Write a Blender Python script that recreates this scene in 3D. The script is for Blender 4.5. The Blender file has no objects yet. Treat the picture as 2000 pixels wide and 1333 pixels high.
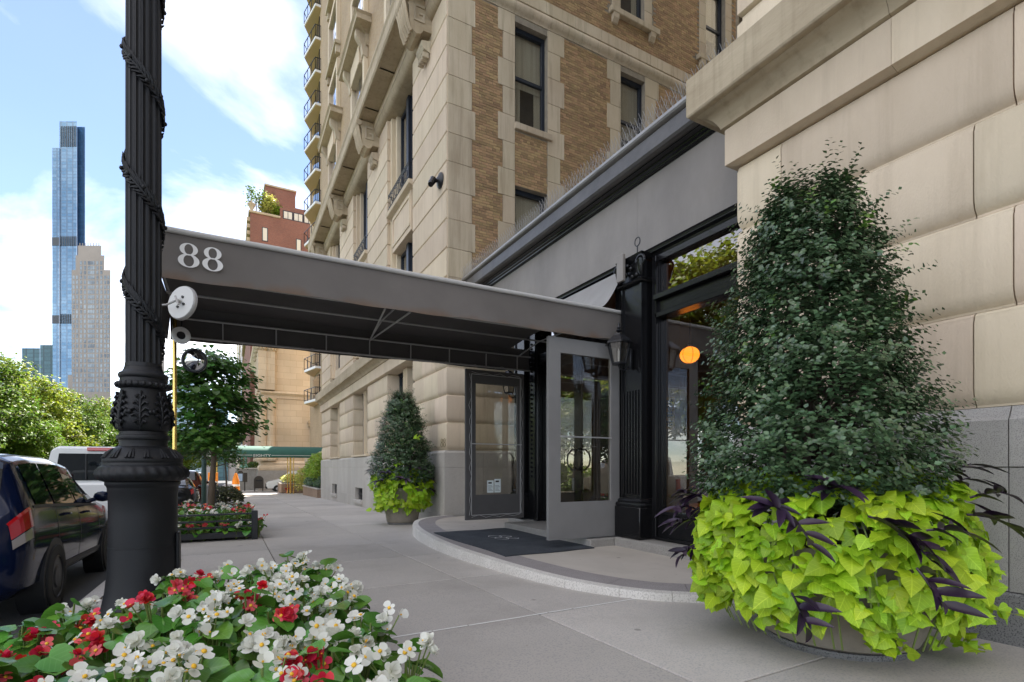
import bpy, math, random
from mathutils import Vector, Matrix, noise
SC = bpy.context.scene
COL = SC.collection
rng = random.Random(11)
PI = math.pi

# ------------------------------------------------------------------ camera
cd = bpy.data.cameras.new('camera')
cam = bpy.data.objects.new('camera', cd); COL.objects.link(cam)
cd.sensor_width = 36.0; cd.lens = 36.0 * 1010 / 2000
cd.shift_y = (913 - 666.5) / 2000
cd.clip_start = 0.05; cd.clip_end = 6000
cam.location = (0, 0, 1.3)
cam.rotation_euler = (PI / 2, 0, -math.atan(550 / 1010))
SC.camera = cam

# ------------------------------------------------------------------ world / sky
SUN_EL = math.radians(54); SUN_AZ = math.radians(25)      # azimuth clockwise from +Y
w = bpy.data.worlds.new('World'); SC.world = w; w.use_nodes = True
nt = w.node_tree; nt.nodes.clear()
N = nt.nodes.new; L = nt.links.new
out = N('ShaderNodeOutputWorld'); bg = N('ShaderNodeBackground')
sky = N('ShaderNodeTexSky'); sky.sky_type = 'NISHITA'; sky.sun_disc = False
sky.sun_elevation = SUN_EL; sky.sun_rotation = SUN_AZ
sky.altitude = 2500; sky.air_density = 1.0; sky.dust_density = 0.0; sky.ozone_density = 2.5
tc = N('ShaderNodeTexCoord'); sep = N('ShaderNodeSeparateXYZ'); L(tc.outputs['Generated'], sep.inputs[0])
def mth(op, a, b=None, c=None):
    n = N('ShaderNodeMath'); n.operation = op
    for i, x in enumerate((a, b, c)):
        if x is None: continue
        if isinstance(x, (int, float)): n.inputs[i].default_value = x
        else: L(x, n.inputs[i])
    return n.outputs[0]
zc = mth('ADD', mth('MAXIMUM', sep.outputs[2], 0.0), 0.16)
comb = N('ShaderNodeCombineXYZ'); L(mth('DIVIDE', sep.outputs[0], zc), comb.inputs[0]); L(mth('DIVIDE', sep.outputs[1], zc), comb.inputs[1])
comb.inputs[2].default_value = 5.3
nz = N('ShaderNodeTexNoise'); nz.inputs['Scale'].default_value = 1.15; nz.inputs['Detail'].default_value = 9; nz.inputs['Roughness'].default_value = 0.56
nz.inputs['Distortion'].default_value = 0.35
L(comb.outputs[0], nz.inputs['Vector'])
rp = N('ShaderNodeValToRGB'); rp.color_ramp.elements[0].position = 0.41; rp.color_ramp.elements[1].position = 0.74
e_ = rp.color_ramp.elements.new(0.56); e_.color = (0.27, 0.27, 0.27, 1)
rp.color_ramp.elements[0].color = (0.03, 0.03, 0.03, 1); rp.color_ramp.elements[2].color = (0.97, 0.97, 0.97, 1)
L(nz.outputs[0], rp.inputs[0])
nz2 = N('ShaderNodeTexNoise'); nz2.inputs['Scale'].default_value = 2.6; nz2.inputs['Detail'].default_value = 6
L(comb.outputs[0], nz2.inputs['Vector'])
cl = N('ShaderNodeMix'); cl.data_type = 'RGBA'
cl.inputs['A'].default_value = (17.5, 16.3, 15.0, 1); cl.inputs['B'].default_value = (24.0, 22.2, 20.2, 1)
L(nz2.outputs[0], cl.inputs['Factor'])
mx = N('ShaderNodeMix'); mx.data_type = 'RGBA'
L(rp.outputs[0], mx.inputs['Factor']); L(sky.outputs[0], mx.inputs['A']); L(cl.outputs[2], mx.inputs['B'])
L(mx.outputs[2], bg.inputs['Color']); bg.inputs['Strength'].default_value = 0.05
SC.cycles.diffuse_bounces = 8; SC.cycles.max_bounces = 14; SC.cycles.transparent_max_bounces = 16
L(bg.outputs[0], out.inputs['Surface'])

# ------------------------------------------------------------------ sun and exposure
sd = bpy.data.lights.new('sun', 'SUN'); sd.energy = 3.6; sd.angle = math.radians(0.5); sd.color = (1.0, 0.93, 0.82)
so = bpy.data.objects.new('sun', sd); COL.objects.link(so)
sv = Vector((math.cos(SUN_EL) * math.sin(SUN_AZ), math.cos(SUN_EL) * math.cos(SUN_AZ), math.sin(SUN_EL)))
so.rotation_euler = sv.to_track_quat('Z', 'Y').to_euler(); so.location = (0, 0, 80)
SC.view_settings.view_transform = 'Standard'; SC.view_settings.look = 'None'
SC.view_settings.exposure = 2.5; SC.view_settings.gamma = 1.0; SC.view_settings.use_curve_mapping = False

# ------------------------------------------------------------------ helpers
GS = 0.02
def gz(y): return -GS * y                      # the avenue falls away gently

class MB:
    def __init__(s): s.v = []; s.f = []; s.m = []; s.mi = 0; s.uv = []
    def face(s, pts):
        b = len(s.v); s.v.extend(tuple(p) for p in pts); s.f.append(tuple(range(b, b + len(pts)))); s.m.append(s.mi)
    def raw(s, vs, fs):
        b = len(s.v); s.v.extend(tuple(p) for p in vs)
        for f in fs: s.f.append(tuple(b + i for i in f)); s.m.append(s.mi)
    def box(s, x0, x1, y0, y1, z0, z1):
        s.raw([(x0,y0,z0),(x1,y0,z0),(x1,y1,z0),(x0,y1,z0),(x0,y0,z1),(x1,y0,z1),(x1,y1,z1),(x0,y1,z1)],
              [(0,3,2,1),(4,5,6,7),(0,1,5,4),(1,2,6,5),(2,3,7,6),(3,0,4,7)])
    def cbox(s, x0, x1, y0, y1, z0, z1, c):
        def rect(i, z): return [(x0+i,y0+i,z),(x1-i,y0+i,z),(x1-i,y1-i,z),(x0+i,y1-i,z)]
        def oct_(z):
            return [(x0+c,y0,z),(x1-c,y0,z),(x1,y0+c,z),(x1,y1-c,z),(x1-c,y1,z),(x0+c,y1,z),(x0,y1-c,z),(x0,y0+c,z)]
        def inn(z): return [(x0+c,y0+c,z),(x1-c,y0+c,z),(x1-c,y0+c,z),(x1-c,y1-c,z),(x1-c,y1-c,z),(x0+c,y1-c,z),(x0+c,y1-c,z),(x0+c,y0+c,z)]
        b = len(s.v)
        v = rect(c, z0) + oct_(z0 + c) + oct_(z1 - c) + rect(c, z1)
        f = [(3,2,1,0),(20,21,22,23)]
        for k in range(8): f.append((4+k, 4+(k+1)%8, 12+(k+1)%8, 12+k))
        for k in range(4):
            a = 2*k; n = (k+1) % 4
            f.append((k, n, 4+a+1, 4+a)); f.append((n, 4+(a+2)%8, 4+a+1))
            f.append((20+n, 20+k, 12+a, 12+a+1)); f.append((20+n, 12+a+1, 12+(a+2)%8))
        s.raw(v, f)
    def loft(s, rings, caps=True, closed=True):
        n = len(rings[0]); b = len(s.v)
        for r in rings: s.v.extend(tuple(p) for p in r)
        for i in range(len(rings) - 1):
            for k in range(n if closed else n - 1):
                k2 = (k + 1) % n
                s.f.append((b+i*n+k, b+i*n+k2, b+(i+1)*n+k2, b+(i+1)*n+k)); s.m.append(s.mi)
        if caps:
            s.f.append(tuple(b + k for k in reversed(range(n)))); s.m.append(s.mi)
            e = b + (len(rings) - 1) * n
            s.f.append(tuple(e + k for k in range(n))); s.m.append(s.mi)
    def prism(s, poly, ax, a, b):
        if ax == 'y': r = lambda t: [(p[0], t, p[1]) for p in poly]
        elif ax == 'x': r = lambda t: [(t, p[0], p[1]) for p in poly]
        else: r = lambda t: [(p[0], p[1], t) for p in poly]
        s.loft([r(a), r(b)])
    def lathe(s, prof, n=24, cx=0, cy=0, caps=True, fn=None):
        rings = []
        for r, z in prof:
            rg = []
            for k in range(n):
                a = 2*PI*k/n; rr = fn(r, z, a) if fn else r
                rg.append((cx + rr*math.cos(a), cy + rr*math.sin(a), z))
            rings.append(rg)
        s.loft(rings, caps)
    def tube(s, pts, r, n=8, caps=True):
        pts = [Vector(p) for p in pts]; rings = []; up = None
        for i, p in enumerate(pts):
            d = (pts[min(i+1, len(pts)-1)] - pts[max(i-1, 0)]).normalized()
            if up is None:
                up = Vector((0, 0, 1)) if abs(d.z) < 0.9 else Vector((1, 0, 0))
            a = d.cross(up)
            if a.length < 1e-4: a = d.cross(Vector((0.3, 1, 0.2)))
            a.normalize(); b2 = a.cross(d); up = b2
            rr = r[i] if isinstance(r, (list, tuple)) else r
            rings.append([p + a*rr*math.cos(2*PI*k/n) + b2*rr*math.sin(2*PI*k/n) for k in range(n)])
        s.loft(rings, caps)
    def sphere(s, c, rx, ry=None, rz=None, n=12, m=8):
        ry = ry or rx; rz = rz or rx
        s.loft([[(c[0]+rx*math.sin(PI*(i+.02)/(m+.04))*math.cos(2*PI*k/n), c[1]+ry*math.sin(PI*(i+.02)/(m+.04))*math.sin(2*PI*k/n), c[2]-rz*math.cos(PI*(i+.02)/(m+.04))) for k in range(n)] for i in range(m+1)])
    def mesh(s, name, mats, org=(0,0,0), smooth=None):
        me = bpy.data.meshes.new(name)
        v = s.v if org == (0,0,0) else [(p[0]-org[0], p[1]-org[1], p[2]-org[2]) for p in s.v]
        me.from_pydata(v, [], s.f)
        for m in (mats if isinstance(mats, (list, tuple)) else [mats]): me.materials.append(m)
        if any(s.m): me.polygons.foreach_set('material_index', s.m)
        if s.uv and len(s.uv) == len(s.v):
            ul = me.uv_layers.new(name='leaf'); fl = []
            for f in s.f:
                for i in f: fl.extend(s.uv[i])
            ul.data.foreach_set('uv', fl)
        if smooth is not None:
            me.polygons.foreach_set('use_smooth', [True]*len(me.polygons)); me.update()
            if smooth < 179: me.set_sharp_from_angle(angle=math.radians(smooth))
        me.update()
        return me

ORG = {}
def tag(o, label=None, cat=None, group=None, kind=None):
    if label: o['label'] = label
    if cat: o['category'] = cat
    if group: o['group'] = group
    if kind: o['kind'] = kind
    return o
def thing(name, loc, label, cat, group=None):
    o = bpy.data.objects.new(name, None); COL.objects.link(o); o.location = loc
    o.empty_display_size = 0.2
    ORG[o.name] = tuple(loc)
    return tag(o, label, cat, group)
def part(name, mb, mats, parent=None, smooth=None, kind=None, label=None):
    org = ORG.get(parent.name, (0,0,0)) if parent else (0,0,0)
    o = bpy.data.objects.new(name, mb.mesh(name, mats, org, smooth)); COL.objects.link(o)
    if parent: o.parent = parent
    ORG[o.name] = org
    if kind: o['kind'] = kind
    if label: o['label'] = label
    return o
def inst(name, me, parent, loc, rot=None, scale=None, mat=None):
    o = bpy.data.objects.new(name, me); COL.objects.link(o)
    org = ORG.get(parent.name, (0,0,0)) if parent else (0,0,0)
    if mat is not None: o.matrix_local = mat
    else:
        o.location = (loc[0]-org[0], loc[1]-org[1], loc[2]-org[2])
        if rot is not None: o.rotation_euler = rot
        if scale is not None: o.scale = scale
    if parent: o.parent = parent
    return o
def copy_tree(o, parent=None):
    c = o.copy(); COL.objects.link(c)
    if parent: c.parent = parent
    for ch in list(o.children): copy_tree(ch, c)
    return c

# ------------------------------------------------------------------ materials
MATS = {}
def pm(name, col, col2=None, scale=4.0, rough=0.7, metal=0.0, bump=0.0, bscale=60.0, rnd=0.0, isl=0.0, spec=0.5,
       coat=0.0, stretch=(1,1,1), fleck=None, fscale=160.0, trans=0.0, detail=5.0, contrast=0.5, hue=0.0, bdist=0.01, streak=0.0, gum=0, vein=0.0):
    m = bpy.data.materials.new(name); m.use_nodes = True; t = m.node_tree
    b = t.nodes['Principled BSDF']; NN = t.nodes.new; LL = t.links.new
    b.inputs['Roughness'].default_value = rough; b.inputs['Metallic'].default_value = metal
    b.inputs['Specular IOR Level'].default_value = spec; b.inputs['Coat Weight'].default_value = coat
    b.inputs['Coat Roughness'].default_value = 0.04
    geo = NN('ShaderNodeNewGeometry'); mp = NN('ShaderNodeMapping'); LL(geo.outputs['Position'], mp.inputs[0]); mp.inputs['Scale'].default_value = stretch
    cur = NN('ShaderNodeRGB'); cur.outputs[0].default_value = (*col, 1); cur = cur.outputs[0]
    if col2:
        n = NN('ShaderNodeTexNoise'); n.inputs['Scale'].default_value = scale; n.inputs['Detail'].default_value = detail; n.inputs['Roughness'].default_value = 0.62
        LL(mp.outputs[0], n.inputs['Vector'])
        r = NN('ShaderNodeMapRange'); r.inputs['From Min'].default_value = 0.5 - contrast*0.4; r.inputs['From Max'].default_value = 0.5 + contrast*0.4
        LL(n.outputs[0], r.inputs['Value'])
        x = NN('ShaderNodeMix'); x.data_type = 'RGBA'; LL(r.outputs[0], x.inputs['Factor']); LL(cur, x.inputs['A']); x.inputs['B'].default_value = (*col2, 1); cur = x.outputs[2]
    if fleck:
        n = NN('ShaderNodeTexNoise'); n.inputs['Scale'].default_value = fscale; n.inputs['Detail'].default_value = 2
        LL(geo.outputs['Position'], n.inputs['Vector'])
        r = NN('ShaderNodeMapRange'); r.inputs['From Min'].default_value = 0.52; r.inputs['From Max'].default_value = 0.62
        LL(n.outputs[0], r.inputs['Value'])
        x = NN('ShaderNodeMix'); x.data_type = 'RGBA'; LL(r.outputs[0], x.inputs['Factor']); LL(cur, x.inputs['A']); x.inputs['B'].default_value = (*fleck, 1); cur = x.outputs[2]
    if vein:      # paler midrib and side veins from the leaf's own outline coordinates
        uvn = NN('ShaderNodeUVMap'); uvn.uv_map = 'leaf'; sp = NN('ShaderNodeSeparateXYZ'); LL(uvn.outputs[0], sp.inputs[0])
        def mt(op, a, b=None):
            q = NN('ShaderNodeMath'); q.operation = op
            for i, v_ in enumerate((a, b)):
                if v_ is None: continue
                if isinstance(v_, (int, float)): q.inputs[i].default_value = v_
                else: LL(v_, q.inputs[i])
            return q.outputs[0]
        ax = mt('ABSOLUTE', sp.outputs[0])
        side = mt('ABSOLUTE', mt('SUBTRACT', mt('FRACT', mt('MULTIPLY', mt('SUBTRACT', sp.outputs[1], mt('MULTIPLY', ax, .75)), 5.5)), .5))
        vv = mt('MAXIMUM', mt('LESS_THAN', ax, .022), mt('MULTIPLY', mt('LESS_THAN', side, .07), .7))
        x = NN('ShaderNodeMix'); x.data_type = 'RGBA'; LL(mt('MULTIPLY', vv, vein), x.inputs['Factor']); LL(cur, x.inputs['A']); x.inputs['B'].default_value = (min(1,col[0]*1.5+.06),min(1,col[1]*1.35+.08),col[2]*1.5+.04,1); cur = x.outputs[2]
    if streak:
        mp2 = NN('ShaderNodeMapping'); LL(geo.outputs['Position'], mp2.inputs[0]); mp2.inputs['Scale'].default_value = (4.5,4.5,.28)
        n = NN('ShaderNodeTexNoise'); n.inputs['Scale'].default_value = 1.6; n.inputs['Detail'].default_value = 7; n.inputs['Roughness'].default_value = .65; LL(mp2.outputs[0], n.inputs['Vector'])
        r = NN('ShaderNodeMapRange'); r.inputs['From Min'].default_value = .50; r.inputs['From Max'].default_value = .72; r.inputs['To Min'].default_value = 0; r.inputs['To Max'].default_value = streak; LL(n.outputs[0], r.inputs['Value'])
        x = NN('ShaderNodeMix'); x.data_type = 'RGBA'; LL(r.outputs[0], x.inputs['Factor']); LL(cur, x.inputs['A']); x.inputs['B'].default_value = (col[0]*.42,col[1]*.38,col[2]*.33,1); cur = x.outputs[2]
    if gum:
        for sc_, th_, amt_ in ((1.7,.05,.75),(4.1,.07,.5),(.8,.035,.7)):
            v = NN('ShaderNodeTexVoronoi'); v.inputs['Scale'].default_value = sc_; LL(geo.outputs['Position'], v.inputs['Vector'])
            n = NN('ShaderNodeTexNoise'); n.inputs['Scale'].default_value = 22; LL(geo.outputs['Position'], n.inputs['Vector'])
            a = NN('ShaderNodeMath'); a.operation = 'MULTIPLY_ADD'; LL(n.outputs[0], a.inputs[0]); a.inputs[1].default_value = .05*sc_*.5; LL(v.outputs['Distance'], a.inputs[2])
            r = NN('ShaderNodeMapRange'); r.inputs['From Min'].default_value = th_+.012; r.inputs['From Max'].default_value = th_+.03; r.inputs['To Min'].default_value = amt_; r.inputs['To Max'].default_value = 0; LL(a.outputs[0], r.inputs['Value'])
            x = NN('ShaderNodeMix'); x.data_type = 'RGBA'; LL(r.outputs[0], x.inputs['Factor']); LL(cur, x.inputs['A']); x.inputs['B'].default_value = (col[0]*.4,col[1]*.4,col[2]*.4,1); cur = x.outputs[2]
        n = NN('ShaderNodeTexNoise'); n.inputs['Scale'].default_value = .55; n.inputs['Detail'].default_value = 9; n.inputs['Roughness'].default_value = .7; LL(geo.outputs['Position'], n.inputs['Vector'])
        r = NN('ShaderNodeMapRange'); r.inputs['From Min'].default_value = .5; r.inputs['From Max'].default_value = .75; r.inputs['To Max'].default_value = .85; LL(n.outputs[0], r.inputs['Value'])
        x = NN('ShaderNodeMix'); x.data_type = 'RGBA'; LL(r.outputs[0], x.inputs['Factor']); LL(cur, x.inputs['A']); x.inputs['B'].default_value = (col[0]*.62,col[1]*.61,col[2]*.6,1); cur = x.outputs[2]
    if rnd or isl:
        oi = NN('ShaderNodeObjectInfo'); a = NN('ShaderNodeMath'); a.operation = 'ADD'
        LL(oi.outputs['Random'], a.inputs[0]); LL(geo.outputs['Random Per Island'], a.inputs[1])
        fr = NN('ShaderNodeMath'); fr.operation = 'FRACT'; LL(a.outputs[0], fr.inputs[0])
        amt = max(rnd, isl)
        r = NN('ShaderNodeMapRange'); r.inputs['To Min'].default_value = 1-amt; r.inputs['To Max'].default_value = 1+amt; LL(fr.outputs[0], r.inputs['Value'])
        hs = NN('ShaderNodeHueSaturation'); LL(r.outputs[0], hs.inputs['Value']); LL(cur, hs.inputs['Color'])
        if hue:
            f2 = NN('ShaderNodeMath'); f2.operation = 'MULTIPLY'; LL(fr.outputs[0], f2.inputs[0]); f2.inputs[1].default_value = 7.31
            f3 = NN('ShaderNodeMath'); f3.operation = 'FRACT'; LL(f2.outputs[0], f3.inputs[0])
            r2 = NN('ShaderNodeMapRange'); r2.inputs['To Min'].default_value = 0.5-hue; r2.inputs['To Max'].default_value = 0.5+hue; LL(f3.outputs[0], r2.inputs['Value']); LL(r2.outputs[0], hs.inputs['Hue'])
        cur = hs.outputs[0]
    LL(cur, b.inputs['Base Color'])
    if bump:
        n = NN('ShaderNodeTexNoise'); n.inputs['Scale'].default_value = bscale; n.inputs['Detail'].default_value = 5
        LL(mp.outputs[0], n.inputs['Vector'])
        bp = NN('ShaderNodeBump'); bp.inputs['Strength'].default_value = bump; bp.inputs['Distance'].default_value = bdist; LL(n.outputs[0], bp.inputs['Height']); LL(bp.outputs[0], b.inputs['Normal'])
    if trans:
        tr = NN('ShaderNodeBsdfTranslucent'); LL(cur, tr.inputs['Color']); ms = NN('ShaderNodeMixShader'); ms.inputs[0].default_value = trans
        o = t.nodes['Material Output']; LL(b.outputs[0], ms.inputs[1]); LL(tr.outputs[0], ms.inputs[2]); LL(ms.outputs[0], o.inputs['Surface'])
    MATS[name] = m
    return m
def glass(name, tint=(1,1,1), ior=1.52, add=0.0, rough=0.0):
    m = bpy.data.materials.new(name); m.use_nodes = True; t = m.node_tree; t.nodes.clear(); NN = t.nodes.new; LL = t.links.new
    o = NN('ShaderNodeOutputMaterial'); ms = NN('ShaderNodeMixShader'); tr = NN('ShaderNodeBsdfTransparent'); gl = NN('ShaderNodeBsdfGlossy')
    tr.inputs[0].default_value = (*tint, 1); gl.inputs['Roughness'].default_value = rough; gl.inputs[0].default_value = (0.95, 0.95, 0.95, 1)
    fr = NN('ShaderNodeFresnel'); fr.inputs[0].default_value = ior
    a = NN('ShaderNodeMath'); a.operation = 'MULTIPLY_ADD'; a.use_clamp = True; a.inputs[1].default_value = 2.0; a.inputs[2].default_value = add; LL(fr.outputs[0], a.inputs[0])
    ge = NN('ShaderNodeNewGeometry'); k = NN('ShaderNodeMath'); k.operation = 'SUBTRACT'; k.inputs[0].default_value = 1; LL(ge.outputs['Backfacing'], k.inputs[1])
    a2 = NN('ShaderNodeMath'); a2.operation = 'MULTIPLY'; LL(a.outputs[0], a2.inputs[0]); LL(k.outputs[0], a2.inputs[1])
    LL(a2.outputs[0], ms.inputs[0]); LL(tr.outputs[0], ms.inputs[1]); LL(gl.outputs[0], ms.inputs[2]); LL(ms.outputs[0], o.inputs[0])
    return m

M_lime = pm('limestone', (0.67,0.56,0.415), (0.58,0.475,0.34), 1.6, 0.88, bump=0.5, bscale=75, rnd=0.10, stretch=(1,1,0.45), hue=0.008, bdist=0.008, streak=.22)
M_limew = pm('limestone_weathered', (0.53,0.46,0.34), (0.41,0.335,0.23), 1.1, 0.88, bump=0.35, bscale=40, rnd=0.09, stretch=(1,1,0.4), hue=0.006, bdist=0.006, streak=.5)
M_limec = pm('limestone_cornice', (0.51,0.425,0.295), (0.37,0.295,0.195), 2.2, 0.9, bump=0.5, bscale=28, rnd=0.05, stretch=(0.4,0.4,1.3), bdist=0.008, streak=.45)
M_gran = pm('grey_granite', (0.40,0.38,0.35), (0.31,0.295,0.27), 2.2, 0.6, fleck=(0.23,0.22,0.21), fscale=130, bump=0.2, bscale=150, rnd=0.07, bdist=0.003)
M_grand = pm('dark_granite', (0.25,0.245,0.235), (0.18,0.178,0.175), 2.0, 0.6, fleck=(0.08,0.08,0.08), fscale=95, bump=0.3, bscale=150, rnd=0.07, bdist=0.003)
M_granl = pm('pale_granite', (0.56,0.53,0.48), (0.46,0.42,0.37), 1.2, 0.7, fleck=(0.36,0.33,0.30), fscale=110, bump=0.15, bscale=120, rnd=0.08, stretch=(1,1,0.3), bdist=0.003)
M_mort = pm('mortar', (0.30,0.27,0.21), (0.22,0.19,0.15), 6, 0.95)
M_mortd = pm('dark_joint', (0.10,0.085,0.065), None, rough=0.95)
M_brick = pm('tan_brick', (0.36,0.245,0.125), (0.275,0.18,0.092), 0.7, 0.85, isl=0.26, hue=0.012, bump=0.3, bscale=90, contrast=0.7, bdist=0.004)
M_wallfar = pm('plain_masonry', (0.40,0.32,0.22), (0.34,0.26,0.17), 1.0, 0.9)
M_blk = pm('black_gloss_paint', (0.008,0.008,0.009), None, rough=0.25, bump=0.12, bscale=30, coat=0.15, spec=.35, bdist=0.004)
M_blkm = pm('black_metal', (0.014,0.015,0.018), None, rough=0.38, bump=0.1, bscale=200, bdist=0.002)
M_win = pm('navy_window_frame', (0.016,0.022,0.034), None, rough=0.4)
M_frz = pm('grey_painted_panel', (0.30,0.272,0.245), (0.225,0.204,0.185), 1.3, 0.6, bump=0.35, bscale=5, stretch=(1,1,0.5), bdist=0.02)
M_capm = pm('dark_sheet_metal', (0.125,0.118,0.112), (0.075,0.071,0.068), 1.8, 0.45, bump=0.4, bscale=4, bdist=0.02)
M_zinc = pm('grey_zinc_trim', (0.38,0.37,0.355), (0.3,0.29,0.28), 3, 0.45, metal=0.3)
M_conc = pm('sidewalk_concrete', (0.52,0.48,0.435), (0.42,0.388,0.35), 0.9, 0.85, fleck=(0.37,0.355,0.335), fscale=70, bump=0.25, bscale=140, rnd=0.11, detail=8, contrast=0.8, bdist=0.003, gum=1)
M_concp = pm('platform_concrete', (0.56,0.51,0.45), (0.44,0.40,0.345), 1.3, 0.85, bump=0.2, bscale=120, detail=8, contrast=0.8, bdist=0.003, gum=1)
M_band = pm('speckled_granite_band', (0.36,0.335,0.325), (0.30,0.27,0.26), 3, 0.8, fleck=(0.20,0.18,0.18), fscale=120, rnd=0.05)
M_asph = pm('asphalt', (0.055,0.055,0.057), (0.042,0.042,0.045), 1.2, 0.85, fleck=(0.085,0.085,0.088), fscale=120, bump=0.5, bscale=180, bdist=0.004)
M_white = pm('white_paint', (0.75,0.75,0.73), None, rough=0.5)
M_glass = glass('window_glass', (0.86,0.87,0.85), add=0.03)
M_shopglass = glass('shop_glass', (0.85,0.80,0.70), add=0.12)
M_room = pm('dark_room', (0.05,0.042,0.035), None, rough=0.9)
M_curt = pm('cream_curtain', (0.66,0.59,0.47), (0.48,0.42,0.33), 2.5, 0.9, stretch=(6,6,0.15))
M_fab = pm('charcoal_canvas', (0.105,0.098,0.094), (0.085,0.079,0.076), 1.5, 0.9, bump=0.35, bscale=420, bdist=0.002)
M_steel = pm('galvanised_bar', (0.46,0.45,0.44), None, rough=0.5, metal=0.4)
M_brass = pm('polished_brass', (0.72,0.50,0.15), None, rough=0.22, metal=1.0)

# moderate dirt near joints / streak stains on canvas is its own material below
def canvas_stained():
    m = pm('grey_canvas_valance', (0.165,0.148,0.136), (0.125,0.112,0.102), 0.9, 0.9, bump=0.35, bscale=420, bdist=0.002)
    t = m.node_tree; b = t.nodes['Principled BSDF']; NN = t.nodes.new; LL = t.links.new
    src = b.inputs['Base Color'].links[0].from_socket
    geo = NN('ShaderNodeNewGeometry'); s = NN('ShaderNodeSeparateXYZ'); LL(geo.outputs['Position'], s.inputs[0])
    n = NN('ShaderNodeTexNoise'); n.inputs['Scale'].default_value = 2.2; n.inputs['Detail'].default_value = 7
    mp = NN('ShaderNodeMapping'); mp.inputs['Scale'].default_value = (1,1,0.25); LL(geo.outputs['Position'], mp.inputs[0]); LL(mp.outputs[0], n.inputs['Vector'])
    a = NN('ShaderNodeMath'); a.operation = 'MULTIPLY_ADD'; LL(n.outputs[0], a.inputs[0]); a.inputs[1].default_value = 0.42; a.inputs[2].default_value = 3.225
    d = NN('ShaderNodeMath'); d.operation = 'SUBTRACT'; LL(a.outputs[0], d.inputs[0]); LL(s.outputs[2], d.inputs[1])
    r = NN('ShaderNodeMapRange'); r.inputs['From Min'].default_value = -0.04; r.inputs['From Max'].default_value = 0.07; r.inputs['To Max'].default_value = 0.75; LL(d.outputs[0], r.inputs['Value'])
    x = NN('ShaderNodeMix'); x.data_type = 'RGBA'; LL(r.outputs[0], x.inputs['Factor']); LL(src, x.inputs['A']); x.inputs['B'].default_value = (0.15,0.095,0.06,1)
    LL(x.outputs[2], b.inputs['Base Color'])
    return m
M_val = canvas_stained()

def brickmat(name, c1, c2, mort, scale=1.0, bw=0.5, rh=0.25, rough=0.85, ms=0.02, axis='y', off=0.5):
    m = bpy.data.materials.new(name); m.use_nodes = True; t = m.node_tree; b = t.nodes['Principled BSDF']; NN = t.nodes.new; LL = t.links.new
    geo = NN('ShaderNodeNewGeometry'); s = NN('ShaderNodeSeparateXYZ'); LL(geo.outputs['Position'], s.inputs[0])
    c = NN('ShaderNodeCombineXYZ')
    a = NN('ShaderNodeMath'); a.operation = 'ADD'; LL(s.outputs[0], a.inputs[0]); LL(s.outputs[1], a.inputs[1])
    LL(a.outputs[0], c.inputs[0]); LL(s.outputs[2], c.inputs[1])
    bt = NN('ShaderNodeTexBrick'); bt.inputs['Scale'].default_value = scale; bt.inputs['Brick Width'].default_value = bw; bt.inputs['Row Height'].default_value = rh
    bt.inputs['Mortar Size'].default_value = ms; bt.offset = off
    bt.inputs['Color1'].default_value = (*c1,1); bt.inputs['Color2'].default_value = (*c2,1); bt.inputs['Mortar'].default_value = (*mort,1)
    LL(c.outputs[0], bt.inputs['Vector'])
    n = NN('ShaderNodeTexNoise'); n.inputs['Scale'].default_value = 0.35; n.inputs['Detail'].default_value = 6; LL(geo.outputs['Position'], n.inputs['Vector'])
    r = NN('ShaderNodeMapRange'); r.inputs['To Min'].default_value = 0.7; r.inputs['To Max'].default_value = 1.25; LL(n.outputs[0], r.inputs['Value'])
    h = NN('ShaderNodeHueSaturation'); LL(bt.outputs[0], h.inputs['Color']); LL(r.outputs[0], h.inputs['Value']); LL(h.outputs[0], b.inputs['Base Color'])
    b.inputs['Roughness'].default_value = rough
    bp = NN('ShaderNodeBump'); bp.inputs['Strength'].default_value = 0.4; bp.inputs['Distance'].default_value = 0.01; bp.invert = True; LL(bt.outputs['Fac'], bp.inputs['Height']); LL(bp.outputs[0], b.inputs['Normal'])
    return m
M_redb = brickmat('red_brick', (0.26,0.095,0.058), (0.18,0.065,0.042), (0.22,0.13,0.10), 1, 0.22, 0.075, ms=0.012)
M_tanb = brickmat('tan_brick_far', (0.44,0.32,0.19), (0.36,0.25,0.14), (0.40,0.32,0.22), 1, 0.22, 0.075, ms=0.01)
M_chur = brickmat('church_limestone', (0.62,0.52,0.38), (0.55,0.45,0.32), (0.42,0.33,0.22), 1, 1.3, 0.7, ms=0.012)
M_planterb = brickmat('planter_brick', (0.34,0.21,0.13), (0.26,0.15,0.09), (0.3,0.25,0.2), 1, 0.22, 0.08, ms=0.012)
# ================================================================== ground
road = MB(); road.face([(-400,-120,gz(-120)-.15),(-1.55,-120,gz(-120)-.15),(-1.55,900,gz(900)-.15),(-400,900,gz(900)-.15)])
tag(part('road', road, M_asph), kind='structure')
grd = MB(); grd.face([(-2500,-400,-0.6+8),(2500,-400,-0.6+8),(2500,-130,gz(-130)-.6),(-2500,-130,gz(-130)-.6)]); grd.face([(-2500,-130,gz(-130)-.6),(2500,-130,gz(-130)-.6),(2500,3000,gz(3000)-.6),(-2500,3000,gz(3000)-.6)])
tag(part('ground', grd, M_asph), kind='structure')
park = MB(); park.box(-300,-14.2,-60,60,-8,-5)
sw = MB()
sw.raw([(-1.25,-20,gz(-20)-.02),(14,-20,gz(-20)-.02),(14,56,gz(56)-.02),(-1.25,56,gz(56)-.02),(-1.25,-20,gz(-20)-.3),(14,-20,gz(-20)-.3),(14,56,gz(56)-.3),(-1.25,56,gz(56)-.3)],
       [(0,1,2,3),(0,4,5,1),(1,5,6,2),(2,6,7,3),(3,7,4,0)])
sidewalk = tag(part('sidewalk', sw, M_mortd), kind='structure')
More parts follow.
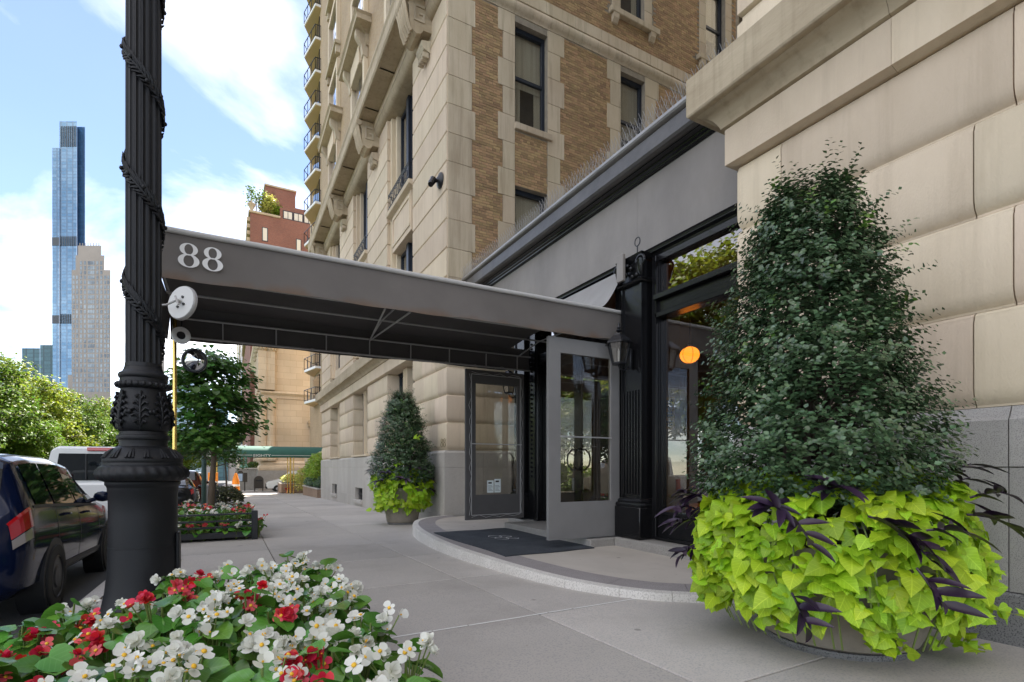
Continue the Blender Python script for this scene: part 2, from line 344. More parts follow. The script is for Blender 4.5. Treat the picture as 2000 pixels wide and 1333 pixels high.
# individual concrete flags and the granite kerb stones
def slab(x0, x1, y0, y1, g=0.007):
    m = MB(); x0 += g; x1 -= g; y0 += g; y1 -= g; c = 0.006
    def P(x, y, z): return (x, y, gz(y) + z)
    v = [P(x0,y0,-.12),P(x1,y0,-.12),P(x1,y1,-.12),P(x0,y1,-.12), P(x0,y0,-c),P(x1,y0,-c),P(x1,y1,-c),P(x0,y1,-c), P(x0+c,y0+c,0),P(x1-c,y0+c,0),P(x1-c,y1-c,0),P(x0+c,y1-c,0)]
    f = [(0,1,5,4),(1,2,6,5),(2,3,7,6),(3,0,4,7),(4,5,9,8),(5,6,10,9),(6,7,11,10),(7,4,8,11),(8,9,10,11)]
    m.raw(v, f); return part('slab', m, M_conc, sidewalk)
ys = [-6.0, -3.9, -1.9, 0.15, 2.15, 4.15, 6.15, 8.3, 10.4, 12.4, 14.5, 16.6, 18.7, 20.8, 23, 25.2, 27.4, 29.6, 31.8, 34, 36.3, 38.6, 41, 44, 47, 50, 53, 56]
xs = [-1.25, 0.62, 2.55, 5.35]
for i in range(len(ys)-1):
    for j in range(3):
        slab(xs[j], xs[j+1], ys[i], ys[i+1])
    if ys[i] > 3.5 and ys[i] < 14: slab(5.35, 6.2, ys[i], ys[i+1])
    if ys[i] > 33: slab(5.35, 9, ys[i], ys[i+1])
y = -8.0
while y < 56:
    m = MB(); x0, x1, y1 = -1.45, -1.26, y + 2.35
    v = [(x0,y+.006,gz(y)-.4),(x1,y+.006,gz(y)-.4),(x1,y1,gz(y1)-.4),(x0,y1,gz(y1)-.4),(x0,y+.006,gz(y)-.02),(x1,y+.006,gz(y)+.002),(x1,y1,gz(y1)+.002),(x0,y1,gz(y1)-.02),(x0+.03,y+.006,gz(y)+.002),(x0+.03,y1,gz(y1)+.002)]
    m.raw(v, [(0,1,5,8,4),(3,7,9,6,2),(0,4,7,3),(4,8,9,7),(8,5,6,9),(1,2,6,5)])
    part('kerb_stone', m, M_granl, sidewalk); y += 2.36
# chalky sealant in two expansion joints
m = MB()
for (xa, xb, yy) in ((0.65, 3.98, 4.15), (-1.2, 0.6, 12.4)):
    k = xa
    while k < xb:
        e = min(k + rng.uniform(.25,.6), xb); dy = rng.uniform(-.003,.003)
        m.face([(k,yy-.013+dy,gz(yy)+.003),(e,yy-.012+dy,gz(yy)+.003),(e,yy+.013+dy,gz(yy)+.003),(k,yy+.011+dy,gz(yy)+.003)]); k = e + rng.uniform(0,.02)
part('joint_sealant', m, pm('chalky_sealant', (0.70,0.69,0.66), None, rough=0.9), sidewalk)

# ------------------------------------------------------------------ curved entrance platform
arc = [(5.3,13.24),(4.85,13.1),(4.35,12.75),(3.95,12.2),(3.65,11.45),(3.45,10.6),(3.3,9.6),(3.2,8.6),(3.17,7.6),(3.2,6.7),(3.25,5.9),(3.36,5.1),(3.55,4.5),(3.8,4.05),(4.1,3.75),(4.5,3.45),(5.19,3.2)]
def smooth_path(p, n=6):
    o = []
    for i in range(len(p)-1):
        p0 = Vector(p[max(i-1,0)]); p1 = Vector(p[i]); p2 = Vector(p[i+1]); p3 = Vector(p[min(i+2,len(p)-1)])
        for k in range(n):
            t = k/n
            o.append(0.5*((2*p1)+(p2-p0)*t+(2*p0-5*p1+4*p2-p3)*t*t+(3*p1-p0-3*p2+p3)*t*t*t))
    o.append(Vector(p[-1])); return o
arcs = smooth_path(arc, 5)
def offs(path, d):
    o = []
    for i, p in enumerate(path):
        t = (path[min(i+1,len(path)-1)] - path[max(i-1,0)]).normalized(); o.append(p + Vector((-t.y, t.x))*d)
    return o
M_edgst = pm('worn_white_edge_stone', (0.74,0.71,0.66), (0.60,0.57,0.52), 2.5, .8, fleck=(.5,.47,.43), fscale=60, bump=.3, bscale=60, detail=8, bdist=.006)
stoop = tag(thing('entrance_platform', (4.6, 8.2, 0), 'low curved stone platform before the entrance doors', 'platform'))
a0, a1, a2 = arcs, offs(arcs, 0.13), offs(arcs, 0.52)
nA = len(arcs); cuts = [0, 14, 27, 37, 47, 56, 62, 68, 74, nA-1]
for s_, e_ in zip(cuts[:-1], cuts[1:]):
    m = MB(); rings = []
    for i in range(s_, e_+1):
        p, q = Vector(a0[i]), Vector(a1[i])
        t = (a0[min(i+1,nA-1)] - a0[max(i-1,0)]).normalized()
        if i == s_: p = p + t*.004; q = q + t*.004
        rings.append([(p.x,p.y,-.45),(p.x,p.y,-.025),(p.x*.9+q.x*.1,p.y*.9+q.y*.1,0.0),(q.x,q.y,0.004),(q.x,q.y,-.45)])
    m.loft(rings); part('edge_stone', m, M_edgst, stoop, 35)
cuts2 = [2, 20, 40, 60, 70, nA-2]
for s_, e_ in zip(cuts2[:-1], cuts2[1:]):
    m = MB(); rings = []
    for i in range(s_, e_+1):
        p, q = Vector(a1[i]), Vector(a2[i])
        t = (a0[min(i+1,nA-1)] - a0[max(i-1,0)]).normalized()
        if i == s_: p = p + t*.005; q = q + t*.005
        rings.append([(p.x+.002,p.y,-.3),(p.x+.002,p.y,0.0),(q.x,q.y,0.002),(q.x,q.y,-.3)])
    m.loft(rings); part('granite_band', m, M_band, stoop, 35)
m = MB(); m.face([(p.x,p.y,-.002) for p in a2[2:nA-1]] + [(6.2,3.6,-.002),(7.5,10.4,-.002),(7.5,13.29,-.002)]); part('paving', m, M_concp, stoop)
m = MB()      # granite step at the doors and sill course under the shop window
m.cbox(5.12,6.3,6.75,9.75,-.1,.125,.012); part('door_step', m, M_gran, stoop)
m = MB(); m.prism([(5.62,-.1),(5.62,.125),(5.64,.14),(6.3,.15),(6.3,-.1)],'y',4.06,6.74); part('sill_stone', m, M_gran, stoop)
m = MB(); m.prism([(5.62,-.1),(5.62,.125),(5.64,.14),(6.3,.15),(6.3,-.1)],'y',9.76,10.5); part('sill_stone', m, M_gran, stoop)

# ================================================================== stone helpers
def lblock(mb, x0, x1, y0, y1, lev, fx=1, fy0=0, fy1=0, fx1=0):
    """block lofted through (z, inset) levels; insets act on the chosen faces"""
    mb.loft([[(x0+i*fx,y0+i*fy0,z),(x1-i*fx1,y0+i*fy0,z),(x1-i*fx1,y1-i*fy1,z),(x0+i*fx,y1-i*fy1,z)] for z, i in lev])
def bull(z0, z1, d=.075):      # wide rounded lower edge, small weathered top: the lower storey
    h = z1 - z0
    return [(z0+.004,d),(z0+.022,d),(z0+.045,d*.62),(z0+.075,d*.3),(z0+.12,d*.07),(z0+.16,0),(z1-.075,0),(z1-.055,.012),(z1-.028,.014),(z1-.012,.03),(z1,.05)]
def rust(z0, z1, d=.04): return [(z0+.003,d),(z0+.035,0),(z1-.03,0),(z1,d)]
GZ = [1.77, 2.53, 3.29, 4.05, 4.81]
UZ = [5.96, 6.54, 7.33, 8.13, 8.92, 9.71, 10.5, 11.3, 12.09, 12.88, 13.68, 14.42]

def jline(y0, y1, n):      # split a span into n stones
    return [y0 + (y1-y0)*k/n for k in range(n+1)]
def low_cornice(parent, ya, yb, end, X=5.2, step=1.9):
    """architrave, bed mould and corona; end: +1 returns round the high-Y end, -1 round the low-Y end"""
    sy0 = -1 if end < 0 else 0; sy1 = 1 if end > 0 else 0
    ysn = [ya]; y = ya
    while y + step*1.4 < yb: y += step; ysn.append(y)
    ysn.append(yb)
    for k in range(len(ysn)-1):
        first, last = (k == 0 and end < 0), (k == len(ysn)-2 and end > 0)
        y0, y1 = ysn[k] + .002, ysn[k+1] - .002
        def ring(p, z): return [(X-p, y0-(p if first else 0), z),(X+.4, y0-(p if first else 0), z),(X+.4, y1+(p if last else 0), z),(X-p, y1+(p if last else 0), z)]
        m = MB(); m.loft([ring(p, z) for p, z in ((.0,4.815),(.095,4.84),(.095,5.255),(.085,5.262))]); part('architrave_stone', m, M_lime, parent)
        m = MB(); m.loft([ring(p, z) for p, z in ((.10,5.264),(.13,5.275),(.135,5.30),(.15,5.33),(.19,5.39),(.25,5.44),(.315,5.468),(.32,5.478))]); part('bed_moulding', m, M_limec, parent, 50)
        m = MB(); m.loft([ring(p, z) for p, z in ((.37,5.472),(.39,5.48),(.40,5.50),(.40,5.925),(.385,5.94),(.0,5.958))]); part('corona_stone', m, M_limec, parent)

# ================================================================== right wing (blocks above the big planter)
RW = thing('apartment_building', (5.2, 4.05, 0), 'limestone wing with deep grooved blocks and cornice rising behind the big planter at right', 'building')
YR0, YR1 = -9.0, 4.05
m = MB(); m.box(5.30,32,-16,YR1-.09,-.5,42); part('wall', m, M_mort, RW)
for ci in range(4):
    z0, z1 = GZ[ci], GZ[ci+1]; off = (1.86, 1.62, 1.86, 1.62)[ci]; joints = [YR1] + [y for y in (3.5 if ci % 2 else 3.74, off, off-1.88, off-3.76, off-5.6)] + [YR0]
    for k in range(len(joints)-1):
        m = MB(); y1, y0 = joints[k]-.005, joints[k+1]+.005
        lblock(m, 5.2, 5.7, y0, y1, bull(z0, z1, .055), 1, 0, .4 if k == 0 else 0); part('stone_block', m, M_lime, RW, 40)
low_cornice(RW, YR0, YR1, 1)
for k, (y1, y0) in enumerate(((4.05,2.9),(2.9,1.0),(1.0,-.9),(-.9,-2.8))):
    m = MB(); lblock(m, 5.2, 5.7, y0+.003, y1-.003, [(5.965,0),(6.45,0),(6.5,.04),(6.54,.04)],1,0,1 if k==0 else 0); part('stone_block', m, M_lime, RW, 40)
    for q in range(4):
        m = MB(); z0 = 6.545+q*.79; lblock(m, 5.2, 5.7, y0+.003, y1-.003, rust(z0,z0+.79),1,0,1 if k==0 else 0); part('stone_block', m, M_lime, RW, 40)
gj = [YR1, 3.3, 1.63, -.05, -1.7, -3.4, YR0]
for k in range(len(gj)-1):
    y1, y0 = gj[k]-.004, gj[k+1]+.004; e = 1 if k == 0 else 0
    m = MB(); lblock(m, 5.14, 5.7, y0, y1, [(1.305,0),(1.66,0),(1.685,.02),(1.765,.06)],1,0,e); part('granite_block', m, M_gran, RW)
    m = MB(); lblock(m, 5.145, 5.7, y0, y1, [(.365,0),(1.297,0)],1,0,e); part('granite_block', m, M_gran, RW)
    m = MB(); lblock(m, 5.125, 5.7, y0+.3, y1+.3 if k else y1, [(-.5,0),(.34,0),(.357,.02)],1,0,e); part('granite_block', m, M_grand, RW)

# ================================================================== left wing
YC = 13.30; YE = 35.3
LW = thing('apartment_building', (5.2, YC, 0), 'tall limestone and tan brick apartment house beyond the black shopfront', 'building')
m = MB(); m.box(6.3,26,YC+.9,YE,-1,52); part('wall', m, M_mort, LW)
bays = [(16.3,19.4),(22.6,25.55),(29.05,32.1)]
piers = [(YC,16.3),(19.4,22.6),(25.55,29.05),(32.1,YE)]
# lower storey piers
for pi_, (y0, y1) in enumerate(piers):
    for ci in range(4):
        z0, z1 = GZ[ci], GZ[ci+1]
        nn = 2
        js = jline(y0, y1, nn); sh = (.35 if ci % 2 else -.35)
        js[1] += sh
        if pi_ == 0: js = [YC, 14.0 + (0.25 if ci % 2 else 0), 15.2 + (.2 if ci % 2 else 0), y1]
        for k in range(len(js)-1):
            m = MB(); lblock(m, 5.2, 5.75, js[k]+(.004 if js[k] != y0 else 0), js[k+1]-(.004 if js[k+1] != y1 else 0), bull(z0,z1,.058), 1, 1 if k==0 else 0, 1 if k==len(js)-2 else 0)
            part('stone_block', m, M_lime, LW, 40)
for ci in range(4):      # return of the corner along the court
    z0, z1 = GZ[ci], GZ[ci+1]
    for (xa, xb) in ((5.755,6.4),(6.4,7.6)):
        m = MB(); lblock(m, xa, xb, YC, YC+.5, bull(z0,z1,.058), 0, 1, 0); part('stone_block', m, M_limew, LW, 40)
low_cornice(LW, YC, YE, -1, step=2.1)
# granite base
bj = [YC, 14.5, 15.7, 16.9, 18.1, 19.3, 20.5, 21.7, 22.9, 23.3, 24.85, 25.6, 26.8, 28.2, 29.6, 31.1, 32.3, 33.8, YE]
for k in range(len(bj)-1):
    y0, y1 = bj[k]+.003, bj[k+1]-.003; e = 1 if k == 0 else 0
    vent = abs(bj[k]-23.3) < .01 or abs(bj[k]-29.6) < .01
    m = MB(); lblock(m, 5.14, 5.75, y0, y1, [(1.303,0),(1.70,0),(1.765,.04)],1,e,0); part('granite_block', m, M_granl, LW)
    zb = .36 if vent else -.02
    m = MB(); lblock(m, 5.14, 5.75, y0, y1, [(zb+.003,0),(1.297,0)],1,e,0); part('granite_block', m, M_granl, LW)
    if not vent:
        m = MB(); lblock(m, 5.135, 5.75, y0, y1, [(-1.0,0),(-.023,0)],1,e,0); part('granite_block', m, M_granl, LW)
    else:
        m = MB(); m.box(5.4,5.5,y0,y1,-.22,zb); f = part('basement_window', m, M_room, LW)
        g = MB()
        for q in range(9): yy = y0+.1+(y1-y0-.2)*q/8; g.tube([(5.3,yy,-.22),(5.3,yy,zb)],.012,6)
        g.box(5.29,5.31,y0,y1,.05,.08); part('bars', g, M_blkm, f)
        m = MB(); m.cbox(5.06,5.6,y0-.04,y1+.04,-.36,-.2,.015); part('window_sill', m, M_granl, LW)
        m = MB(); m.box(5.13,5.75,y0,y1,-1,-.37); part('granite_block', m, M_granl, LW)
for xa, xb in ((5.755,6.3),(6.3,7.2)):
    m = MB(); lblock(m, xa, xb-.006, YC-.06, YC+.5, [(1.303,0),(1.70,0),(1.765,.06)],0,1,0); part('granite_block', m, M_gran, LW)
    m = MB(); lblock(m, xa, xb-.006, YC-.06, YC+.5, [(.2,0),(1.297,0)],0,1,0); part('granite_block', m, M_gran, LW)
    m = MB(); lblock(m, xa, xb-.006, YC-.065, YC+.5, [(-.5,0),(.195,0)],0,1,0); part('granite_block', m, M_gran, LW)

def sash(parent, y0, y1, z0, z1, x, name='window', curtain=False, rail=0.5, fm=None):
    """street-facing sash window set at depth x"""
    fm = fm or M_win
    m = MB(); t = .09
    m.box(x,x+.12,y0,y0+t,z0,z1); m.box(x,x+.12,y1-t,y1,z0,z1); m.box(x,x+.12,y0+t,y1-t,z1-t,z1); m.box(x,x+.12,y0+t,y1-t,z0,z0+t)
    zm = z0+(z1-z0)*rail
    m.box(x+.02,x+.1,y0+t,y1-t,zm-.04,zm+.04)
    f = part(name, m, fm, parent)
    g = MB(); g.box(x+.05,x+.058,y0+t,y1-t,z0+t,z1-t); part('pane', g, M_glass, f)
    g = MB(); g.box(x+.3,x+.32,y0-.1,y1+.1,z0-.1,z1+.1); part('blind' if curtain else 'dark_interior', g, M_curt if curtain else M_room, f)
    return f
# window bays: lower storey, second and third storeys
for bi, (y0, y1) in enumerate(bays):
    ym = (y0+y1)/2
    m = MB(); m.box(5.62,5.8,y0-.05,y1+.05,1.77,14.4)
    # lower storey: two sashes with a stone mullion
    m2 = MB(); m2.cbox(5.42,5.75,ym-.22,ym+.22,1.78,4.81,.012); m2.box(5.39,5.42,ym-.14,ym-.06,1.9,4.75); m2.box(5.39,5.42,ym+.06,ym+.14,1.9,4.75); part('mullion', m2, M_lime, LW)
    for (a, b) in ((y0+.02,ym-.23),(ym+.23,y1-.02)): sash(LW, a, b, 1.85, 4.8, 5.66)
    m3 = MB(); m3.cbox(5.1,5.75,y0-.02,y1+.02,1.78,1.86,.015); part('window_sill', m3, M_lime, LW)
    # upper zone: tall french windows over lower windows with a moulded panel between
    for (a, b) in ((y0+.42,ym-.12),(ym+.12,y1-.42)):
        sash(LW, a, b, 10.75, 14.35, 5.60, rail=.42)
        sash(LW, a, b, 6.9, 9.2, 5.60)
    m4 = MB()
    for (a, b) in ((y0,y0+.2),(y0+.21,y0+.42),(y1-.42,y1-.21),(y1-.2,y1)):
        d = .12 if a in (y0, y1-.2) else .26
        m4.box(5.2+d,5.75,a,b,6.55,14.4)
    part('window_jamb', m4, M_lime, LW)
    m4 = MB(); m4.box(5.50,5.75,ym-.12,ym+.12,6.55,14.4); part('mullion', m4, M_win, LW)
    m5 = MB(); m5.cbox(5.28,5.75,y0+.42,y1-.42,9.22,10.7,.01); m5.box(5.25,5.28,y0+.5,y1-.5,10.35,10.45); m5.box(5.25,5.28,y0+.5,y1-.5,9.4,9.5); m5.box(5.25,5.28,y0+.5,y0+.6,9.5,10.35); m5.box(5.25,5.28,y1-.6,y1-.5,9.5,10.35)
    m5.prism([(5.28,10.55),(5.12,10.62),(5.1,10.74),(5.3,10.76)],'y',y0+.15,y1-.15)
    part('spandrel_panel', m5, M_lime, LW)
    m6 = MB(); m6.box(5.4,5.75,y0+.42,y1-.42,6.5,6.9); part('window_sill', m6, M_lime, LW)
    # wrought railing
    m7 = MB(); ya, yb = y0+.3, y1-.3
    for z in (10.80,10.88,11.30,11.38): m7.tube([(5.16,ya,z),(5.16,yb,z)],.018,6)
    q = ya
    while q < yb: m7.tube([(5.16,q,10.8),(5.16,q,11.38)],.012,5); q += .2
    q = ya + .25
    while q < yb-.2:
        m7.tube([(5.16,q+.14*math.cos(t*PI/8),11.09+.14*math.sin(t*PI/8)) for t in range(17)],.013,5); q += .42
    for yy in (ya, yb): m7.tube([(5.16,yy,10.85),(5.5,yy,10.85)],.015,5); m7.tube([(5.16,yy,11.36),(5.5,yy,11.36)],.015,5)
    part('railing', m7, M_blkm, LW)
# upper rusticated piers
for pi_, (y0, y1) in enumerate(piers):
    for ci in range(len(UZ)-1):
        z0, z1 = UZ[ci], UZ[ci+1]
        if pi_ == 0:
            js = [YC, y1]
            m = MB(); xq = 6.06 if ci % 2 == 0 else 5.95
            lblock(m, 5.2, 5.75, y0, y1, rust(z0,z1), 1, 0, 1); part('stone_block', m, M_lime, LW, 30)
            m = MB(); m.cbox(5.2+.05,xq,YC-.012,YC+.3,z0+.006,z1-.004,.006); part('quoin', m, M_limew, LW)
        else:
            js = [y0, y1]
            m = MB(); lblock(m, 5.2, 5.75, y0, y1, rust(z0,z1), 1, 1, 1); part('stone_block', m, M_lime, LW, 30)
# crowning cornice of the rusticated zone
def ring2(p, z, y0, y1, f): return [(5.2-p, y0-(p if f else 0), z),(5.7, y0-(p if f else 0), z),(5.7, y1, z),(5.2-p, y1, z)]
ysn = [YC] + [YC+2.2*k for k in range(1,10)] + [YE]
for k in range(len(ysn)-1):
    y0, y1 = ysn[k]+.003, ysn[k+1]-.003; f = k == 0
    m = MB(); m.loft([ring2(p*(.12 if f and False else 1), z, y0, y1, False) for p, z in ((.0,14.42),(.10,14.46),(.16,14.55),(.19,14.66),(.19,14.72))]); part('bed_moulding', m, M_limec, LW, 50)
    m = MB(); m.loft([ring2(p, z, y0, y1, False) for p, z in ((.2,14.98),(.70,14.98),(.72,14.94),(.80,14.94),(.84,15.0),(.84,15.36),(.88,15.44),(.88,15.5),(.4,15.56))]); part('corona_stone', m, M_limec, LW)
    m = MB(); m.box(5.0,5.7,y0,y1,14.725,14.975); part('frieze_stone', m, M_lime, LW)
def bracket(y):
    m = MB(); y0, y1 = y-.36, y+.36
    m.prism([(5.2,14.93),(4.52,14.93),(4.46,14.86),(4.46,14.70),(4.52,14.62),(4.54,14.2),(4.60,13.98),(4.74,13.88),(4.88,13.93),(4.95,14.05),(5.2,14.05)],'y',y0,y1)
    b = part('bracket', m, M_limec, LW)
    g = MB()
    for yy in (y0-.035,):            # carved square key on the side face
        for (xa, xb, za, zb) in ((4.66,4.98,14.66,14.72),(4.66,4.72,14.24,14.66),(4.72,4.98,14.24,14.30),(4.92,4.98,14.30,14.50),(4.82,4.92,14.44,14.50)): g.box(xa,xb,yy,yy+.04,za,zb)
    part('key_ornament', g, M_limew, b)
    g = MB()
    for s in range(5):             # rolled leaf on the front and guttae below
        g.tube([(4.47,y0+.06+s*.15,14.9),(4.40,y0+.06+s*.15,14.7),(4.45,y0+.06+s*.15,14.45),(4.5,y0+.06+s*.15,14.2),(4.6,y0+.06+s*.15,13.95)],[.05,.075,.06,.06,.05],6)
    g.tube([(4.42,y0-.05,14.8),(4.42,y1+.05,14.8)],.11,10)
    part('scroll', g, M_limec, b, 60)
    g = MB(); g.prism([(5.2,13.55),(5.0,13.62),(4.93,13.72),(4.93,13.84),(5.2,13.9)],'y',y0+.1,y1-.1)
    for s in range(4): g.box(4.98,5.16,y0+.14+s*.14,y0+.2+s*.14,13.42,13.56)
    part('guttae', g, M_limew, b)
for y in (14.85, 21.0, 27.3, 33.6): bracket(y)

# upper brick storeys on the street front with stone window surrounds and hoods
m = MB(); m.box(5.24,5.7,YC+.01,YE,15.57,52); part('brick_front', m, M_tanb, LW)
for zs, hood in ((16.6,True),(20.6,False),(24.4,False),(28.2,False),(32,False)):
    for bi, (y0, y1) in enumerate(bays):
        ym = (y0+y1)/2; a, b = y0+.35, y1-.35; H2 = 2.6
        m = MB(); m.box(5.06,5.3,a-.3,a,zs,zs+H2+.3); m.box(5.06,5.3,b,b+.3,zs,zs+H2+.3); m.box(5.06,5.3,a,b,zs+H2,zs+H2+.3)
        s = part('window_surround', m, M_lime, LW)
        m = MB(); m.box(5.22,5.235,a,b,zs,zs+H2); m.mi = 0; w_ = part('window', m, M_win, LW)
        g = MB(); g.box(5.2,5.206,a+.1,ym-.06,zs+.1,zs+1.25); g.box(5.2,5.206,ym+.06,b-.1,zs+.1,zs+1.25); g.box(5.2,5.206,a+.1,ym-.06,zs+1.35,zs+H2-.1); g.box(5.2,5.206,ym+.06,b-.1,zs+1.35,zs+H2-.1); part('pane', g, M_glass, w_)
        m = MB(); m.cbox(4.92,5.3,a-.4,b+.4,zs-.2,zs,.02); m.box(5.0,5.3,a-.3,a-.05,zs-.6,zs-.2); m.box(5.0,5.3,b+.05,b+.3,zs-.6,zs-.2); part('window_sill', m, M_limew, LW)
        if hood:
            m = MB(); m.loft([[(5.24-p,a-.3-p,z),(5.3,a-.3-p,z),(5.3,b+.3+p,z),(5.24-p,b+.3+p,z)] for p, z in ((.1,zs+H2+.3),(.14,zs+H2+.4),(.14,zs+H2+.75),(.3,zs+H2+.82),(.62,zs+H2+.9),(.62,zs+H2+1.12),(.7,zs+H2+1.2),(.2,zs+H2+1.3))]); part('hood', m, M_limec, LW)
            m = MB(); m.cbox(4.95,5.3,ym-.9,ym+.9,zs+H2-.1,zs+H2+.72,.02); part('keystone', m, M_lime, LW)
            for yy in (a-.2, b+.2):
                m = MB(); m.prism([(5.2,zs+H2+.85),(4.7,zs+H2+.85),(4.72,zs+H2+.6),(4.95,zs+H2+.3),(5.0,zs+H2-.1),(5.2,zs+H2-.2)],'y',yy-.14,yy+.14); part('hood_bracket', m, M_limew, LW)

# ------------------------------------------------------------------ court side wall: quoin strips, brick, windows, string band
ZB0 = 6.2; ZB1 = 14.62
wins = [(7.34,8.47),(11.33,12.39)]
strips = [(6.94,6.78,7.335,7.335),(8.475,8.475,9.08,8.93),(10.90,10.76,11.325,11.325),(12.395,12.395,13.02,12.88)]
for (xa0, xa1, xb0, xb1) in strips:
    for k in range(11):
        z0 = 6.04+.792*k; z1 = z0+.792
        if z0 > 14.4: break
        z1 = min(z1, 14.6)
        xa, xb = (xa0, xb1) if k % 2 else (xa1, xb0)
        m = MB(); m.cbox(xa,xb,YC-.012,YC+.3,z0+.004,z1-.004,.006); part('quoin', m, M_limew, LW)
holes = []
def side_window(x0, x1, z0, z1, curtain=True):
    m = MB(); t = .1; y = YC+.16
    m.box(x0,x0+t,y,y+.12,z0,z1); m.box(x1-t,x1,y,y+.12,z0,z1); m.box(x0+t,x1-t,y,y+.12,z1-t*1.3,z1); m.box(x0+t,x1-t,y,y+.12,z0,z0+t*.7)
    zm = z0+(z1-z0)*.5; m.box(x0+t,x1-t,y+.015,y+.1,zm-.045,zm+.045)
    f = part('window', m, M_win, LW)
    g = MB(); g.box(x0+t,x1-t,y+.05,y+.058,z0,z1); part('pane', g, M_glass, f)
    g = MB()
    if curtain:
        n = 18
        for (ca, cb) in ((x0+.02,x0+(x1-x0)*.33),(x1-(x1-x0)*.25,x1-.02)):
            g.loft([[(ca+(cb-ca)*k/n, y+.2+.02*math.sin(k*1.9), z) for k in range(n+1)] for z in (z0,z1)], caps=False, closed=False)
    g.box(x0,x1,y+.17,y+.18,z0+(z1-z0)*rng.uniform(.3,.5),z1)
    part('curtain', g, M_curt, f)
    g = MB(); g.box(x0-.1,x1+.1,y+.5,y+.52,z0-.1,z1+.1); part('dark_interior', g, M_room, f)
    m = MB(); m.box(x0-.003,x0,YC-.005,YC+.3,z0,z1); m.box(x1,x1+.003,YC-.005,YC+.3,z0,z1); m.box(x0,x1,YC-.005,YC+.3,z1,z1+.004); part('reveal', m, M_mort, f)
    holes.append((x0,x1,z0,z1))
for (x0, x1) in wins:
    side_window(x0,x1,11.42,14.40); side_window(x0,x1,6.7,9.58)
    m = MB(); m.cbox(x0-.02,x1+.14,YC-.09,YC+.28,11.22,11.415,.012); part('window_sill', m, M_limew, LW); holes.append((x0-.02,x1+.14,11.22,11.42))
UPW = [(7.3,8.4),(11.31,12.36),(15.35,16.4)]
for (x0, x1) in UPW:
    side_window(x0,x1,16.32,19.2)
    m = MB(); m.cbox(x0-.46,x1+.6,YC-.16,YC+.28,16.12,16.32,.02); part('window_sill', m, M_limew, LW)
    for xx in (x0-.36, x1+.2):
        m = MB(); m.prism([(YC+.05,16.12),(YC-.14,16.12),(YC-.13,15.98),(YC-.05,15.86),(YC+.05,15.82)],'x',xx,xx+.22); part('sill_bracket', m, M_limew, LW)
    for (ja, jb) in ((x0-.34,x0-.004),(x1+.004,x1+.34)):
        for k in range(6): m = MB(); z0 = 16.325+.5*k; m.cbox(ja,jb,YC-.03,YC+.28,z0,z0+.495,.008); part('jamb_stone', m, M_limew, LW)
    holes.append((x0-.46,x1+.6,16.12,16.32)); holes.append((x0-.34,x1+.34,16.32,19.4))
# stone string band: rolled lower moulding under a plain course
x = 6.07
while x < 17:
    e = x + .62
    prof = [(YC+.2,14.61),(YC-.01,14.61),(YC-.02,14.66),(YC-.07,14.69),(YC-.12,14.76),(YC-.135,14.84),(YC-.11,14.92),(YC-.05,14.97),(YC-.03,14.99),(YC-.03,15.02),(YC+.2,15.02)]
    m = MB(); m.prism(prof,'x',x+.002,e-.002); part('band_moulding', m, M_limew, LW, 60); x = e
x = 5.26
while x < 17:
    e = x + 1.05
    m = MB(); m.cbox(x,e-.005,YC-.055,YC+.2,15.03,15.40,.01); part('band_stone', m, M_limew, LW); x = e
# bricks: a 300-strong set of individual bricks nearest the camera, the rest joined
bl, bh, jt = .222, .079, .010
def in_hole(x0, x1, z0, z1):
    for h in holes:
        if x1 > h[0]-.002 and x0 < h[1]+.002 and z1 > h[2]-.002 and z0 < h[3]+.002: return True
    return False
fields = [(5.97,6.93,ZB0,ZB1),(7.345,8.465,9.60,11.21),(8.94,10.89,ZB0,ZB1),(12.89,17,ZB0,ZB1),(5.25,17,15.41,19.4),(5.25,6.06,14.43,15.02)]
blist = []
for (fx0, fx1, fz0, fz1) in fields:
    z = fz0; r = 0
    while z + bh < fz1 + .02:
        header = (r % 6 == 5)
        L_ = (bl-jt)/2 if header else bl - jt; pitch = L_ + jt
        x = fx0 - (pitch*.5 if r % 2 else 0)
        while x < fx1:
            xa, xb = max(x, fx0), min(x+L_, fx1)
            if xb - xa > .03:
                z1 = min(z+bh-jt, fz1)
                if not in_hole(xa, xb, z, z1): blist.append((xa, xb, z, z1, xa > fx0+1e-6 and xb < fx1-1e-6 and not header))
            x += pitch
        z += bh; r += 1
def vis_key(b):
    x, z = (b[0]+b[1])/2, (b[2]+b[3])/2
    return math.hypot(x, YC, z-1.3)
cand = sorted([b for b in blist if b[4] and b[0] < 6.9 and b[2] > 6.6], key=vis_key) + sorted([b for b in blist if b[4] and b[0] >= 6.9 and b[2] > 7.8], key=vis_key)
picked = set(cand[:300])
ub = MB(); ub.raw([(0,0,0),(bl-jt,0,0),(bl-jt,0,bh-jt),(0,0,bh-jt),(-.001,.03,-.001),(bl-jt+.001,.03,-.001),(bl-jt+.001,.03,bh-jt+.001),(-.001,.03,bh-jt+.001)],[(0,1,2,3),(0,4,5,1),(1,5,6,2),(2,6,7,3),(3,7,4,0)])
ubm = ub.mesh('brick', M_brick)
rest = MB()
for b in blist:
    d = rng.uniform(-.004,.003)
    if b in picked: inst('brick', ubm, LW, (b[0], YC+d, b[2]))
    else:
        xa, xb, z0, z1, _ = b; y = YC+d
        rest.raw([(xa,y,z0),(xb,y,z0),(xb,y,z1),(xa,y,z1),(xa,y+.03,z0),(xb,y+.03,z0),(xb,y+.03,z1),(xa,y+.03,z1)],[(0,1,2,3),(0,4,5,1),(1,5,6,2),(2,6,7,3),(3,7,4,0)])
part('brickwork', rest, M_brick, LW, kind='stuff')
m = MB()       # mortar bed between the openings
